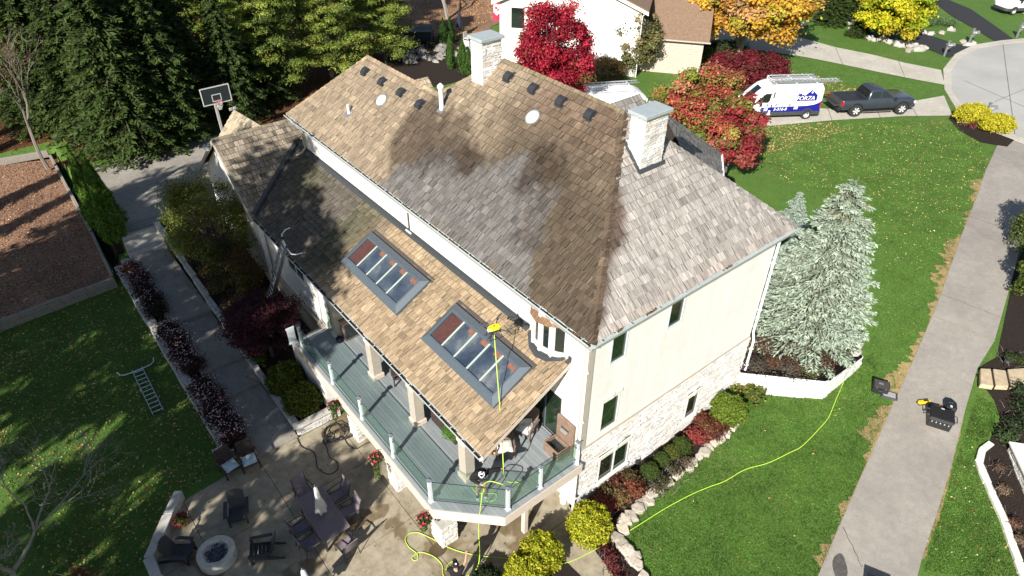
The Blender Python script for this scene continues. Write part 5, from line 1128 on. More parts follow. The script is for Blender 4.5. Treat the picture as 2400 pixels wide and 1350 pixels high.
# planter beside the stepped walk
PY = [(.10, .13, .015), (.14, .16, .02), (.07, .09, .012)]
bush('golden_bush', 'yellow green mounded shrub in the planter, upper of two', (-5.75, 12.0, PLANT_Z), .84, PY, n=8000, size=.05, seed=31, hz_=.75); bush('golden_bush', 'yellow green mounded shrub in the planter, lower of two', (-5.7, 10.45, PLANT_Z), .80, PY, n=8000, size=.05, seed=32, hz_=.75)
tree('japanese_maple', 'dark purple leaved Japanese maple leaning over the planter', (-5.5, 14.2, .5), 3.3, 1.45, [(.035, .010, .016), (.05, .014, .022), (.028, .010, .012), (.075, .018, .024)], None, 55, 420, .06, .5, .09, .18, seed=41, flat=.45, aspect=.4, up=.9)
tree('shrub_tree', 'feathery yellow green tree in the planter against the house', (-5.1, 21.2, .8), 5.3, 1.95, [(.13, .145, .025), (.19, .20, .04), (.08, .10, .022), (.15, .11, .035), (.25, .28, .06)], [3, 3, 3, 1, 1.5], 95, 330, .06, .6, .09, .12, seed=42, aspect=.35, stems=3, up=.2)
tree('shrub_tree', 'thin olive shrub in the planter next to the leaning ladder', (-4.9, 19.1, .7), 3.0, 1.0, [(.06, .065, .018), (.09, .08, .02), (.05, .05, .018), (.12, .06, .025)], None, 50, 300, .055, .55, .06, .1, seed=43, aspect=.35, stems=3)
tangle('ground_shrub', 'bright green low plant at the edge of the planter kerb', [(-6.1, 15.2, .6), (-6.1, 14.2, .5), (-6.0, 16.4, .65)], .35, 1800, [(.12, .20, .02), (.09, .14, .02)], 44, 10, size=.05)
# roses by the lawn
ROSE = [(.055, .022, .018), (.035, .028, .014), (.075, .03, .022), (.03, .018, .014)]
for i, (ys, lab) in enumerate((((24.6, 23.4, 22.3, 21.2, 20.4), 'uppermost rose bush with few pink flowers beside the walk'), ((18.6, 17.6, 16.6, 15.6), 'second rose bush full of small pale pink flowers'), ((14.0, 13.2, 12.5), 'third rose bush dotted white and pink'), ((11.9, 11.2, 10.5), 'lowest rose bush ending at the wicker chairs'))):
    t = tangle('rose_bush', lab, [(-8.72+.12*(k % 2), y, .35+.3*sst(10, 25, y)) for k, y in enumerate(ys)], .62, 2300*len(ys), ROSE, 50+i, 40, group='rose bushes beside the walk', size=.045)
    n = 85*len(ys)//(2 if i == 0 else 1); yy = rng.uniform(min(ys)-.3, max(ys)+.3, n); P = np.stack([rng.normal(0, .36, n), yy-np.mean(ys), .62+rng.normal(0, .12, n)-.12*(np.abs(rng.normal(0, .3, n)))], 1)
    quads('blossoms', P, rdir(n)*.5+np.array([-.2, -.3, 1]), rdir(n), .026, .030, palette(n, [(.66, .48, .50), (.74, .64, .62), (.55, .25, .32)]), 'petal', t)
# arborvitae at the corner of the leafy yard
def arbor(label, b, H, r, seed, cols, name='arborvitae', group=None, n=14000, size=.07):
    t = thing(name, label, 'tree', b, 0, group); MB().tube([(0, 0, -.1), (0, 0, H*.9)], [.07, .01], 6).build('trunk', 'bark', t); g = np.random.default_rng(seed)
    z = g.uniform(.0, 1, n)**.8; a = g.uniform(0, 2*math.pi, n); prof = np.sin(np.clip(z*1.02+.02, 0, 1)**.55*math.pi)**.75*(1-z*.25)
    bump = np.array([1+.5*mnoise.noise(Vector((math.cos(q)*1.8, math.sin(q)*1.8, zz*H*1.0+seed)))+.22*mnoise.noise(Vector((math.cos(q)*5, math.sin(q)*5, zz*H*3+seed))) for q, zz in zip(a, z)])
    k = r*prof*bump*g.uniform(.75, 1.05, n); P = np.stack([np.cos(a)*k, np.sin(a)*k, z*H], 1); d = np.stack([np.cos(a), np.sin(a), .2*np.ones(n)], 1)
    pal = np.array(cols); quads('crown', P, d+g.normal(size=(n, 3))*.5, np.array([0, 0, 1])+d*.4+g.normal(size=(n, 3))*.35, size*.4*g.uniform(.7, 1.3, n), size*g.uniform(.7, 1.4, n), pal[g.integers(0, len(pal), n)]*g.uniform(.7, 1.3, (n, 1)), 'foliage', t); return t
AR = [(.085, .18, .014), (.11, .22, .022), (.055, .12, .012), (.15, .26, .04)]
b, hh = stand(182, 352, 568, .9); arbor('tall bright green arborvitae at the corner of the side drive', b, hh, .74, 1, AR, n=20000)
b, hh = stand(152, 343, 520, .9); arbor('slimmer arborvitae just behind the tall one', b, hh, .62, 2, AR, n=14000)
AD = [(.02, .05, .008), (.03, .065, .01), (.05, .10, .02)]
for i, (u, v, vb, r_, lab) in enumerate(((1052, 75, 160, .42, 'young arborvitae left of the far stone chimney'), (1081, 88, 172, .5, 'young arborvitae touching the far stone chimney'), (1096, 110, 175, .4, 'short arborvitae half behind the far chimney'), (1036, 42, 105, .55, 'dark arborvitae behind the black hot tub'), (1052, 40, 100, .55, 'dark arborvitae between hot tub and folded umbrella'))):
    b, hh = stand(u, v, vb, 1.5); arbor(lab, b, hh, r_, 10+i, AD if i > 2 else [(.045, .10, .012), (.03, .07, .01), (.07, .14, .02)], n=4500, group='young arborvitaes by the neighbour patio')

# big trees
RM = [(.32, .016, .035), (.42, .028, .055), (.23, .012, .027), (.50, .05, .07), (.18, .025, .025), (.17, .11, .035)]
b = at(1292, 300, 1.5); hh = up_to(b, -5)
tree('red_maple', 'tall crimson maple behind the main roof ridge', b, hh, 2.5, RM, [4, 3, 3, 1.5, 1.2, .9], 170, 330, .085, .6, .16, .12, seed=61, rz=4.2, fill=.2)
DG = [(.38, .075, .055), (.48, .10, .07), (.20, .23, .035), (.30, .27, .06), (.14, .18, .035), (.43, .21, .11), (.42, .025, .06)]
b = at(1628, 420, 1.5)
tree('dogwood', 'wide red and green dogwood hiding the front of the white van', b+np.array([.6, .9, 0]), 6.6, 2.75, DG, [2, 1.4, 2.2, 2.2, 1.6, 1.6, .9], 150, 330, .09, .58, .15, .14, seed=62, rz=3.1, fill=.4)
b = at(1690, 425, 1.5)
tree('dogwood', 'lower red dogwood bough beside the lawn, right of the big one', b+np.array([.2, -.1, 0]), 5.2, 1.7, [(.34, .035, .05), (.24, .05, .04), (.14, .14, .03), (.32, .10, .07)], [3, 2, 1.4, 1.4], 60, 300, .10, .5, .1, .12, seed=63, rz=2.2)
b = at(1748, 238, 1.6)
for i, (u, v, lab) in enumerate(((1715, 205, 'low burgundy shrub mass behind the dogwood'), (1775, 195, 'burgundy shrub just behind the white van roof'))):
    tree('burgundy_shrub', lab, at(u, v, 1.5), 2.3, 2.0, [(.16, .015, .025), (.21, .025, .035), (.11, .015, .02), (.14, .05, .03)], None, 60, 260, .09, .6, .08, .05, seed=64+i, cat='shrub', group='burgundy shrubs by the front drive')
OR = [(.52, .27, .035), (.60, .36, .04), (.46, .22, .06), (.62, .43, .06), (.50, .30, .14), (.34, .33, .04)]
b = at(1733, 133, 1.5)
tree('orange_maple', 'spreading orange and gold maple beside the upper drive', b, 8.2, 4.9, OR, [3, 3, 2, 2, 2, .5], 190, 330, .15, .85, .34, .30, seed=66, rz=3.0, bark='bark_pale', stems=2)
YT = [(.40, .40, .015), (.48, .44, .02), (.24, .34, .02), (.52, .40, .03), (.17, .25, .015)]
b = at(2080, 96, 1.5)
tree('yellow_maple', 'lemon yellow and lime maple between the two front drives', b, 5.8, 2.9, YT, [3, 3, 2, 2, 1.2], 120, 300, .14, .7, .14, .08, seed=67, rz=2.8)
OP = [(.17, .17, .055), (.22, .20, .07), (.11, .125, .04), (.26, .21, .10), (.09, .09, .06)]
b = at(1488, 170, 1.5); tree('pear_tree', 'olive green ornamental pear in front of the white gable wall', b, 5.3, 1.75, OP, None, 120, 330, .09, .5, .1, .12, seed=68, rz=2.6, fill=.25)
bush('tan_hedge', 'clipped tan brown bush in front of the white wall', at(1418, 186, 1.5), 1.25, [(.22, .15, .055), (.28, .19, .08), (.16, .12, .045)], n=7000, size=.07, seed=69, elong=1.35, rz=R(-32), hz_=.75)
# white pines and spruces on the left
PN = [(.20, .255, .04), (.26, .31, .055), (.13, .185, .03), (.30, .31, .075), (.08, .125, .03)]
def pine(label, base, H, r, seed, nb=78, cols=PN, group='tall pines behind the house'):
    t = thing('white_pine', label, 'tree', base, 0, group); m = MB(); g = np.random.default_rng(seed); m.tube([(0, 0, -.2), (0, 0, H*.55), (.2, .1, H*.97)], [H*.018, H*.011, .02], 8); pts, rad = [], []
    for k in range(nb):
        z = H*(.12+.86*(k/nb)); L = r*(1-(z/H))**.55*g.uniform(.55, 1.1)+.4; a = k*2.39996+g.uniform(-.3, .3); d = np.array([math.cos(a), math.sin(a), 0]); e = d*L+np.array([0, 0, z+.12*L])
        limb(m, (0, 0, z-.1*L), e, .05, .015, -.02, 4, 5, k)
        for f in (.45, .62, .78, .9, 1.0): pts.append(d*L*f+np.array([g.normal()*.22*L*.6, g.normal()*.22*L*.6, z+.05*L*f+g.uniform(-.1, .2)])); rad.append(.40+.17*L*(.5+.5*f)*g.uniform(.6, 1.1))
    m.build('trunk', 'bark', t); leaf_clumps('crown', pts, rad, 165, .115, cols, [3, 3, 3, 1.5, 2], 'needles', t, .38, aspect=.2, up=.55, shell=.6, cvar=.28, mixk=.2); return t
for u, v, hh, r_, s, lab in ((905, 150, 9.5, 2.5, 1, 'yellow green pine nearest the hot tub'), (780, 190, 11.5, 2.9, 2, 'tall bright pine behind the left roof peak'), (650, 225, 12.5, 3.1, 3, 'broad sunlit pine left of the roof peak'), (540, 205, 13.0, 2.8, 4, 'pine whose boughs overhang the basketball board'), (715, 120, 13.5, 3.2, 5, 'rear pine between the two roof-side pines'), (870, 80, 11.0, 2.8, 6, 'rear pine at the upper edge near the leafy yard'), (590, 130, 13.5, 3.1, 7, 'rear pine above the basketball board'), (800, 110, 12.5, 3.0, 8, 'rear pine right of the middle of the row'), (500, 90, 14, 3.0, 9, 'rear pine bordering the dark spruces')):
    pine(lab, at(u, v, 1.4), hh, r_, s)
DS = [(.022, .045, .012), (.03, .06, .015), (.018, .035, .012), (.045, .075, .02)]
sp = conifer('dark_spruce', 'dark drooping spruce whose trunk stands at the edge of the side drive', (*at(322, 358, 1.4)[:2], 1.4), 13.5, 3.2, DS, group='dark spruces beyond the side drive', nb=22, seed=71, droop=.42, tip=.12, spray=16, qs=.21, lay=.46, low=.10, tipcol=(.06, .095, .022), ragged=.4, power=.75, thin=.2)
for k, (u, v, s_, a, lab) in enumerate(((235, 318, .95, 1.1, 'dark spruce left of the trunk by the drive'), (150, 300, 1.02, 2.2, 'dark spruce behind the arborvitae pair'), (410, 330, .9, 3.1, 'dark spruce left of the basketball pole'), (455, 285, .82, 4.0, 'dark spruce just behind the basketball board'), (60, 255, 1.0, 5.0, 'dark spruce at the left picture edge'), (300, 250, 1.15, .4, 'tallest dark spruce in the second row'), (180, 215, 1.1, 1.9, 'second row spruce near the bare branches'), (420, 230, 1.1, 3.6, 'second row spruce beside the pines'), (560, 275, .7, 2.7, 'small dark spruce under the pine boughs'), (640, 235, .62, 1.4, 'small shaded spruce behind the dormer'))):
    dup(sp, lab, at(u, v, 1.4), a, s_)
def bare(name, label, base, H, seed, spread=.5, depth=5, r0=.12, group=None, lean=(0, 0), leaves=0, cols=None, bark='twig', lsize=.06):
    t = thing(name, label, 'tree', base, 0, group); m = MB(); rr = random.Random(seed); tips = []
    def grow(p, d, L, r_, k):
        n = 3; P = [p]; q = p
        for i in range(n): d = d+np.array([rr.gauss(0, .10), rr.gauss(0, .10), rr.gauss(0, .06)+.03]); d /= np.linalg.norm(d); q = q+d*L/n; P.append(q)
        m.tube(P, [r_*(1-.35*i/n) for i in range(n+1)], 5 if k < 2 else 3, cap=False)
        if k >= depth-1: tips.append(P[-1])
        if k >= depth: return
        for j in range(rr.choice((2, 3, 3))):
            a = rr.uniform(0, 6.28); s = rr.uniform(.35, .8)*spread*1.4; x = np.cross(d, (0.3, .2, 1)); x /= np.linalg.norm(x); y = np.cross(d, x); e = d+(x*math.cos(a)+y*math.sin(a))*s; grow(P[rr.choice((2, 3, 3))], e/np.linalg.norm(e), L*rr.uniform(.6, .82), r_*.58, k+1)
    d0 = np.array([lean[0], lean[1], 1.]); grow(np.zeros(3)-(0, 0, .2), d0/np.linalg.norm(d0), H*.30, r0, 0); m.build('branches', bark, t)
    if leaves: leaf_clumps('leaves', tips, .5, leaves, lsize, cols, None, 'foliage', t, .9)
    return t
OF = [(.10, .05, .02), (.16, .085, .03), (.08, .07, .02), (.20, .10, .04)]
bare('bare_tree', 'leafless grey tree spreading pale twigs over the lower left lawn', (-17.0, 8.4, 0), 6.6, 6, .85, 8, .12, None, (.42, .12), 0, None, 'bark_pale')
tangle('dry_shrub', 'small orange leaved shrub at the bottom left corner', [(-14.6, 7.6, 0), (-14.9, 8.3, 0), (-14.3, 7.0, 0)], .5, 900, [(.34, .12, .05), (.26, .09, .04), (.20, .10, .05)], 46, 60, size=.05)
tangle('ground_cover', 'olive and russet ground cover filling the planter behind the long kerb', [(-5.9+1.9*(k % 3)/2, 15.0+.55*k, .5+.45*sst(13.5, 25.5, 15+.55*k)) for k in range(20)], .6, 12000, [(.08, .085, .025), (.12, .10, .03), (.10, .055, .03), (.06, .07, .02), (.17, .12, .05)], 47, 120, size=.055)
bare('bare_tree', 'leafless pale tree at the upper left edge in front of the spruces', (-13.6, 43.5, 1.4), 11, 5, .6, 7, .15, None, (.05, -.2), 2, OF, 'bark_pale')
bare('bare_tree', 'thin dark trunk standing behind the grey timber edging', (*at(108, 385, 1.4)[:2], 1.3), 9, 9, .5, 6, .13, None, (-.04, .1), 2, OF)
bare('bare_tree', 'pale trunk rising behind the dark hot tub at the upper edge', at(1050, 45, 1.5), 9, 12, .5, 5, .22, None, (0, 0), 0, None, 'bark_pale')
bare('bare_tree', 'leaning bare tree with violet twigs beside the black drive', at(2155, 35, 1.5), 6, 14, .8, 6, .12, None, (.5, -.1), 0, None, 'bark_pale')
# tall garden trees west of the lawn: they stand outside the picture and shade the terrace, the lawn and the lower roof
ST = [(.05, .07, .02), (.09, .09, .025), (.13, .09, .03), (.07, .05, .02)]
SH_T = [(-24, -1.5, 13, 3.0), (-23.5, 4.2, 22, 3.2), (-22, 9, 22.5, 3.3), (-27, 6.5, 24, 3.6), (-24, 14, 22, 3.4), (-28, 17, 21, 3.8), (-26, 21, 17, 3.2), (-32, 1.5, 19, 3.6), (-34, 10, 21, 4.0)]
for i, (x, y, hh, r_) in enumerate(SH_T):
    tree('garden_tree', 'tall thinning tree west of the lawn, number %s in its loose belt' % ('one two three four five six seven eight nine'.split()[i]), (x, y, 0), hh, r_, ST, None, 84, 120, .19, .8, .22, .30, group='belt of garden trees west of the lawn', seed=80+i)
for i, (x, y, hh) in enumerate(((-26, 27, 15), (-22, 32, 13), (-29, 35, 17), (-24, 40, 15))):
    dup(sp, 'dark spruce west of the leafy yard casting long shadows over it', (x, y, .8), i*1.3, (.36, .36, hh/13.5), 'dark spruces west of the leafy yard')
# right edge
bush('evergreen_hedge', 'bright evergreen hedge clump cut by the right edge, upper', G(2418, 590), 1.25, [(.10, .14, .025), (.14, .18, .03), (.07, .10, .02)], n=9000, size=.07, seed=91, hz_=1.5, rough=.2); bush('evergreen_hedge', 'bright evergreen hedge clump cut by the right edge, lower', G(2420, 700), 1.1, [(.10, .14, .025), (.14, .18, .03), (.07, .10, .02)], n=8000, size=.07, seed=92, hz_=1.5, rough=.2)
loose('rose_bush', 'sprawling green rose with a few red flowers at the right edge', [(2385, 920), (2395, 960), (2370, 1000), (2355, 1030), (2400, 1000)], .5, 4200, [(.035, .055, .02), (.05, .08, .025), (.03, .04, .02)], 93, size=.05)
loose('ground_shrub', 'small green shrub beside the path light at the right edge', [(2368, 845), (2390, 850)], .35, 1400, [(.07, .10, .03), (.05, .07, .02)], 94, size=.05)
loose('dry_shrub', 'dry brown perennials in the mulch by the pale stone wall', [(2340, 1100), (2350, 1150), (2375, 1230), (2390, 1270)], .26, 2400, [(.20, .14, .09), (.14, .07, .05), (.10, .07, .05)], 95, size=.04, twigs=60)
YH = [(.56, .50, .03), (.50, .44, .03), (.34, .33, .02)]
bush('yellow_hedge', 'bright yellow hedge mound by the street mailbox, left half', G(2272, 287), 1.0, YH, n=6500, size=.07, seed=96, elong=1.25, rz=R(-40), hz_=.75); bush('yellow_hedge', 'bright yellow hedge mound by the street mailbox, right half', G(2330, 306), .95, YH, n=6500, size=.07, seed=97, elong=1.3, rz=R(-40), hz_=.7)
loose('barberry_shrub', 'dark red grass-like shrub in front of the yellow hedge', [(2265, 292), (2275, 297), (2255, 288)], .45, 1800, [(.14, .02, .025), (.09, .02, .02)], 98, size=.08, twigs=60)
loose('iris_clump', 'blue green iris clump beside the black drive', [(2175, 62), (2200, 58), (2225, 62), (2190, 48)], .7, 1800, [(.10, .17, .06), (.14, .22, .09)], 99, size=.22, aspect=.12, up=-.3)
for i, (u, v, s_) in enumerate(((1945, 55, .55), (1985, 45, .6), (2010, 85, .35))): dup(sp, ('dark juniper between the orange and yellow maples', 'rear dark juniper behind the yellow maple', 'low dark juniper beside the rocks')[i], at(u, v, 1.5), i, (s_*1.1, s_*1.1, s_*.62), 'dark junipers by the upper drive')
bush('boxwood_hedge', 'dark green hedge beside the neighbour front walk', at(1610, 100, 1.5), 1.1, [(.03, .055, .012), (.06, .11, .02)], n=5000, size=.06, seed=101, elong=1.6, rz=R(60), hz_=.7); bush('boxwood_hedge', 'long shaded hedge under the orange maple', at(1690, 128, 1.5), 1.0, [(.03, .05, .012), (.05, .07, .02)], n=5000, size=.06, seed=102, elong=2.6, rz=R(-30), hz_=.7)
bush('boxwood_hedge', 'shaded hedge below the brick wall of the neighbour', at(1565, 108, 1.5), .9, [(.02, .035, .012), (.03, .05, .012)], n=3500, size=.06, seed=103, elong=1.8, rz=R(-20), hz_=.8)
bush('box_bush', 'small round green bush at the corner of the front walk', at(1655, 140, 1.5), .7, [(.09, .13, .025), (.12, .16, .03)], n=2500, size=.06, seed=104)
# fallen leaves
def scatter(label, poly, n, size, cols, wts, zf, dens=None, name='fallen_leaves', off=.02):
    P = [(x, y, zf(x, y)+off+random.uniform(0, .02)) for x, y in fill_poly(poly, n, dens)]
    P = np.array(P); o = quads(name, P, np.array([0, 0, 1])+rng.normal(size=(n, 3))*.35, rdir(n)*np.array([1, 1, .1]), size*.6*rng.uniform(.6, 1.3, n), size*rng.uniform(.6, 1.3, n), palette(n, cols, wts, .25), 'dead_leaf', None, .2)
    o['kind'] = 'stuff'; return o
LC = [(.42, .30, .10), (.50, .40, .14), (.34, .17, .06), (.26, .11, .05), (.55, .46, .25)]
LAWN_R = [tuple(p[:2]) for p in PG((1720, 310), (1960, 292), (2120, 282), (2225, 280), (2300, 340), (2320, 380), (2280, 470), (2240, 560), (2180, 730), (2080, 960), (1990, 1180), (1920, 1340), (1520, 1340), (1470, 1260), (1540, 1150), (1700, 1020), (1915, 945), (2040, 830), (2080, 600), (1900, 450), (1780, 400))]
scatter('', LAWN_R, 2600, .05, LC, [3, 3, 1.5, .7, 1.5], h, lambda x, y: .05+.95*sst(14, 31, x)*sst(-1, 9, y+x*.18))
scatter('', [tuple(p[:2]) for p in PG((1700, 320), (1740, 300), (1960, 287), (1990, 305), (1880, 340), (1720, 385))], 1500, .06, [(.46, .30, .12), (.40, .24, .10), (.52, .40, .18)], None, h, None)
scatter('', [tuple(p[:2]) for p in PG((1760, 140), (1960, 190), (2120, 236), (1960, 250), (1880, 190), (1730, 170))], 1800, .06, LC, None, h, lambda x, y: sst(52, 40, x) if x < 52 else .1)
scatter('', [tuple(p[:2]) for p in PG((2160, 1300), (2225, 1100), (2280, 960), (2330, 960), (2300, 1060), (2390, 1350))], 90, .045, LC, None, h)
scatter('', [(-14.5, 24.4), (-9.2, 24.6), (-9.3, 10), (-11.3, 9.6), (-13.2, 7.4), (-13.2, 4), (-20, 4), (-20, 22)], 6500, .05, LC, [2, 2, 2, 2, 1], h, lambda x, y: .35+.65*max(0, min(1, .5+1.3*nz(x, y, 3, .35))))
scatter('', LEAFY, 16000, .055, [(.40, .24, .13), (.30, .15, .08), (.22, .10, .05), (.46, .32, .19), (.14, .06, .03)], None, leafz, lambda x, y: 1 if x > -24 else .08)
scatter('', [(-20, 42.5), (-9.3, 42.2), (-8.7, 37.2), (-4.5, 38.4), (.5, 38.6), (6, 33), (14, 34), (10, 44), (-20, 50)], 6000, .06, [(.30, .14, .06), (.22, .09, .04), (.36, .20, .09)], None, h, None, off=.05)
scatter('', [(20, 42), (27, 43), (30, 46), (46, 50), (46, 66), (20.5, 66)], 9000, .10, [(.44, .24, .08), (.50, .32, .12), (.32, .15, .06)], None, h, None, off=.06)
scatter('', [(-8.4, 9.5), (-6.6, 9.5), (-6.6, 26), (-8.4, 26)], 260, .045, [(.30, .15, .07), (.34, .22, .10)], None, lambda x, y: .14 if y < 13.2 else .28 if y < 15.1 else .44 if y < 19 else .62, lambda x, y: sst(-7.6, -6.6, x))
scatter('', [(-12.4, 8.5), (-9, 9.3), (-5, 9.3), (-1, 0), (-3, -2), (-12, 0)], 260, .035, [(.16, .09, .05), (.24, .15, .08), (.05, .035, .025)], None, lambda x, y: .04)
# blades of grass over the lawns
def grass(polys, n, hgt, cols, wts, zf=h, off=.0, w=.011):
    P = [(x, y, zf(x, y)+off+hgt*.45) for poly, k in zip(polys, n) for x, y in fill_poly(poly, k)]
    P = np.array(P); n = len(P); tone = np.array([nz(p[0], p[1], 2, .9)+.6*nz(p[0], p[1], 5, 3.2) for p in P]); T = np.array([0, 0, 1.])+rng.normal(size=(n, 3))*np.array([.65, .65, .1])
    C = palette(n, cols, wts, .3)*(1+.75*tone)[:, None]
    o = quads('grass', P, rdir(n)*np.array([1, 1, .4]), T, w*rng.uniform(.6, 1.5, n), hgt*rng.uniform(.5, 1.3, n), np.clip(C, .004, .9), 'foliage'); o['kind'] = 'stuff'; return o
GC = [(.078, .182, .022), (.118, .235, .040), (.048, .125, .016), (.175, .245, .065), (.25, .25, .10)]
L_NEAR = [tuple(p[:2]) for p in PG((1470, 1262), (1545, 1148), (1702, 1018), (1775, 920), (1912, 940), (2005, 845), (2045, 830), (2085, 955), (1990, 1180), (1920, 1360), (1525, 1360))]
L_FAR = [tuple(p[:2]) for p in PG((1720, 310), (1960, 292), (2120, 282), (2225, 280), (2300, 340), (2310, 395), (2280, 470), (2240, 560), (2180, 730), (2085, 940), (2030, 850), (2075, 600), (1900, 440), (1740, 380))]
L_R = [tuple(p[:2]) for p in PG((2165, 1340), (2235, 1100), (2290, 925), (2335, 950), (2330, 1000), (2296, 1060), (2400, 1370))]
L_TOP = [tuple(p[:2]) for p in PG((1720, 140), (1900, 145), (2000, 165), (2205, 212), (1960, 250), (1880, 195), (1700, 185))]
L_L = [(-14.6, 24.3), (-9.3, 24.5), (-9.3, 10), (-11.3, 9.6), (-13.1, 7.4), (-15.5, 5), (-16.5, 20)]
grass([L_NEAR, L_R, L_FAR, L_TOP, L_L], [52000, 16000, 62000, 9000, 36000], .036, GC, [3, 2.2, 2.4, 1, .5])
grass(VERGES, [16000, 2500], .03, [(.34, .25, .12), (.44, .33, .17), (.24, .17, .08), (.09, .14, .03)], [3, 2, 2, 1.2], w=.008)
# ------------------------------------------------------------------ vehicles
def outline(xb, xf, w, rf, rb, nf=5, bow=.0):
    """plan outline with rounded corners, front at +x; bow pushes the middle of the front outwards"""
    P = []
    for cx, cy, r_, a0 in ((xf-rf, w-rf*.8, rf, 0), (xb+rb, w-rb, rb, 90), (xb+rb, -w+rb, rb, 180), (xf-rf, -w+rf*.8, rf, 270)):
        for k in range(nf+1):
            a = R(a0+90*k/nf); s = .8 if a0 in (0, 270) else 1; P.append((cx+r_*math.cos(a), cy+r_*s*math.sin(a)))
    return P
def loft(m, levels, cap=True, col=None):
    rings = [[(x, y, z) for x, y in outline(*lv[1:])] for lv in levels for z in (lv[0],)]; n = len(rings[0]); V = [p for r_ in rings for p in r_]
    F = [(i*n+k, i*n+(k+1) % n, (i+1)*n+(k+1) % n, (i+1)*n+k) for i in range(len(rings)-1) for k in range(n)]
    if cap: F += [tuple(range(n-1, -1, -1)), tuple((len(rings)-1)*n+k for k in range(n))]
    return m.add(V, F, col)
def wheel(t, x, y, r, w, rim='chrome', spokes=0, side=1):
    m = MB(); prof = [(r*.60, -w/2), (r*.93, -w/2), (r, -w*.32), (r, w*.32), (r*.93, w/2), (r*.60, w/2)]; m.lathe(prof, 26, caps=False); o = m.build('wheel', 'tyre', t, smooth='auto')
    o.matrix_local = Matrix.Translation((x, y, r)) @ Matrix.Rotation(R(-90)*side, 4, 'X')
    q = MB(); q.lathe([(r*.60, w*.46), (r*.56, w*.40), (r*.50, w*.28), (r*.15, w*.34), (0, w*.36)], 22, caps=False); q.build('rim', rim if not spokes else 'black_plastic', o, smooth='auto')
    if spokes:
        for k in range(spokes):
            a = 2*math.pi*k/spokes
            for da in (-.13, .13): c, s = math.cos(a+da), math.sin(a+da); MB().bar((c*r*.10, s*r*.10, w*.46), (c*r*.57, s*r*.57, w*.50), r*.11, .02).build('spoke', 'rim_silver', o)
    else:
        for k in range(8): a = 2*math.pi*k/8; MB().lathe([(r*.05, w*.34), (r*.05, w*.36), (0, w*.36)], 8, (math.cos(a)*r*.36, math.sin(a)*r*.36, 0)).build('rim_hole', 'black_plastic', o)
    return o
def lettering(name, txt, mat, M_, size, parent, shear=0, weight=.0, ex=.004, align='LEFT', space=1):
    cu = bpy.data.curves.new(name, 'FONT'); cu.body = txt; cu.size = size; cu.shear = shear; cu.offset = weight; cu.extrude = ex; cu.align_x = align; cu.space_character = space; cu.resolution_u = 3
    tmp = bpy.data.objects.new(name, cu); COL.objects.link(tmp); me = bpy.data.meshes.new_from_object(tmp); bpy.data.objects.remove(tmp); o = link(name, me, mat, parent); o.matrix_local = M_; return o
def facing(x, y, z, left=True):
    """a frame for print on a vehicle's flank"""
    return Matrix(((-1, 0, 0, x), (0, 0, 1, y), (0, 1, 0, z), (0, 0, 0, 1))) if left else Matrix(((1, 0, 0, x), (0, 0, -1, y), (0, 1, 0, z), (0, 0, 0, 1)))
def place(front, rear, fx, rx, half, left):
    """pose of a vehicle from the ground points of its near wheels"""
    f, r_ = np.array(front), np.array(rear); d = f-r_; d[2] = 0; L = np.linalg.norm(d); d /= L; lf = np.array([-d[1], d[0], 0]); mid = (f+r_)/2
    c = mid-d*(fx+rx)/2-(lf*half if left else -lf*half); return c, math.atan2(d[1], d[0])
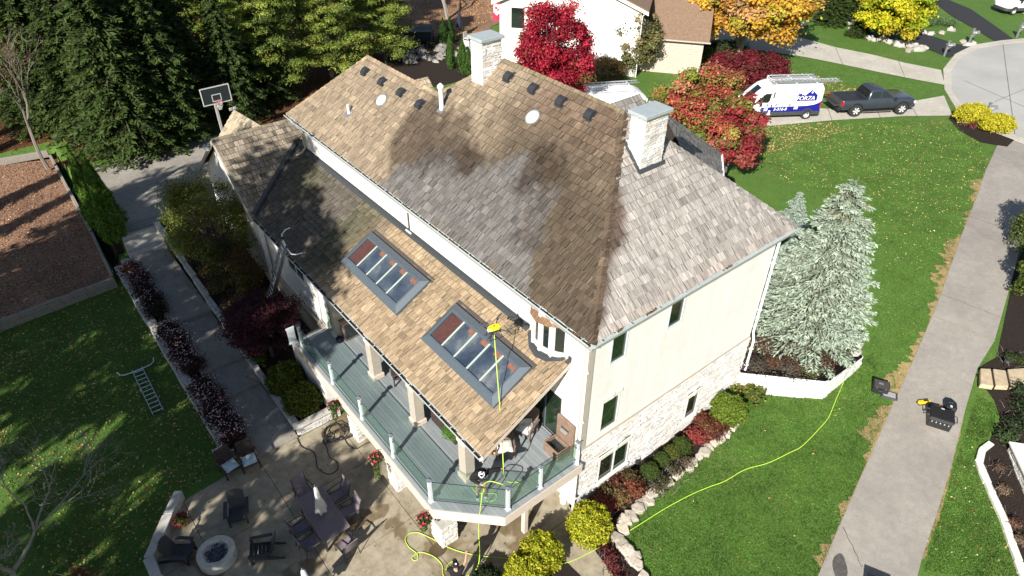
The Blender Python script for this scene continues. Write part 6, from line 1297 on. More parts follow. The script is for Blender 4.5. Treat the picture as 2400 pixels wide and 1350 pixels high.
def van(name, label, loc, rz, detail=True):
    t = thing(name, label, 'van', loc, rz); m = MB()
    F = {.34: 2.70, .5: 2.93, .75: 2.95, .95: 2.90, 1.08: 2.74, 1.2: 2.50, 1.3: 2.34, 1.5: 2.14, 1.75: 1.90, 2.0: 1.65, 2.22: 1.38, 2.36: 1.08, 2.44: .75, 2.49: .25}
    WD = lambda z: 1.02 if z < 1.35 else 1.02-.10*((z-1.35)/1.1)**1.3
    lv = [(z, -3.02+(.0 if z < 2.2 else (z-2.2)*.35), f, WD(z)-(0 if z < 2.3 else (z-2.3)*.55), .55 if z < 1.2 else .42, .10+(0 if z < 2.2 else (z-2.2)*.4)) for z, f in F.items()]
    low = [l for l in lv if l[0] <= .75]; loft(m, [(.62, -3.015, 2.945, 1.018, .55, .10)]+lv[2:]); m.build('body', 'van_white', t, smooth='auto')
    m = MB(); loft(m, [(.30, -2.95, 2.72, .96, .5, .1), (.36, -3.06, 2.94, 1.03, .56, .1), (.55, -3.08, 2.99, 1.035, .56, .1), (.66, -3.04, 2.97, 1.028, .56, .1)]); m.build('sill_band', 'bumper_dark', t, smooth='auto')
    # glass
    wg = MB(); fp = lambda z: np.interp(z, list(F), list(F.values())); zs = [1.30, 1.5, 1.75, 2.0, 2.18]; V = []
    for z in zs:
        w = WD(z)-.16
        for k in range(7): y = -w+2*w*k/6; V.append((fp(z)+.015-.16*(abs(y)/w)**2.5, y, z+.012))
    wg.add(V, [(i*7+k, i*7+k+1, (i+1)*7+k+1, (i+1)*7+k) for i in range(4) for k in range(6)]); wg.build('windscreen', 'glass_pane', t, smooth=True)
    for s in (1, -1):
        def fl(P, d=.012): return [(x, s*(WD(z)+d-(0 if z < 2.3 else .05)), z) for x, z in P]
        q = [(1.98, 1.36), (1.60, 1.36), (1.02, 1.33), (.92, 1.50), (.86, 1.98), (1.28, 1.98)]; e = (0, s*.01, 0)
        MB().extrude(fl(q)[::-s], e).build('side_window', 'glass_pane', t)
        MB().extrude(fl([(1.50, 1.34), (1.46, 1.34), (1.42, 1.96), (1.46, 1.96)], .024), e).build('window_divider', 'bumper_dark', t)
        MB().obox((1.62, s*1.20, 1.36), (.06, 0, 0), (0, .10, 0), (0, 0, .17)).obox((1.62, s*1.08, 1.28), (.04, 0, 0), (0, .06, 0), (0, 0, .03)).build('mirror', 'black_plastic', t, bevel=.03, seg=2)
        MB().extrude(fl([(2.78, .86), (2.36, .95), (2.30, 1.08), (2.52, 1.06), (2.74, .98)], -.05), (0, s*.06, 0)).build('headlight', 'lamp_clear', t)
        for x in (1.98, -2.06):
            a = [(x+.47*math.cos(th), .36+.47*math.sin(th)) for th in np.linspace(0, math.pi, 12)]; b = [(x+.40*math.cos(th), .36+.40*math.sin(th)) for th in np.linspace(math.pi, 0, 12)]
            MB().extrude(fl(a+b, .012), (0, s*.03, 0)).build('wheel_arch', 'bumper_dark', t); MB().extrude(fl([(x+.40*math.cos(th), .36+.40*math.sin(th)) for th in np.linspace(0, math.pi, 12)], .004), (0, s*.004, 0)).build('arch_recess', 'gutter_inside', t)
            wheel(t, x, s*.96, .35, .22, 'rim_silver', 0, s)
        MB().extrude(fl([(-2.98, .85), (-2.98, 1.25), (-2.90, 1.25), (-2.90, .85)], .0), (0, s*.02, 0)).build('tail_light', 'tail_red', t)
    # roof rack with ladders
    rk = MB()
    for x in (.6, -.9, -2.4):
        rk.bar((x, -.86, 2.60), (x, .86, 2.60), .06, .05)
        for y in (-.84, .84): rk.bar((x, y, 2.38), (x, y, 2.62), .05)
    rk.bar((.6, -.84, 2.62), (-2.5, -.84, 2.62), .04); rk.build('roof_rack', 'rack_white', t)
    if detail:
        fl = lambda P, d=.016: [(x, WD(z)+d, z) for x, z in P]
        MB().extrude(fl([(1.45, .62), (1.45, .98), (-.4, 1.00), (-1.9, 1.03), (-2.45, 1.10), (-2.80, 1.24), (-2.98, 1.42), (-2.98, .62)]), (0, .003, 0)).build('navy_stripe', 'van_navy', t)
        MB().extrude(fl([(.70, .60), (.80, .60), (.70, 2.08), (.58, 2.08)], .020), (0, .003, 0)).build('door_gap', 'gutter_inside', t)
        MB().extrude(fl([(.56, 1.02), (.56, 2.12), (-.95, 2.12), (-.95, 1.02)], .004), (0, .008, 0)).build('sliding_door', 'van_white', t)
        lg = MB(); lg.extrude(fl([(-1.05, 1.40), (-1.05, 1.78), (-1.32, 1.96), (-1.45, 1.86), (-1.62, 1.78), (-2.08, 2.18), (-2.55, 1.80), (-2.55, 1.40)], .020), (0, .003, 0)); lg.extrude(fl([(-1.14, 1.80), (-1.20, 1.80), (-1.20, 1.98), (-1.14, 1.98)], .021), (0, .002, 0)); lg.extrude(fl([(-1.0, 1.28), (-1.0, 1.30), (-2.2, 1.30), (-2.2, 1.28)], .018), (0, .002, 0)); lg.build('roof_logo', 'van_navy', t)
        for x, z in ((-1.36, 1.83), (-2.05, 1.93)): MB().extrude(fl([(x, z), (x-.11, z), (x-.13, z+.13), (x-.02, z+.13)], .027), (0, .002, 0)).build('logo_window', 'van_white', t)
        lettering('lettering', 'FORZA', 'van_white', facing(-1.02, WD(1.6)+.028, 1.44), .44, t, .15, .006, .003, space=.95)
        for tx, x, z, s_ in (('88', 1.28, .72, .30), ('5-516-0', .52, .73, .30), ('08', -.96, .79, .30)): lettering('lettering', tx, 'van_white', facing(x, WD(.8)+.024, z), s_, t, .22, .006, .003, space=1.04)
        MB().extrude(fl([(.36, 1.10), (.30, 1.48), (.05, 1.36), (-.30, 1.62), (-.72, 1.72), (-.93, 1.50), (-.80, 1.40), (-.45, 1.35), (-.2, 1.16), (.05, 1.12)], .020), (0, .002, 0)).build('decal_splash', 'decal_cyan', t)
        MB().extrude(fl([(.20, 1.50), (.1, 1.76), (-.35, 1.95), (-.86, 1.85), (-.93, 1.62), (-.4, 1.48)], .0185), (0, .001, 0)).build('decal_splash', 'decal_pale', t)
        for x, z, mt, r_ in ((-.12, 2.02, 'decal_orange', .075), (-.62, 1.12, 'decal_gold', .10), (.92, 2.05, 'decal_gold', .05), (-1.0, 2.02, 'mailbox_grey', .045), (-.12, 1.08, 'mailbox_grey', .05)):
            MB().extrude(fl([(x+r_*math.cos(a), z+r_*math.sin(a)) for a in np.linspace(0, 6.28, 13)[:-1]], .0225), (0, .002, 0)).build('sticker', mt, t)
        MB().obox((1.02, 1.045, 1.16), (.035, 0, 0), (0, .02, 0), (0, 0, .09)).build('handle', 'black_plastic', t, bevel=.01); MB().obox((.40, 1.045, 1.16), (.035, 0, 0), (0, .02, 0), (0, 0, .09)).build('handle', 'black_plastic', t, bevel=.01)
        MB().obox((.80, 1.05, .62), (.07, 0, 0), (0, .03, 0), (0, 0, .14)).obox((.84, 1.1, .47), (.13, 0, 0), (0, .05, 0), (0, 0, .03)).build('folding_step', 'van_white', t, bevel=.01)
    return t
def ladder(name, label, L, w, n, loc=(0, 0, 0), mats='aluminium', group=None, stand_off=False, sections=1):
    """an aluminium ladder lying along +x"""
    t = thing(name, label, 'ladder', loc, 0, group)
    for s in range(sections):
        z = .05*s; w_ = w-.07*s; x0 = .35*s
        for y in (-w_/2, w_/2): MB().box(x0, L-(.0 if s == 0 else .25), y-.016, y+.016, z-.04, z+.04).build('rail', mats, t)
        for k in range(n): x = x0+.18+k*(L-x0-.4)/(n-1); m = MB(); m.tube([(x, -w_/2, z), (x, w_/2, z)], .017, 6); m.build('rung', mats, t)
    return t
c, rz = place(G(1757, 283, .04), G(1886, 279, .04), 1.98, -2.06, .93, True)
vn = van('work_van', 'white and navy work van parked nose to the dogwood, a ladder on its rack', c, rz)
mw = Matrix.Translation(c) @ Matrix.Rotation(rz, 4, 'Z')
def on_van(o, x, y, z, a=0): o.matrix_world = mw @ Matrix.Translation((x, y, z)) @ Matrix.Rotation(a, 4, 'Z'); return o
ld = ladder('ladder', 'stacked aluminium extension ladders strapped to the roof of the lettered van', 5.2, .46, 16, sections=2); on_van(ld, .95, .50, 2.67, math.pi)
ld = ladder('ladder', 'short ladder on the far side of the lettered van roof', 3.4, .40, 10); on_van(ld, .55, -.55, 2.67, math.pi)
# pickup truck
def pickup(label, loc, rz):
    t = thing('pickup_truck', label, 'pickup truck', loc, rz); m = MB(); xb, xf = -2.92, 2.90
    loft(m, [(.52, xb+.05, xf-.10, .94, .38, .12), (.60, xb, xf-.02, .985, .40, .12), (.85, xb, xf, 1.0, .42, .10), (1.05, xb, xf-.04, .985, .42, .10), (1.14, xb, xf-.14, .955, .40, .08), (1.20, xb+.01, xf-.45, .92, .40, .08)], cap=True); m.build('body', 'truck_grey', t, smooth='auto')
    m = MB(); loft(m, [(1.16, -.98, 1.35, .94, .42, .10), (1.30, -.98, 1.12, .90, .40, .10), (1.60, -.90, .70, .82, .36, .12), (1.82, -.80, .36, .745, .34, .14), (1.90, -.66, .10, .69, .30, .16), (1.93, -.5, -.05, .62, .28, .16)]); m.build('cab', 'truck_grey', t, smooth='auto')
    MB().box(-2.80, -1.05, -.80, .80, 1.19, 1.235).build('bed_cover', 'black_plastic', t, bevel=.015)
    for x in (-1.65, -2.22): MB().box(x-.01, x+.01, -.80, .80, 1.236, 1.24).build('cover_seam', 'gutter_inside', t)
    MB().box(-2.98, -2.86, -.80, .80, .62, 1.16).build('bed_opening', 'gutter_inside', t)
    MB().box(-3.45, -2.93, -.78, .78, .80, .88).build('tailgate', 'bumper_dark', t, bevel=.02); MB().box(-3.38, -3.0, -.70, .70, .885, .895).build('tailgate_liner', 'asphalt_new', t)
    MB().box(-3.10, -2.92, -.92, .92, .48, .70).build('bumper', 'black_plastic', t, bevel=.04); MB().box(2.72, 2.95, -.86, .86, .46, .70).build('bumper', 'black_plastic', t, bevel=.06); MB().box(2.86, 2.93, -.62, .62, .74, 1.0).build('grille', 'black_plastic', t, bevel=.03)
    hw = lambda z: np.interp(z, [1.16, 1.30, 1.60, 1.82, 1.9], [.94, .90, .82, .745, .69])
    xfz = lambda z: np.interp(z, [1.16, 1.30, 1.60, 1.82], [1.35, 1.12, .70, .36]); xbz = lambda z: np.interp(z, [1.16, 1.30, 1.60, 1.82], [-.98, -.98, -.90, -.80])
    V = []
    for z in (1.26, 1.45, 1.65, 1.80):
        w = hw(z)-.10
        for k in range(5): y = -w+2*w*k/4; V.append((xfz(z)+.012-.10*(abs(y)/w)**3, y, z+.01))
    MB().add(V, [(i*5+k, i*5+k+1, (i+1)*5+k+1, (i+1)*5+k) for i in range(3) for k in range(4)]).build('windscreen', 'glass_pane', t, smooth=True)
    MB().extrude([(xbz(z)-.012, y, z) for z, y in ((1.32, -.76), (1.32, .76), (1.78, .64), (1.78, -.64))], (-.008, 0, 0)).build('rear_window', 'glass_pane', t)
    for s in (1, -1):
        fl = lambda P, d=.010: [(x, s*(hw(z)+d), z) for x, z in P]; e = (0, s*.008, 0)
        MB().extrude(fl([(-.78, 1.30), (-.06, 1.30), (-.06, 1.74), (-.66, 1.74), (-.78, 1.55)])[::s], e).build('side_window', 'glass_pane', t); MB().extrude(fl([(.03, 1.30), (.90, 1.30), (.50, 1.64), (.34, 1.74), (.03, 1.74)])[::s], e).build('side_window', 'glass_pane', t)
        for x in (-.35, .55): MB().box(x-.11, x+.11, min(s*.985, s*1.012), max(s*.985, s*1.012), 1.05, 1.085).build('handle', 'chrome', t, bevel=.008)
        for x in (-.02, .98, -.98): MB().box(x-.006, x+.006, min(s*.98, s*1.003), max(s*.98, s*1.003), .62, 1.17).build('door_seam', 'gutter_inside', t)
        MB().obox((1.02, s*1.10, 1.30), (.07, 0, 0), (0, .11, 0), (0, 0, .10)).build('mirror', 'black_plastic', t, bevel=.03, seg=2)
        MB().box(-1.15, 1.15, min(s*.9, s*1.06), max(s*.9, s*1.06), .40, .45).build('side_step', 'black_plastic', t, bevel=.01)
        MB().box(-2.94, -2.80, min(s*.84, s*.985), max(s*.84, s*.985), .80, 1.14).build('tail_light', 'tail_red', t, bevel=.02); MB().box(2.62, 2.86, min(s*.62, s*.96), max(s*.62, s*.96), .84, 1.0).build('headlight', 'lamp_clear', t, bevel=.02)
        for x in (1.82, -1.78):
            a = [(x+.56*math.cos(th), .46+.56*math.sin(th)) for th in np.linspace(-.1, math.pi+.1, 14)]; b = [(x+.47*math.cos(th), .46+.47*math.sin(th)) for th in np.linspace(math.pi+.1, -.1, 14)]
            MB().extrude([(p[0], s*.95, p[1]) for p in a+b], (0, s*.11, 0)).build('wheel_arch', 'black_plastic', t); MB().extrude([(p[0], s*.99, p[1]) for p in b], (0, s*.014, 0)).build('arch_recess', 'gutter_inside', t)
            wheel(t, x, s*.93, .46, .30, spokes=6, side=s)
    MB().lathe([(.03, 0), (.02, .05), (0, .06)], 8, (-.55, -.15, 1.92)).build('antenna', 'black_plastic', t)
    return t
c, rz = place(G(2106, 269, .04), G(2000, 274, .04), 1.82, -1.78, .95, False)
pickup('dark grey lifted pickup truck with its tailgate down and a black bed cover', c, rz)
# second van behind the roof, and a white van cut by the top right corner
b = at(1462, 235, 1.55); van('work_van', 'white van half hidden between the red trees behind the roof ridge', (23.9, 21.2, 1.5), R(-28), False)
m2 = Matrix.Translation((23.9, 21.2, 1.5)) @ Matrix.Rotation(R(-28), 4, 'Z')
ld = ladder('ladder', 'grey ladder on the roof rack of the half hidden white van', 4.2, .42, 13); ld.matrix_world = m2 @ Matrix.Translation((1.4, .55, 2.68)) @ Matrix.Rotation(math.pi, 4, 'Z')
f_, r_ = at(2376, 32, 1.55), at(2440, 5, 1.55); c, rz = place(at(2372, 34, 1.55), at(2372, 34, 1.55)+np.array([3.5, -1.8, 0]), 1.98, -2.06, .93, True)
van('parked_van', 'white van cut off by the top right corner of the picture', c, rz, False)
# ------------------------------------------------------------------ the neighbouring house
Q = at(1486, 180, 1.5); nd = np.array([-.61, .79, 0]); nn_ = np.array([.79, .61, 0])   # along the white wall, and away from us
nh_ = thing('neighbour_house', 'white walled house with tan roof and brick entrance wing beyond the crimson maple', 'house')
ze = Q[2]+up_to(Q, 20)
def nP(a, b, z): p = Q+nd*a+nn_*b; return np.array([p[0], p[1], z])
LW = 11.5; pk = ze+2.4
m = MB(); m.extrude([nP(0, 0, 1.2), nP(LW, 0, 1.2), nP(LW, 0, ze), nP(LW/2, 0, pk), nP(0, 0, ze)], nn_*9); m.build('wall', 'siding_white', nh_)
for z in (Q[2]+.48*(ze-Q[2]), ze-.25):
    MB().extrude([nP(-.03, -.04, z), nP(LW, -.04, z), nP(LW, -.04, z+.22), nP(-.03, -.04, z+.22)], nn_*.04).build('trim_board', 'trim_cream', nh_)
MB().extrude([nP(-.03, -.05, 1.4), nP(.16, -.05, 1.4), nP(.16, -.05, ze), nP(-.03, -.05, ze)], nn_*.05).build('corner_board', 'trim_taupe', nh_)
MB().extrude([nP(-.015, .1, 1.4), nP(-.015, 8.9, 1.4), nP(-.015, 8.9, ze), nP(-.015, .1, ze)], nd*.01).build('side_wall', 'roof_brown', nh_)
for s in (0, 1):
    a0, a1 = (-.6, LW/2) if s == 0 else (LW+.6, LW/2); dz = (pk-ze)/(LW/2)*.6
    MB().extrude([nP(a0, -.45, ze-dz+.05), nP(a0, 9.4, ze-dz+.05), nP(a1, 9.4, pk+.05), nP(a1, -.45, pk+.05)], (0, 0, .14)).build('roof', 'roof_brown' if s == 0 else 'brick_tan', nh_)
    MB().extrude([nP(a0, -.47, ze-dz-.16), nP(a1, -.47, pk-.16), nP(a1, -.47, pk+.1), nP(a0, -.47, ze-dz+.1)], nn_*.06).build('rake_board', 'trim_cream', nh_)
m = MB(); m.tube([nP(-.5, -.4, ze-.15), nP(-.2, -.15, ze-.45), nP(-.12, -.1, ze-.6), nP(-.12, -.1, 1.5)], .05, 6); m.build('downspout', 'pvc_white', nh_)
MB().extrude([nP(9.3, -.05, 4.6), nP(10.6, -.05, 4.6), nP(10.6, -.05, 6.4), nP(9.3, -.05, 6.4)], nn_*.04).build('window', 'trim_cream', nh_); MB().extrude([nP(9.4, -.07, 4.7), nP(10.5, -.07, 4.7), nP(10.5, -.07, 6.3), nP(9.4, -.07, 6.3)], nn_*.03).build('pane', 'glass_pane', nh_)
zb = 1.5+2.9
m = MB(); m.extrude([nP(0, 1.6, 1.2), nP(-5.2, 1.6, 1.2), nP(-5.2, 1.6, zb), nP(0, 1.6, zb)], nn_*6); m.build('entrance_wall', 'brick_tan', nh_)
for k in range(14):
    z = 1.6+.2*k; o = MB()
    for j in range(9): a = -5.2+.58*j+(.29 if k % 2 else 0); o.extrude([nP(max(-5.2, a), 1.575, z), nP(min(0, a+.56), 1.575, z), nP(min(0, a+.56), 1.575, z+.185), nP(max(-5.2, a), 1.575, z+.185)], nn_*.02)
    q = o.build('brick_course', 'brick_tan', nh_); q['kind'] = 'stuff'
m = MB(); m.extrude([nP(.2, 1.2, zb-.05), nP(-5.6, 1.2, zb-.05), nP(-5.6, 4.8, zb+2.2), nP(.2, 4.8, zb+2.2)], (0, 0, .12)); m.build('entrance_roof', 'roof_brown', nh_)
for k in range(11):
    t_ = k/11; o = MB(); y0, y1 = 1.2+3.6*t_, 1.2+3.6*(t_+.095); z0, z1 = zb+.08+2.25*t_, zb+.07+2.25*(t_+.095)
    o.extrude([nP(.2, y0, z0), nP(-5.6, y0, z0), nP(-5.6, y1, z1-.02), nP(.2, y1, z1-.02)], (0, 0, .03)); o.build('shingle_course', 'roof_brown', nh_)
MB().extrude([nP(.0, 1.12, zb-.12), nP(-5.7, 1.12, zb-.12), nP(-5.7, 1.22, zb-.12), nP(.0, 1.22, zb-.12)], (0, 0, .1)).build('gutter', 'trim_taupe', nh_)
sheet('front_walk', PG((1560, 118), (1605, 112), (1618, 90), (1640, 60), (1660, 62), (1642, 110), (1640, 125), (1590, 128)), 'concrete', .05)
# flag on its pole
fp = at(1165, 28, 4.2)
fg = thing('house_flag', 'red and white banner hanging by the neighbour house at the top edge', 'flag', fp)
V = []; nx, nzv = 5, 7
for j in range(nzv):
    for i in range(nx): V.append((.9*(i/(nx-1)-.5)*(.88), .08*math.sin(i*1.4+j*.5), .75-1.5*j/(nzv-1)))
a_ = MB(); a_.add(V, [(j*nx+i, j*nx+i+1, (j+1)*nx+i+1, (j+1)*nx+i) for j in range(nzv-1) for i in range(nx-1)]); cl = a_.build('cloth', 'flag_red', fg, smooth=True); fg.rotation_euler = (0, 0, R(-45))
MB().extrude([(-.30, -.10, .66), (.30, -.10, .66), (.26, -.10, -.02), (0, -.10, -.28), (-.30, -.10, .0)], (0, -.01, 0)).build('white_panel', 'pvc_white', fg); MB().extrude([(-.2, -.12, .42), (-.08, -.12, .55), (.05, -.12, .40), (.0, -.12, .28), (-.14, -.12, .26)], (0, -.01, 0)).build('emblem', 'flag_red', fg); MB().extrude([(.04, -.12, .36), (.20, -.12, .30), (.16, -.12, .08), (.0, -.12, .10)], (0, -.01, 0)).build('emblem', 'mailbox_grey', fg)
MB().tube([(-.5, 0, .78), (1.5, .2, .3)], .02, 6).build('pole', 'rack_white', fg)
# hot tub, folded navy umbrella, chairs and rocks behind the house
ht = thing('hot_tub', 'black covered hot tub in the shade behind the house', 'hot tub', (22.9, 46.2, 1.5), R(-40))
MB().prism([(1.25*sx_, 1.15*sy_) for sx_, sy_ in ((-1, -1), (1, -1), (1, 1), (-1, 1))], 0, .80).build('cabinet', 'spa_side', ht, bevel=.06, seg=2); MB().prism([(-1.35, -1.25), (1.35, -1.25), (1.35, 1.25), (-1.35, 1.25)], .80, .93).build('cover', 'hot_tub_black', ht, bevel=.05, seg=2)
for k in range(-2, 3): MB().box(k*.48-.01, k*.48+.01, -1.17, -1.15, .05, .78).build('panel_seam', 'black_plastic', ht)
MB().box(-1.3, 1.3, -.015, .015, .93, .95).build('cover_fold', 'black_plastic', ht)
def folded_umbrella(label, loc, H, r, mat, base=True):
    t = thing('umbrella', label, 'umbrella', loc); MB().tube([(0, 0, 0), (0, 0, H)], .024, 8).build('pole', 'vent_black', t)
    n = 24; prof = [(.03, H-.04), (r*.35, H-.16), (r*.5, H*.72), (r*.78, H*.58), (r, H*.42), (r*.93, H*.41)]; m = MB(); V = []
    for q, (rr_, z) in enumerate(prof):
        for k in range(n): a = 2*math.pi*k/n; f = 1+.28*math.sin(a*6+q*.3)*(q/5); V.append((rr_*f*math.cos(a), rr_*f*math.sin(a), z))
    m.add(V, [(i*n+k, i*n+(k+1) % n, (i+1)*n+(k+1) % n, (i+1)*n+k) for i in range(len(prof)-1) for k in range(n)]); m.build('canopy', mat, t, smooth=True)
    MB().lathe([(.03, -.02), (.045, .03), (.0, .07)], 10, (0, 0, H)).build('finial', 'vent_black', t)
    if base: MB().lathe([(.26, 0), (.26, .06), (.05, .1), (.04, .25)], 16).build('base', 'vent_black', t)
    return t
u_ = at(1078, 88, 1.5); folded_umbrella('folded navy umbrella standing beyond the far chimney', u_, 2.5, .32, 'canvas_navy')
rr = random.Random(17); pc = at(1010, 125, 1.45)
for i in range(34):
    a = rr.uniform(0, 6.28); q = rr.choice((1.0, 1.7, 2.4)); x, y = pc[0]+q*math.cos(a)*1.2, pc[1]+q*math.sin(a)*.9; s_ = rr.uniform(.28, .62)
    g_ = .7+.6*rr.random(); o = MB().blob((0, 0, 0), s_, s_*.8, s_*.5, seed=i+300, rough=.3, col=(.27*g_, .25*g_, .225*g_)).build('boulder', 'pale_rock', None, smooth='auto'); o.location = (x, y, h(x, y)+s_*.15); o.rotation_euler = (0, 0, rr.uniform(0, 6)); tag(o, 'rough grey boulder heaped round the dry rock pond behind the house', 'boulder', 'boulders round the rock pond')
for i, (u, v) in enumerate(((1096, 100), (1098, 118), (1090, 132))):
    p = at(u, v, 1.5); t = thing('patio_chair', 'grey metal patio chair left of the far chimney, %s' % ('rear one', 'middle one', 'front one')[i], 'chair', p, rr.uniform(0, 3), 'grey patio chairs by the neighbour patio')
    MB().box(-.28, .28, -.28, .28, .40, .45).build('seat', 'canvas_grey', t, bevel=.01); MB().box(-.28, .28, .25, .30, .45, .95).build('backrest', 'canvas_grey', t, bevel=.01)
    for x in (-.26, .26):
        for y in (-.26, .26): MB().box(x-.015, x+.015, y-.015, y+.015, 0, .42).build('leg', 'rack_white', t)
# rocks and mailboxes by the upper drives
for i, (u, v, s_) in enumerate(((1990, 55, .8), (2012, 62, .6), (1998, 72, .5), (2020, 80, .55), (2035, 92, .5), (2050, 96, .4), (2068, 95, .6), (2080, 100, .5), (2105, 108, .6), (2122, 107, .85), (2140, 112, .6), (2150, 118, .65), (2130, 120, .5), (2165, 116, .4), (1880, 60, .45), (2000, 66, .3), (2160, 78, .5), (2180, 82, .45), (2205, 80, .45), (2228, 72, .45), (2150, 72, .4), (2255, 100, .35), (2265, 108, .4), (2280, 104, .35))):
    p = at(u, v, 1.5); o = MB().blob((0, 0, 0), s_, s_*.7, s_*.55, seed=i+400, rough=.28, col=(.44, .42, .38) if i % 3 else (.36, .33, .28)).build('landscape_rock', 'pale_rock', None, smooth='auto'); o.location = (p[0], p[1], h(p[0], p[1])+.1); o.rotation_euler = (0, 0, i*1.1)
    tag(o, 'white rock at the foot of the mailbox past the black drive' if i > 20 else 'white rock edging the iris bed by the black drive' if i > 15 else 'pale rock heaped under the yellow maple by the upper drive' if 5 < i < 14 else 'grey rock below the dark junipers beside the upper drive', 'rock', 'rocks past the black drive' if i > 20 else 'rocks of the iris bed' if i > 15 else 'rocks under the yellow maple' if 5 < i < 14 else 'rocks below the junipers')
def mailbox(label, p, rz, num):
    t = thing('mailbox', label, 'mailbox', p, rz, 'grey street mailboxes'); MB().box(-.07, .07, -.07, .07, 0, 1.35).build('post', 'mailbox_grey', t, bevel=.01); MB().box(-.10, .10, -.10, .10, 1.35, 1.40).build('post_cap', 'mailbox_grey', t)
    m = MB(); pr = [(.16*math.cos(a), .10+.13*math.sin(a)) for a in np.linspace(0, math.pi, 9)]; m.extrude([(-.10, x, .95+z) for x, z in [(.16, .0)]+pr+[(-.16, .0)]], (.68, 0, 0)); m.build('box', 'mailbox_grey', t); MB().bar((.03, 0, .60), (.42, 0, .93), .07).build('brace', 'mailbox_grey', t)
    lettering('number', num, 'van_white', Matrix(((1, 0, 0, -.04), (0, 0, -1, -.172), (0, 1, 0, .96), (0, 0, 0, 1))), .17, t); return t
mailbox('grey mailbox on the grass tip between the two drives', G(2212, 132), R(-35), '5190'); mailbox('grey mailbox among white rocks past the black drive', G(2270, 102), R(-35), '5196'); mailbox('grey mailbox behind the yellow hedge at the street', G(2304, 284), R(-35), '5201'); mailbox('distant small mailbox at the right edge beyond the street', G(2382, 88), R(-35), '5208')

# ------------------------------------------------------------------ basketball hoop
bb = at(509, 241, 1.4+2.95); hp = thing('basketball_hoop', 'basketball hoop with clear white framed backboard on a grey pole', 'basketball hoop', (bb[0]+.05, bb[1]+.75, 1.4))
MB().box(-.08, .08, -.08, .08, 0, 3.2).build('pole', 'steel_grey', hp, bevel=.01); MB().bar((0, 0, 3.1), (0, -.7, 3.4), .10).bar((0, 0, 2.5), (0, -.7, 3.1), .06).build('arm', 'steel_grey', hp)
MB().box(-.91, .91, -.76, -.74, 2.92, 4.0).build('backboard', 'board_clear', hp)
fr = MB()
for x0, x1, z0, z1 in ((-.93, .93, 2.90, 2.95), (-.93, .93, 3.98, 4.03), (-.93, -.88, 2.95, 3.98), (.88, .93, 2.95, 3.98)): fr.box(x0, x1, -.79, -.72, z0, z1)
for x0, x1, z0, z1 in ((-.30, .30, 3.06, 3.11), (-.30, .30, 3.48, 3.53), (-.30, -.25, 3.11, 3.48), (.25, .30, 3.11, 3.48)): fr.box(x0, x1, -.772, -.762, z0, z1)
fr.build('frame', 'canvas_grey', hp)
ci = [(.23*math.cos(a), -1.02+.23*math.sin(a), 3.05) for a in np.linspace(0, 2*math.pi, 19)]; MB().tube(ci, .015, 5).box(-.08, .08, -.8, -.76, 2.98, 3.08).build('rim', 'rim_red', hp)
m = MB()
for k in range(14):
    a, b = 2*math.pi*k/14, 2*math.pi*(k+2)/14
    for c in (a, b): pass
    m.tube([(.23*math.cos(a), -1.02+.23*math.sin(a), 3.05), (.16*math.cos(b), -1.02+.16*math.sin(b), 2.80), (.11*math.cos(a), -1.02+.11*math.sin(a), 2.6)], .008, 3); m.tube([(.23*math.cos(b), -1.02+.23*math.sin(b), 3.05), (.16*math.cos(a), -1.02+.16*math.sin(a), 2.80), (.11*math.cos(b), -1.02+.11*math.sin(b), 2.6)], .008, 3)
m.build('net', 'net_white', hp)
MB().tube([(.25, .3, 0), (.2, .2, 1.0)], .05, 6) if False else None
fl = at(545, 255, 5.2); t = thing('flood_light', 'small grey twin flood light on the dormer peak', 'lamp', (fl[0], fl[1], fl[2])); MB().obox((-.1, 0, 0), (.10, 0, 0), (0, .05, 0), (0, 0, .09)).obox((.12, -.05, .03), (.10, 0, 0), (0, .05, 0), (0, 0, .09)).build('lamp_head', 'steel_grey', t, bevel=.02); MB().bar((0, .05, -.05), (.25, .45, -.2), .04).build('bracket', 'steel_grey', t)
p = onx(487, 342, -3.75); t = thing('flood_light', 'grey twin flood light at the peak of the low wing gable', 'lamp', p); MB().lathe([(.04, .1), (.12, 0), (.13, -.12), (0, -.12)], 12, (-.12, .06, 0)).lathe([(.04, .1), (.12, 0), (.13, -.12), (0, -.12)], 12, (-.10, -.16, 0)).build('lamp_head', 'steel_grey', t, smooth='auto'); MB().bar((-.1, -.05, .1), (.1, -.05, .1), .05).build('bracket', 'steel_grey', t)

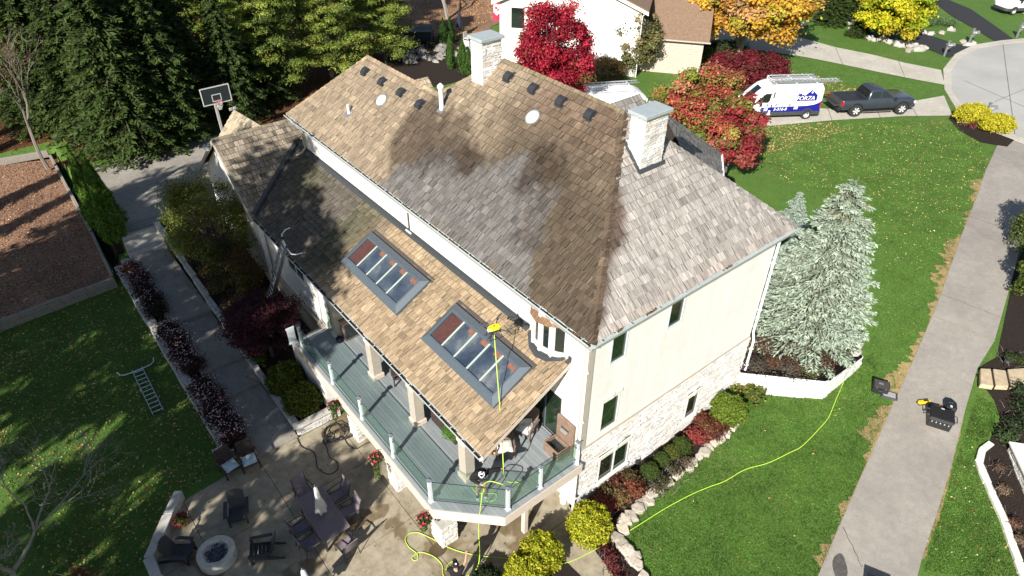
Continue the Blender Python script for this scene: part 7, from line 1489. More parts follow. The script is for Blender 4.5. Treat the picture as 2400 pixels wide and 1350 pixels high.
# ------------------------------------------------------------------ terrace furniture
PZ = .035
t = thing('fire_pit', 'round cast concrete fire pit with dark glass in its bowl', 'fire pit', (-11.0, 6.13, PZ))
MB().lathe([(.63, 0), (.63, .43), (.42, .43), (.42, .25)], 40).build('ring', 'limestone', t, bevel=.02); MB().lathe([(.415, .22), (.2, .27), (0, .28)], 24).build('fire_glass', 'fire_glass', t)
rr = random.Random(8); m = MB()
for k in range(90): a, q = rr.uniform(0, 6.28), .38*math.sqrt(rr.random()); m.blob((q*math.cos(a), q*math.sin(a), .28), .035, .03, .025, k, .3, 5, 4)
o = m.build('glass_chunks', 'fire_glass', t); o['kind'] = 'stuff'
MB().lathe([(.03, 0), (.03, .02), (0, .02)], 8, (.45, -.435, .22)).build('gas_key', 'gutter_inside', t)
def adirondack(label, loc, rz):
    t = thing('adirondack_chair', label, 'chair', loc, rz, 'charcoal adirondack chairs round the fire pit')   # faces +y
    for k in range(5): y = .32-.12*k; z = .36-.03*k; MB().obox((0, y, z), (.27, 0, 0), (0, .054, -.013), (0, 0, .011)).build('seat_slat', 'charcoal_wood', t)
    for k in range(7):
        x = -.27+.09*k; L = .78-.10*(abs(k-3)/3)**2; a = np.array([x*.85, -.22, .22]); d = np.array([x*.18, -.42, .91]); d /= np.linalg.norm(d); MB().obox(a+d*L/2, (.041, 0, 0), d*L/2, np.cross((1, 0, 0), d)*.011).build('back_slat', 'charcoal_wood', t)
    MB().bar((-.26, -.40, .56), (.26, -.40, .56), .07, .025).build('back_rail', 'charcoal_wood', t)
    for s in (-1, 1):
        MB().obox((s*.37, .02, .56), (.065, 0, 0), (0, .38, 0), (0, 0, .013)).build('arm', 'charcoal_wood', t, bevel=.008); MB().box(s*.30-.02, s*.30+.02, .30, .40, 0, .55).build('leg', 'charcoal_wood', t)
        MB().extrude([(s*.29-.012, .40, .38), (s*.29-.012, .40, .26), (s*.29-.012, -.62, 0), (s*.29-.012, -.74, 0), (s*.29-.012, -.70, .06), (s*.29-.012, -.25, .28)], (.024, 0, 0)).build('leg', 'charcoal_wood', t)
    MB().box(-.30, .30, .385, .41, .27, .39).build('apron', 'charcoal_wood', t); return t
a1 = adirondack('charcoal adirondack chair on the far side of the fire pit', (*at(562, 1212, 0)[:2], PZ), R(165)); a1.rotation_euler[2] = math.atan2(6.13-a1.location[1], -11.0-a1.location[0])-math.pi/2+R(25)
for uv, lab, tw in (((428, 1306), 'charcoal adirondack chair between fire pit and seat wall', 0), ((620, 1302), 'charcoal adirondack chair right of the fire pit with its back to the table', 8)):
    p = at(*uv, 0); dup(a1, lab, (p[0], p[1], PZ), math.atan2(6.13-p[1], -11.0-p[0])-math.pi/2+R(tw))
def flowerpot(name, label, loc, r, hh, fol, pet, n=500, pr=.35, potmat='terracotta', hang=False, trail=0, cat='potted plant', group=None):
    t = thing(name, label, cat, loc, 0, group); MB().lathe([(r*.7, 0), (r, hh), (r*1.05, hh), (r*.9, hh*.9), (0, hh*.9)], 14).build('pot', potmat, t, smooth='auto')
    g = np.random.default_rng(len(label)); d = g.normal(size=(n, 3)); d /= np.linalg.norm(d, axis=1, keepdims=True); d[:, 2] = np.abs(d[:, 2])*.9-.15; P = d*pr*g.uniform(.4, 1, (n, 1))+np.array([0, 0, hh+pr*.25]); quads('leaves', P, d+g.normal(size=(n, 3))*.4, g.normal(size=(n, 3)), .025, .05, palette(n, fol), 'foliage', t)
    k = max(4, n//(34 if hang else 14))
    if pet: Q_ = d[:k]*pr*1.03+np.array([0, 0, hh+pr*.28]); quads('blossoms', np.repeat(Q_, 3, 0)+g.normal(size=(3*k, 3))*.018, np.repeat(d[:k], 3, 0)+g.normal(size=(3*k, 3))*.5, g.normal(size=(3*k, 3)), .04, .042, palette(3*k, pet), 'petal', t)
    if trail: v = 260; a = g.uniform(0, 6.28, v); q = pr*.6; L = g.uniform(0, 1, v)**.7*trail; quads('vines', np.stack([np.cos(a)*q*.6-.05, np.sin(a)*q*.6, hh*.6-L], 1), g.normal(size=(v, 3)), g.normal(size=(v, 3)), .02, .04, palette(v, [(.10, .14, .03), (.14, .17, .05), (.07, .10, .02)]), 'foliage', t)
    return t
GF = [(.035, .075, .015), (.05, .10, .02), (.03, .055, .012)]
flowerpot('potted_flowers', 'low pot of crimson flowers beside the seat wall', (*at(432, 1232, 0)[:2], PZ), .16, .22, [(.05, .09, .02), (.10, .16, .03)], [(.30, .01, .05), (.38, .03, .10), (.22, .01, .03)], 420, .30)
def wicker_chair(name, label, loc, rz, wick, cush, group, big=1.0):
    t = thing(name, label, 'chair', loc, rz, group)   # faces +y
    MB().box(-.30, .30, -.28, .30, .30, .38).build('seat', wick, t, bevel=.015)
    m = MB(); m.extrude([(-.30, -.27, .36), (.30, -.27, .36), (.30, -.42, .98), (.22, -.435, 1.03), (-.22, -.435, 1.03), (-.30, -.42, .98)], (0, -.05, .012)); b = m.build('backrest', wick, t, bevel=.012)
    for k in range(9): f = (k+.5)/9; MB().bar((-.29, -.262-.155*f, .38+.62*f), (.29, -.262-.155*f, .38+.62*f), .022, .012).build('weave', wick, b)
    for s in (-1, 1):
        MB().box(s*.33-.04, s*.33+.04, -.38, .30, .58, .63).build('arm', wick, t, bevel=.015)
        for y in (-.30, .27): MB().box(s*.31-.025, s*.31+.025, y-.025, y+.025, 0, .58).build('leg', wick, t)
    if cush:
        m = MB(); n = 6; V = [(-.26+.52*i/n, -.22+.5*j/n, .38+.085+.02*math.cos(i*2.1)*math.cos(j*2.1)-.05*(i in (0, n) or j in (0, n))) for j in range(n+1) for i in range(n+1)]; m.add(V, [(j*(n+1)+i, j*(n+1)+i+1, (j+1)*(n+1)+i+1, (j+1)*(n+1)+i) for j in range(n) for i in range(n)]); m.box(-.26, .26, -.22, .28, .375, .41); m.build('cushion', cush, t, smooth='auto')
    return t
p = at(547, 1118, 0); w1 = wicker_chair('wicker_chair', 'brown wicker armchair with pale blue cushion at the end of the rose bed, left one', (p[0]+.05, p[1]+.25, PZ), R(188), 'dark_wicker', 'cushion_blue', 'wicker chairs by the rose bed')
p = at(592, 1104, 0); dup(w1, 'brown wicker armchair with pale blue cushion at the end of the rose bed, right one', (p[0]+.05, p[1]+.25, PZ), R(172))
p = at(532, 1078, .0); t = thing('side_table', 'pale square side table behind the wicker chairs', 'table', (p[0], p[1]+.1, PZ)); MB().box(-.36, .36, -.26, .26, .42, .47).build('tabletop', 'canvas_grey', t, bevel=.01)
for x in (-.3, .3):
    for y in (-.2, .2): MB().box(x-.03, x+.03, y-.03, y+.03, 0, .42).build('leg', 'canvas_grey', t)
lz = thing('lantern', 'dark metal lantern on the pale side table', 'lantern', (p[0]+.05, p[1]+.12, PZ+.47)); MB().lathe([(.11, 0), (.11, .02), (.08, .05), (.08, .24), (.12, .27), (.03, .36), (0, .38)], 10).build('frame', 'vent_black', lz)
# dining table, six sling chairs, folded umbrella
TX, TY = -7.52, 5.03
t = thing('dining_table', 'long mauve brown dining table on the shaded terrace', 'table', (TX, TY, PZ)); MB().box(-.52, .52, -1.10, 1.10, .70, .74).build('tabletop', 'table_mauve', t, bevel=.015)
for x in (-.42, .42):
    for y in (-.98, .98): MB().box(x-.035, x+.035, y-.035, y+.035, 0, .70).build('leg', 'vent_black', t)
MB().box(-.44, .44, -1.0, 1.0, .62, .70).build('apron', 'vent_black', t)
folded_umbrella('folded light grey umbrella standing through the dining table', (TX-.02, TY-.02, PZ), 2.3, .20, 'canvas_grey'); p = at(726, 1420, 0); folded_umbrella('folded bluish white umbrella cut by the bottom edge', (*at(735, 1415, 0)[:2], PZ), up_to((*at(735, 1415, 0)[:2], PZ), 1333), .22, 'canvas_white')
def sling_chair(label, loc, rz):
    t = thing('sling_chair', label, 'chair', loc, rz, 'mauve sling chairs round the dining table')
    m = MB(); pr = [(.30, .43), (.05, .40), (-.20, .38), (-.27, .45), (-.33, .70), (-.42, 1.0)]; n = 5; V = [(-.24+.48*i/(n-1), y-.02*math.sin(math.pi*i/(n-1)), z-.03*math.sin(math.pi*i/(n-1))) for y, z in pr for i in range(n)]; m.add(V, [(j*n+i, j*n+i+1, (j+1)*n+i+1, (j+1)*n+i) for j in range(len(pr)-1) for i in range(n-1)]); m.build('sling', 'sling_mauve', t, smooth=True)
    for s in (-1, 1):
        m = MB(); m.tube([(s*.26, *q) for q in pr], .018, 6); m.build('side_rail', 'vent_black', t); m = MB(); m.tube([(s*.30, -.32, .62), (s*.32, 0, .63), (s*.30, .28, .60)], .02, 6); m.build('arm', 'vent_black', t)
        MB().tube([(s*.30, .28, .60), (s*.28, .30, .40), (s*.28, .32, 0)], .016, 6).build('leg', 'vent_black', t); MB().tube([(s*.27, -.25, .5), (s*.28, -.34, 0)], .016, 6).build('leg', 'vent_black', t)
    MB().tube([(-.26, -.42, 1.0), (.26, -.42, 1.0)], .018, 6).build('top_rail', 'sling_mauve', t); return t
s1 = sling_chair('mauve sling chair at the far head of the dining table', (TX-.05, TY+1.42, PZ), R(185))
for (x, y, a, lab) in ((TX+.86, TY+.55, 95, 'mauve sling chair on the deck side of the table, farther one'), (TX+.84, TY-.30, 88, 'mauve sling chair on the deck side of the table, nearer one'), (TX-.84, TY+.15, -92, 'mauve sling chair on the fire pit side of the table, farther one'), (TX-.82, TY-.58, -86, 'mauve sling chair on the fire pit side of the table, nearer one'), (TX+.12, TY-1.45, 6, 'mauve sling chair at the near head of the dining table')): dup(s1, lab, (x, y, PZ), R(a))
# hanging baskets along the deck edge
for i, (x, y, z, lab) in enumerate(((-5.34, 7.91, 2.12, 'hanging flower basket over the coiled black hose'), (-5.34, 4.73, 2.12, 'hanging flower basket with a long trailing vine'), (-5.32, 1.65, 2.02, 'hanging flower basket at the corner of the deck'))):
    t = flowerpot('hanging_basket', lab, (x, y, z), .14, .16, GF, [(.60, .06, .10), (.66, .16, .17), (.50, .04, .07)], 560, .27, 'vent_black', True, (.55, .9, .35)[i], group='hanging flower baskets on the deck edge')
    MB().tube([(.28, 0, .52), (.05, 0, .62), (0, 0, .30)], .009, 4).build('hook', 'vent_black', t)

# ------------------------------------------------------------------ things on the deck
D = DZ
w2 = wicker_chair('wicker_armchair', 'brown wicker armchair with white seat cushion behind the man', (*at(1182, 1062, D)[:2], D), R(178), 'brown_wicker', 'cushion_white', 'wicker armchairs on the deck'); w2.rotation_euler[2] = R(150)
w3 = dup(w2, 'dark wicker armchair with a white throw in front of the glass door', (*at(1232, 1018, D)[:2], D), R(112))
th = MB(); rr = random.Random(3); n = 7; V = [(-.28+.5*i/n, .02*j-.2+.04*math.sin(i*2+j), .50+.16*math.exp(-((i-2)**2+(j-4)**2)/9)+.03*rr.random()+(.12 if i > 5 else 0)) for j in range(n+1) for i in range(n+1)]; V = [(x, -.25+.5*(k//(n+1))/n, z) for k, (x, y, z) in enumerate(V)]; th.add(V, [(j*(n+1)+i, j*(n+1)+i+1, (j+1)*(n+1)+i+1, (j+1)*(n+1)+i) for j in range(n) for i in range(n)]); o = th.build('throw', 'cushion_white', smooth=True); o.location = (w3.location[0], w3.location[1], D-.06); o.rotation_euler = (0, 0, R(60)); tag(o, 'rumpled white throw lying on the dark wicker armchair', 'blanket')
dk = wicker_chair('wicker_armchair', 'dark wicker armchair in the shade of the porch roof', (*at(938, 890, D)[:2], D), R(70), 'dark_wicker', None, 'wicker armchairs on the deck')
t = thing('bar_counter', 'dark wicker bar counter under the porch eave with towels on it', 'counter', (*at(1052, 1006, D)[:2], D), R(0)); MB().box(-.25, .25, -.75, .75, 0, .98).build('body', 'dark_wicker', t, bevel=.015); MB().box(-.29, .29, -.80, .80, .98, 1.02).build('top', 'charcoal_wood', t, bevel=.01)
for k in range(10): MB().box(-.262, -.25, -.74, .74, .06+.09*k, .11+.09*k).build('weave', 'dark_wicker', t)
tw = thing('towel', 'yellow and white towels draped over the bar counter', 'towel', (t.location[0]-.28, t.location[1]+.45, D+1.0)); MB().box(-.03, .3, -.24, .0, .025, .05).box(-.035, -.012, -.24, .0, -.16, .05).build('fold', 'pvc_white', tw, bevel=.01); MB().box(-.03, .3, .02, .2, .025, .05).box(-.035, -.012, .02, .2, -.26, .05).build('fold', 'tool_yellow', tw, bevel=.01)
def fern(label, loc, r, n=420):
    t = thing('fern', label, 'fern', loc); MB().lathe([(.10, -.2), (.14, 0), (.0, -.02)], 12).build('pot', 'vent_black', t, smooth='auto'); g = np.random.default_rng(4); P, T_, N_, = [], [], []
    for k in range(34):
        a = 2.4*k; L = r*g.uniform(.7, 1.1)
        for j in range(12): f = (j+1)/12; P.append((math.cos(a)*L*f, math.sin(a)*L*f, .25*math.sin(f*2.2)*r/.4-.22*f*f)); T_.append((-math.sin(a), math.cos(a), 0)); N_.append((math.cos(a)*.4, math.sin(a)*.4, 1))
    P, T_, N_ = map(np.array, (P, T_, N_)); n = len(P); quads('fronds', P, N_+g.normal(size=(n, 3))*.2, T_, .022, .075, palette(n, [(.07, .17, .02), (.10, .22, .03), (.05, .12, .02)]), 'foliage', t); return t
fern('bright green hanging fern beside the porch column', at(1062, 1012, D+.75), .40)
flowerpot('potted_flowers', 'terracotta pot of red and yellow flowers beside the wicker armchair', (*at(1150, 1062, D)[:2], D), .16, .24, GF, [(.70, .05, .05), (.75, .55, .05), (.72, .18, .16)], 420, .28); flowerpot('potted_flowers', 'pot of magenta flowers half hidden by the porch gutter', (*at(1112, 1058, D)[:2], D+.1), .15, .22, GF, [(.50, .05, .38), (.42, .04, .30)], 380, .24)
cb = at(828, 792, D); t = thing('cabinet', 'brown glass fronted cabinet against the sunroom wall', 'cabinet', (cb[0]+.05, cb[1]+.25, D), 0); MB().box(-.42, .42, -.28, .28, 0, .95).build('case', 'brown_wicker', t, bevel=.01); MB().box(-.36, .36, -.295, -.28, .12, .86).build('door', 'glass_pane', t); MB().box(-.46, .46, -.32, .32, .95, .99).build('top', 'dark_wicker', t, bevel=.01)
flowerpot('potted_plant', 'leafy plant in a white bowl on the cabinet', (cb[0]-.02, cb[1]+.2, D+.99), .17, .14, [(.07, .10, .03), (.10, .12, .04)], None, 240, .24, 'pvc_white')
t = thing('watering_can', 'dark green watering can beside the cabinet', 'watering can', (cb[0]-.55, cb[1]+.15, D)); MB().lathe([(.13, 0), (.14, .2), (.10, .24), (0, .24)], 14).build('can', 'canvas_navy', t, smooth='auto'); MB().tube([(.1, -.05, .08), (.28, -.12, .26)], .02, 6).build('spout', 'canvas_navy', t); MB().tube([(-.1, 0, .22), (-.03, 0, .36), (.08, 0, .24)], .012, 5).build('handle', 'canvas_navy', t)
fx_ = .0
t = thing('wall_fountain', 'rust brown wall fountain with a square basin on the sunny deck', 'fountain', (-.36, .74, D))
MB().box(.24, .33, -.48, .36, 0, 1.48).build('back_panel', 'rust_brown', t, bevel=.012); m = MB()
for x0, x1, y0, y1 in ((-.33, -.27, -.38, .38), (.17, .23, -.38, .38), (-.27, .17, -.38, -.32), (-.27, .17, .32, .38)): m.box(x0, x1, y0, y1, 0, .46)
m.build('basin', 'rust_brown', t, bevel=.01); MB().box(-.27, .17, -.32, .32, .02, .30).build('water', 'water_dark', t); MB().box(.13, .24, -.22, .08, .98, 1.01).build('spout', 'steel_grey', t); MB().box(.232, .24, -.25, .12, 1.0, 1.12).build('slot', 'gutter_inside', t)
# ------------------------------------------------------------------ ladders
g0, g1 = at(372, 969, .05), at(320, 862, .05); ln = ladder('ladder', 'aluminium ladder with white stand-off arms lying on the shaded lawn', 3.35, .42, 11, (g0[0], g0[1], .08)); ln.rotation_euler = (0, 0, math.atan2(g1[1]-g0[1], g1[0]-g0[0]))
def standoff(t, x, w, z=0, out=.75):
    for s in (-1, 1):
        P = [(x, 0, z+.03), (x, s*.3, z+.03), (x+.03, s*.55, z+.03), (x+.16, s*.72, z+.03), (x+.42, s*.78, z+.03)]; MB().tube(P, .024, 6).build('stand_off_arm', 'rack_white', t, smooth='auto')
standoff(ln, 3.2, .42)
tp, ft = onx(667, 572, -3.82), at(628, 722, .45); v_ = tp-ft; L = np.linalg.norm(v_); ll = ladder('ladder', 'aluminium extension ladder leaning against the porch eave behind the maple', L+.2, .42, 15, ft, sections=2)
xd = v_/L; yd = np.array([0, 1., 0]); yd -= xd*(yd @ xd); yd /= np.linalg.norm(yd); zd = np.cross(xd, yd); ll.matrix_world = Matrix(((xd[0], yd[0], zd[0], ft[0]), (xd[1], yd[1], zd[1], ft[1]), (xd[2], yd[2], zd[2], ft[2]), (0, 0, 0, 1)))
for s in (-1, 1): MB().tube([(L-.1, 0, -.04), (L-.1, s*.28, -.05), (L-.08, s*.5, -.10), (L+.0, s*.62, -.28), (L+.05, s*.64, -.50)], .025, 6).build('stand_off_arm', 'rack_white', ll, smooth='auto')
for s in (-1, 1): MB().box(L+.1, L+.24, s*.21-.03, s*.21+.03, -.05, .05).build('rail_cap', 'canvas_navy', ll)

# ------------------------------------------------------------------ cases on the old drive
def case(name, label, p, rz, w, d, hh, lid=True, lid_open=True):
    t = thing(name, label, 'case', p, rz, None); m = MB(); m.box(-w/2, w/2, -d/2, d/2, 0, hh); m.build('body', 'black_plastic', t, bevel=.03, seg=2)
    MB().box(-w/2-.012, w/2+.012, -d/2-.012, d/2+.012, hh-.04, hh-.005).build('rim', 'black_plastic', t, bevel=.01)
    for x in (-w*.28, w*.28): MB().box(x-.04, x+.04, -d/2-.03, -d/2, hh-.12, hh-.02).build('latch', 'bumper_dark', t, bevel=.008)
    MB().tube([(-w*.15, -d/2, hh*.55), (-w*.13, -d/2-.06, hh*.55), (w*.13, -d/2-.06, hh*.55), (w*.15, -d/2, hh*.55)], .013, 6).build('handle', 'bumper_dark', t)
    return t
p = G(2060, 915); t = case('equipment_case', 'open black equipment case on the dry grass edge of the old drive', p, R(-62), .62, .48, .40); MB().box(-.29, .29, -.22, .22, .40, .405).build('foam', 'gutter_inside', t)
MB().box(-.12, .06, -.05, .05, .405, .43).build('tool', 'aluminium', t); MB().box(.02, .2, .04, .10, .405, .43).build('tool', 'bumper_dark', t)
p = G(2083, 928); t = thing('case_lid', 'grey case lid lying on the drive edge under the open black case', 'lid', p, R(-62)); MB().box(-.33, .33, -.24, .24, 0, .09).build('shell', 'bumper_dark', t, bevel=.04, seg=2); MB().box(-.24, .24, -.16, .16, .09, .094).build('panel', 'steel_grey', t)
p = G(2197, 992); t = thing('equipment_box', 'large black transport box with side handles on the old drive', 'box', p, R(-66)); MB().box(-.42, .42, -.34, .34, 0, .52).build('body', 'black_plastic', t, bevel=.02); MB().box(-.44, .44, -.36, .36, .52, .58).build('lid', 'black_fabric', t, bevel=.02)
MB().box(-.43, .43, -.375, -.355, .44, .50).build('trim_strip', 'bumper_dark', t)
for x in np.linspace(-.3, .3, 5): MB().box(x-.02, x+.02, -.36, -.34, .30, .36).build('rivet', 'steel_grey', t)
for s in (-1, 1):
    MB().tube([(s*.42, -.18, .5), (s*.56, -.18, .46), (s*.56, .18, .46), (s*.42, .18, .5)], .02, 6).build('handle', 'bumper_dark', t); MB().tube([(s*.42, -.12, .36), (s*.52, -.12, .32), (s*.52, .14, .32), (s*.42, .14, .36)], .015, 6).build('handle', 'black_plastic', t)
MB().box(-.06, .06, .26, .30, .58, .60).build('label_plate', 'canvas_grey', t)
p = G(2224, 955); t = thing('controller_case', 'black six sided controller case standing beside the transport box', 'case', p, R(-58)); MB().extrude([(-.2, -.28, .0), (.2, -.28, 0), (.24, .1, 0), (.12, .3, 0), (-.12, .3, 0), (-.24, .1, 0)], (0, 0, .24)).build('shell', 'black_plastic', t, bevel=.03, seg=2); MB().box(-.06, .02, -.24, -.14, .24, .27).build('white_knob', 'pvc_white', t, bevel=.01); MB().box(-.1, .1, .02, .06, .24, .26).build('grip', 'bumper_dark', t)
p = G(2178, 962); t = thing('hose_reel', 'orange and black hose reel in front of the transport box', 'reel', p, R(-40)); MB().lathe([(.17, -.08), (.17, .08), (.05, .08)], 16, (0, 0, .18)).build('drum', 'black_plastic', t, smooth='auto'); MB().box(.05, .40, -.07, .07, .12, .28).build('frame', 'tool_orange', t, bevel=.02)
p = G(2165, 945); t = thing('yellow_tool', 'bright yellow hand held tool lying on the old drive', 'tool', p, R(-30)); MB().prism([(-.26, -.08), (.22, -.10), (.27, 0), (.22, .10), (-.26, .08), (-.30, 0)], .02, .15).build('body', 'tool_yellow', t, bevel=.03, seg=2); MB().box(-.05, .16, -.03, .05, .15, .165).build('grip', 'black_plastic', t); MB().box(-.31, .28, -.115, .115, .0, .05).build('base', 'black_plastic', t, bevel=.02)
p = G(2052, 1388); case('equipment_case', 'black case cut by the bottom edge of the picture on the old drive', p, R(-66), .8, .6, .42)
disc = [(p[0], p[1]) for p in [G(1968+17*math.cos(a)*(1+.2*math.sin(2*a)), 1332+34*math.sin(a)) for a in np.linspace(0, 6.28, 20)[:-1]]]
sheet('damp_stain', disc, simple('damp_asphalt', (.085, .078, .072), .7, .3), .036, cell=1.0)
# small things by the house
p = G(1320, 1178); t = thing('white_bucket', 'small white bucket at the foot of the stone corner', 'bucket', (p[0], p[1], .04)); MB().lathe([(.12, 0), (.16, .3), (.17, .3), (.15, .28), (0, .27)], 16).build('pail', 'pvc_white', t, smooth='auto'); MB().tube([(-.16, 0, .29), (0, -.12, .20), (.16, 0, .29)], .008, 4).build('handle', 'steel_grey', t)
for u, v, lab in ((1492, 1092, 'black garden spotlight at the basement window sill'), (1368, 1143, 'dark wall lamp on the shaded stone by the downspout')):
    p = G(u, v); t = thing('garden_light', lab, 'lamp', (p[0], p[1], p[2])); MB().lathe([(.03, 0), (.03, .16), (.08, .18), (.09, .30), (0, .31)], 12).build('head', 'vent_black', t, smooth='auto')
p = G(2352, 862); t = thing('path_light', 'black mushroom path light in the mulch at the right edge', 'lamp', p); MB().tube([(0, 0, 0), (0, 0, .42)], .014, 6).build('stem', 'vent_black', t); MB().lathe([(.14, .40), (.10, .45), (.02, .48), (0, .48)], 16).build('shade', 'vent_black', t, smooth='auto')

# ------------------------------------------------------------------ hoses
def smooth_path(P, n=8):
    P = [np.asarray(p, float) for p in P]; P = [2*P[0]-P[1]]+P+[2*P[-1]-P[-2]]; out = []
    for i in range(1, len(P)-2):
        for k in range(n):
            t = k/n; a, b, c, d = P[i-1:i+3]; out.append(.5*((2*b)+(c-a)*t+(2*a-5*b+4*c-d)*t*t+(3*b-a-3*c+d)*t**3))
    return out+[P[-2]]
def hose(name, label, P, r, mat, n=8): return tag(MB().tube(smooth_path(P, n), r, 6).build(name, mat, smooth=True), label, 'hose')
def pat(*uv): return [np.array([*at(u, v, PZ)[:2], PZ+.02]) for u, v in uv]
def dkp(*uv): return [np.array([*at(u, v, D)[:2], D+.02]) for u, v in uv]
DR = at(1158, 770, 8.0)
HAND1 = at(1180, 1098, D+1.22); HAND2 = at(1132, 1138, D+.98)
RAILP = at(1128, 1196, D+.0)
up = [DR+(0, 0, -.22), DR+(HAND1-DR)*.3+(.02, .02, -.05), DR+(HAND1-DR)*.62+(.05, .03, -.12), DR+(HAND1-DR)*.85+(.02, 0, -.06), HAND1]
loops = dkp((1183, 1118), (1192, 1130), (1212, 1131), (1225, 1141), (1214, 1148), (1196, 1143))
down = [HAND2+(.25, -.02, .03), HAND2]
hose('hose', 'lime green hose hanging from the drone and looping over the deck', up+loops+[at(1180, 1136, D+.95)]+down+[HAND2+(-.05, -.1, -.15)]+dkp((1130, 1165), (1142, 1175), (1160, 1172), (1164, 1160), (1152, 1157), (1138, 1158), (1118, 1155), (1108, 1145), (1112, 1135)), .016, 'hose_green')
RT = at(1129, 1168, D+1.0); RT = np.array([RT[0], RT[1], D+1.03]); fall = [HAND2+(-.03, -.03, .0), RT, at(1122, 1235, 1.9), at(1124, 1290, .9), at(1122, 1320, .35)]+pat((1112, 1340), (1090, 1352), (1060, 1362))
hose('hose', 'lime green hose running from the raised hand over the glass rail down to the terrace', fall, .016, 'hose_green')
lawn = [G(u, v, .03) for u, v in ((1340, 1316), (1380, 1297), (1420, 1276), (1455, 1256), (1490, 1236), (1560, 1192), (1620, 1160), (1660, 1143), (1700, 1128), (1745, 1102), (1800, 1086), (1850, 1062), (1880, 1046), (1922, 1003), (1942, 978), (1960, 935), (1975, 900))]
HP2 = at(1094, 1298, 1.45)
hose('hose', 'lime green hose looping over the terrace and away across the sunny lawn', pat((1063, 1368), (1040, 1350), (1036, 1325), (1018, 1306), (990, 1295), (978, 1297), (966, 1307), (970, 1314), (979, 1311), (977, 1298), (958, 1282), (950, 1265), (958, 1252), (980, 1249), (1010, 1262), (1050, 1283), (1092, 1297), (1150, 1306), (1210, 1311), (1270, 1317), (1310, 1322))+lawn+[np.array([*at(1992, 845, 1.0)[:2], .95])], .016, 'hose_green', 6)
hose('hose', 'short bend of lime green hose beside the man at the bottom edge', pat((1045, 1336), (1052, 1322), (1062, 1318), (1058, 1345)), .016, 'hose_green')
rr = random.Random(2); cc = at(790, 1020, 0); coil = []
for k in range(70): a = k*.62; q = .42+.16*math.sin(k*.9)+.1*rr.random(); coil.append(np.array([cc[0]+q*math.cos(a)*1.0+.10*math.sin(k*.23), cc[1]+q*math.sin(a)*.72+.12*math.cos(k*.31), PZ+.02+.04*(k % 3)+.02*rr.random()]))
hose('hose', 'coiled black hose lying on the shaded terrace under the deck', pat((690, 1012), (698, 1030), (708, 1048), (735, 1060), (742, 1080), (745, 1098), (770, 1112), (790, 1102), (790, 1085), (772, 1070), (765, 1045), (762, 1030))+coil+pat((815, 1042), (835, 1052), (855, 1042), (880, 1033), (905, 1030)), .017, 'hose_black', 5)

# ------------------------------------------------------------------ the drone
t = thing('drone', 'yellow topped cleaning drone hovering over the porch roof with a hose', 'drone', DR, R(-10))
pr = [(-.20, -.06), (-.14, -.12), (.12, -.12), (.22, -.06), (.22, .06), (.12, .12), (-.14, .12), (-.20, .06)]
m = MB(); n = 8; V = [(x, y, .0) for x, y in pr]+[(x, y, .05) for x, y in pr]+[(x*.8, y*.75, .10) for x, y in pr]; m.add(V, [(i*n+k, i*n+(k+1) % n, (i+1)*n+(k+1) % n, (i+1)*n+k) for i in range(2) for k in range(n)]+[tuple(range(16, 24)), tuple(range(7, -1, -1))]); m.build('shell', 'drone_yellow', t, bevel=.01)
MB().box(-.17, .19, -.09, .09, -.10, .0).build('body', 'black_plastic', t, bevel=.02); MB().box(-.03, .04, -.008, .008, .101, .104).box(-.008, .024, -.03, .03, .101, .104).box(-.13, -.10, -.02, .02, .095, .101).build('top_mark', 'black_plastic', t)
for k, (x, y) in enumerate(((.30, .34), (.30, -.34), (-.30, .34), (-.30, -.34))):
    MB().tube([(x*.35, y*.25, .0), (x, y, .03)], .017, 6).build('arm', 'black_plastic', t); MB().lathe([(.035, 0), (.04, .05), (.02, .08), (0, .08)], 12, (x, y, .0)).build('motor', 'bumper_dark', t, smooth='auto')
    a = .5+k*1.1; m = MB()
    for s in (0, math.pi): m.obox((x+.12*math.cos(a+s), y+.12*math.sin(a+s), .085), (.115*math.cos(a+s), .115*math.sin(a+s), 0), (-.013*math.sin(a+s), .013*math.cos(a+s), .006), (0, 0, .002))
    m.build('propeller', 'vent_black', t)
    MB().tube([(x*.5, y*.35, -.06), (x*.72, y*.45, -.30)], .011, 5).build('leg', 'black_plastic', t)
for s in (-1, 1): MB().tube([(-.26, s*.155, -.30), (.26, s*.155, -.30)], .013, 5).build('skid', 'black_plastic', t)
MB().box(.15, .24, -.05, .05, -.17, -.09).build('camera_pod', 'black_plastic', t, bevel=.01); MB().box(-.22, -.19, -.05, .05, -.03, .02).build('battery_light', 'emblem_white', t); MB().box(-.10, -.04, -.105, -.09, -.05, -.01).build('blue_light', 'blue_light', t)
MB().tube([(.05, 0, -.10), (.05, 0, -.22), (.35, 0, -.24), (.72, .02, -.2)], .012, 6).build('spray_lance', 'aluminium', t)
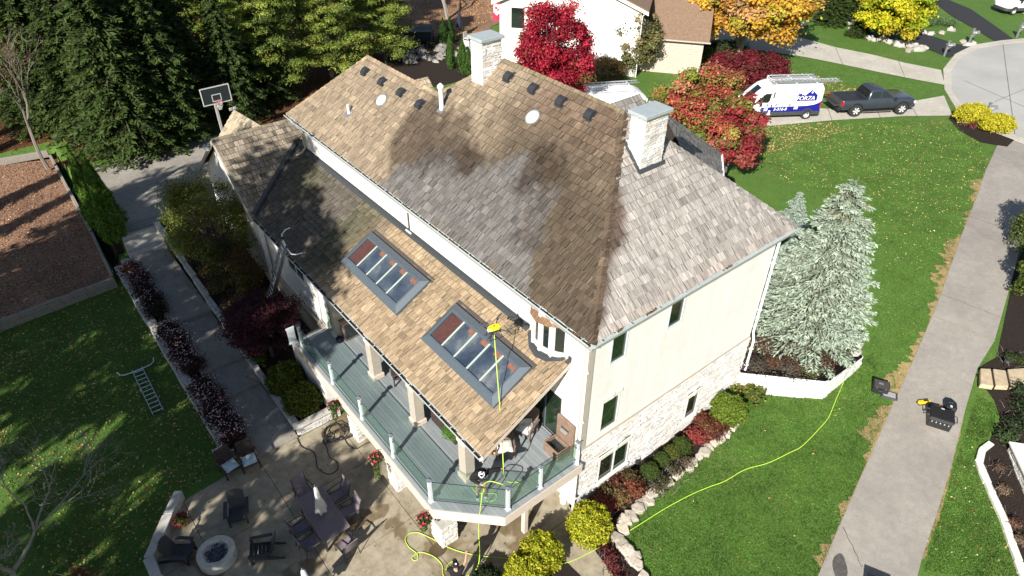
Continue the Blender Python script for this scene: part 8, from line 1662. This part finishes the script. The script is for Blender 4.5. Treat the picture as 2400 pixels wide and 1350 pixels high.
# ------------------------------------------------------------------ people
def skin_mesh(name, verts, edges, radii, mat, parent, root=0, sub=2):
    me = bpy.data.meshes.new(name); me.from_pydata([tuple(map(float, v)) for v in verts], edges, []); o = link(name, me, mat, parent)
    sk = me.skin_vertices.new(name='') if hasattr(me.skin_vertices, 'new') else None
    if not me.skin_vertices:
        bm = bmesh.new(); bm.from_mesh(me); bm.verts.layers.skin.verify(); bm.to_mesh(me); bm.free()
    for i, r_ in enumerate(radii):
        d = me.skin_vertices[0].data[i]; d.radius = (r_, r_) if not hasattr(r_, '__len__') else r_; d.use_root = i == root
    md = o.modifiers.new('skin', 'SKIN'); md.use_smooth_shade = True; md.branch_smoothing = .4
    sb = o.modifiers.new('smooth', 'SUBSURF'); sb.levels = sb.render_levels = sub; return o
class Fig:
    def __init__(s): s.v, s.e, s.r = [], [], []
    def add(s, p, r, to=None):
        s.v.append(np.asarray(p, float)); s.r.append(r)
        if to is not None: s.e.append((to, len(s.v)-1))
        return len(s.v)-1
def hand(F, wrist, wi, d, up, side, curl=.6):
    """palm, four unequal fingers and a thumb that leaves the side of the palm"""
    d = d/np.linalg.norm(d); up = up-d*(up @ d); up /= np.linalg.norm(up); x = np.cross(d, up)*side
    pm = F.add(wrist+d*.055, .026, wi)
    for k, (o, L) in enumerate(((-.03, .062), (-.010, .072), (.011, .068), (.031, .052))):
        a = F.add(wrist+d*.088+x*o, .0105, pm); b = F.add(F.v[a]+d*L*.5*(1-curl*.3)-up*L*.35*curl, .0088, a); F.add(F.v[b]+d*L*.35*(1-curl)-up*L*.45*curl, .0075, b)
    t = F.add(wrist+d*.035-x*.036, .011, pm); F.add(F.v[t]+d*.035-x*.016-up*.02, .0085, t)
def person(label, base, fwd, J, top_mat, sleeve, legs, hat):
    t = thing('person', label, 'person', base); f = np.array([*fwd, 0.]); f /= np.linalg.norm(f); l = np.array([-f[1], f[0], 0]); z = np.array([0, 0, 1.])
    P = lambda q: f*q[0]+l*q[1]+z*q[2] if len(q) == 3 else np.asarray(q)
    W = lambda q: np.asarray(q, float)-np.asarray(base, float)
    B = Fig(); C = Fig()
    pel = B.add(P(J['pelvis']), .105); wst = B.add(P(J['waist']), .115, pel); ch = B.add(P(J['chest']), .13, wst); nk = B.add(P(J['neck']), .055, ch); hd = B.add(P(J['head'])-z*.03, .085, nk); tp_ = B.add(P(J['head'])+z*.055, .088, hd)
    bg_ = 1.3 if sleeve == 'long' else 1.12; cp = C.add(P(J['pelvis'])+z*.02, (.17*bg_, .135*bg_)); cw = C.add(P(J['waist']), (.18*bg_, .145*bg_), cp); cc = C.add(P(J['chest']), (.20*bg_, .155*bg_), cw); cn = C.add(P(J['neck'])-z*.03, .09, cc)
    for s in ('l', 'r'):
        sh, el, hn = P(J['sh_'+s]), P(J['el_'+s]), W(J['hand_'+s]); d = hn-el; L = np.linalg.norm(d); wr = hn-d/L*.09
        a = B.add(sh, .055, ch); b = B.add(el, .041, a); w = B.add(wr, .027, b); hand(B, wr, w, d, z if s == 'l' else f+z*.3, 1 if s == 'l' else -1, .75)
        a2 = C.add(sh, .075*bg_, cc); b2 = C.add(el if sleeve == 'long' else sh+(el-sh)*.62, .082 if sleeve == 'long' else .07, a2)
        if sleeve == 'long': C.add(el+(wr-el)*.5, .070, b2); C.add(wr-d/L*.01, .052, len(C.v)-1)
    for s in ('l', 'r'):
        hp, kn, an = P(J['hip_'+s]), P(J['knee_'+s]), P(J['ank_'+s]); a = B.add(hp, .088, pel); b = B.add(kn, .056, a); c = B.add((kn*.6+an*.4)-f*.012, .056, b); e = B.add(an, .037, c); B.add(an+f*.10-z*.045, .032, e)
    skin_mesh('body', B.v, B.e, B.r, 'skin', t); skin_mesh('hoodie' if sleeve == 'long' else 'shirt', C.v, C.e, C.r, top_mat, t)
    S = Fig(); p0 = S.add(P(J['pelvis'])+z*.03, .125)
    for s in ('l', 'r'): a = S.add(P(J['hip_'+s]), .105, p0); S.add(P(J['hip_'+s])*(.25)+P(J['knee_'+s])*.75, .095, a)
    skin_mesh('shorts', S.v, S.e, S.r, legs, t)
    for s in ('l', 'r'):
        an = P(J['ank_'+s]); k = Fig(); a = k.add(an+z*.08, .048); k.add(an-z*.01, .046, a); skin_mesh('sock', k.v, k.e, k.r, 'sock_white', t, sub=1)
        k = Fig(); q = P(J.get('toe_'+s, (0, 0, 0))) if 'toe_'+s in J else f; a = k.add(an-f*.05-z*.05, .045); b = k.add(an+q*.06-z*.048, .048, a); k.add(an+q*.17-z*.055, .040, b); sh_ = skin_mesh('shoe', k.v, k.e, k.r, 'black_fabric', t)
        MB().extrude([an-f*.10+np.cross(z, f)*y_-z*.088 for y_ in (-.045, .045)]+[an+q*.215+np.cross(z, f)*y_-z*.088 for y_ in (.04, -.04)], (0, 0, .018)).build('sole', 'sock_white', sh_, bevel=.006)
    H = P(J['head']); look = P(J['look']); look /= np.linalg.norm(look); sd = np.cross(z, look); sd /= np.linalg.norm(sd); cu = np.cross(look, sd)
    M_ = Matrix(((look[0], sd[0], cu[0], H[0]), (look[1], sd[1], cu[1], H[1]), (look[2], sd[2], cu[2], H[2]), (0, 0, 0, 1)))
    def fit(o): o.matrix_local = M_; return o
    # face: eyes, nose, ears, mouth on the head
    fc = MB(); fc.blob((.105, 0, -.015), .018, .013, .022, 1, .05, 8, 6); fit(fc.build('nose', 'skin', t, smooth=True))
    for y in (-.034, .034): fit(MB().blob((.088, y, .012), .010, .013, .008, 2, 0, 8, 5).build('eye', 'pvc_white', t, smooth=True)); fit(MB().blob((.0, y*2.75, -.005), .022, .012, .032, 3, .05, 8, 6).build('ear', 'skin', t, smooth=True))
    fit(MB().box(.085, .096, -.022, .022, -.064, -.058).build('mouth', 'rim_red', t)); fit(MB().blob((-.03, 0, .02), .085, .088, .085, 5, .08, 12, 8).build('hair', 'bark', t, smooth=True))
    hat(t, fit); return t
E1, E2 = at(1118, 1164, D), at(1138, 1154, D); ctr = (E1+E2)/2
def hood(t, fit):
    m = MB(); V = []; n, k_ = 14, 9
    for i in range(k_+1):
        th = math.pi*.78*i/k_
        for j in range(n+1):
            ph = math.pi*(-.80+1.60*j/n)+math.pi; r_ = .128+.012*math.sin(j*1.3); V.append((-.01+r_*1.08*math.sin(th)*math.cos(ph), r_*math.sin(th)*math.sin(ph), .01+r_*1.12*math.cos(th)))
    m.add(V, [(i*(n+1)+j, (i+1)*(n+1)+j, (i+1)*(n+1)+j+1, i*(n+1)+j+1) for i in range(k_) for j in range(n)]); fit(m.build('hood', 'black_fabric', t, smooth=True))
    fit(MB().lathe([(.11, -.02), (.108, .07), (.06, .125), (0, .135)], 16).add([(.09, -.085, .04), (.09, .085, .04), (.21, .06, .015), (.21, -.06, .015), (.235, 0, .015)], [(0, 3, 4, 2, 1)]).build('cap', 'black_fabric', t, smooth='auto'))
    pts = [(-.095, -.02), (-.075, .085), (.02, .10), (.105, .03), (.105, -.03), (.02, -.10), (-.075, -.085)]; m = MB(); n = len(pts)
    z_ = lambda x, y: .158-3.2*(x*x+y*y)*.9
    for i in range(n):
        a, b = np.array(pts[i]), np.array(pts[(i+1) % n]); ia, ib = a*.70, b*.70; m.add([(*a, z_(*a)), (*b, z_(*b)), (*ib, z_(*ib)), (*ia, z_(*ia))], [(0, 1, 2, 3)])
    m.add([(-.035, -.045, .162), (.0, -.045, .164), (.0, .045, .164), (-.035, .045, .162)], [(0, 1, 2, 3)]); fit(m.build('emblem', 'emblem_white', t))
fw = np.array([-.50, -.87])
J1 = dict(pelvis=(-.10, 0, .90), waist=(-.04, 0, 1.05), chest=(.09, 0, 1.24), neck=(.21, 0, 1.38), head=(.31, .0, 1.45), look=(.75, -.05, -.66), sh_l=(.14, .19, 1.31), sh_r=(.16, -.19, 1.30), el_l=(.08, .46, 1.30), el_r=(.12, -.34, 1.06), hand_l=HAND1, hand_r=HAND2,
          hip_l=(-.08, .09, .86), hip_r=(-.08, -.09, .86), knee_l=(.04, .12, .48), knee_r=(.05, -.13, .48), ank_l=(-.03, .13, .09), ank_r=(-.0, -.14, .09))
person('man in black hoodie and grey shorts on the deck guiding a green hose', (ctr[0], ctr[1], D), fw, J1, 'black_fabric', 'long', 'shorts_grey', hood)
def cap(t, fit):
    fit(MB().lathe([(.102, -.01), (.105, .05), (.085, .105), (.04, .135), (0, .14)], 18).build('cap', 'black_fabric', t, smooth='auto')); fit(MB().lathe([(.028, .136), (.03, .146), (0, .150)], 12).build('cap_button', 'emblem_white', t))
    fit(MB().add([(.08, -.085, .02), (.08, .085, .02), (.19, .06, .02), (.215, 0, .022), (.19, -.06, .02)], [(0, 4, 3, 2, 1)]).build('brim', 'black_fabric', t))
b2 = at(1068, 1330, 1.55); H2 = at(1093, 1293, 1.80)
J2 = dict(pelvis=(0, 0, .93), waist=(-.01, 0, 1.08), chest=(.0, 0, 1.28), neck=(.02, 0, 1.46), head=(.05, .0, 1.57), look=(.9, .25, .30), sh_l=(.0, .20, 1.40), sh_r=(.02, -.20, 1.41), el_l=(.14, .30, 1.14), el_r=(.22, -.30, 1.50), hand_l=(b2[0]+.20, b2[1]+.38, 1.05), hand_r=H2,
          hip_l=(0, .09, .88), hip_r=(0, -.09, .88), knee_l=(.05, .11, .48), knee_r=(.0, -.12, .48), ank_l=(-.02, .12, .09), ank_r=(-.05, -.12, .09))
pt = person('man in black cap and black t-shirt raising one bare arm at the bottom edge', (b2[0], b2[1], PZ), np.array([.62, .78]), J2, 'black_fabric', 'short', 'shorts_grey', cap)
MB().obox((.10, -.21, 1.36), (.045, .01, 0), (.006, .004, .055), (0, .02, .0)).build('sleeve_patch', 'patch_blue', pt) if False else None
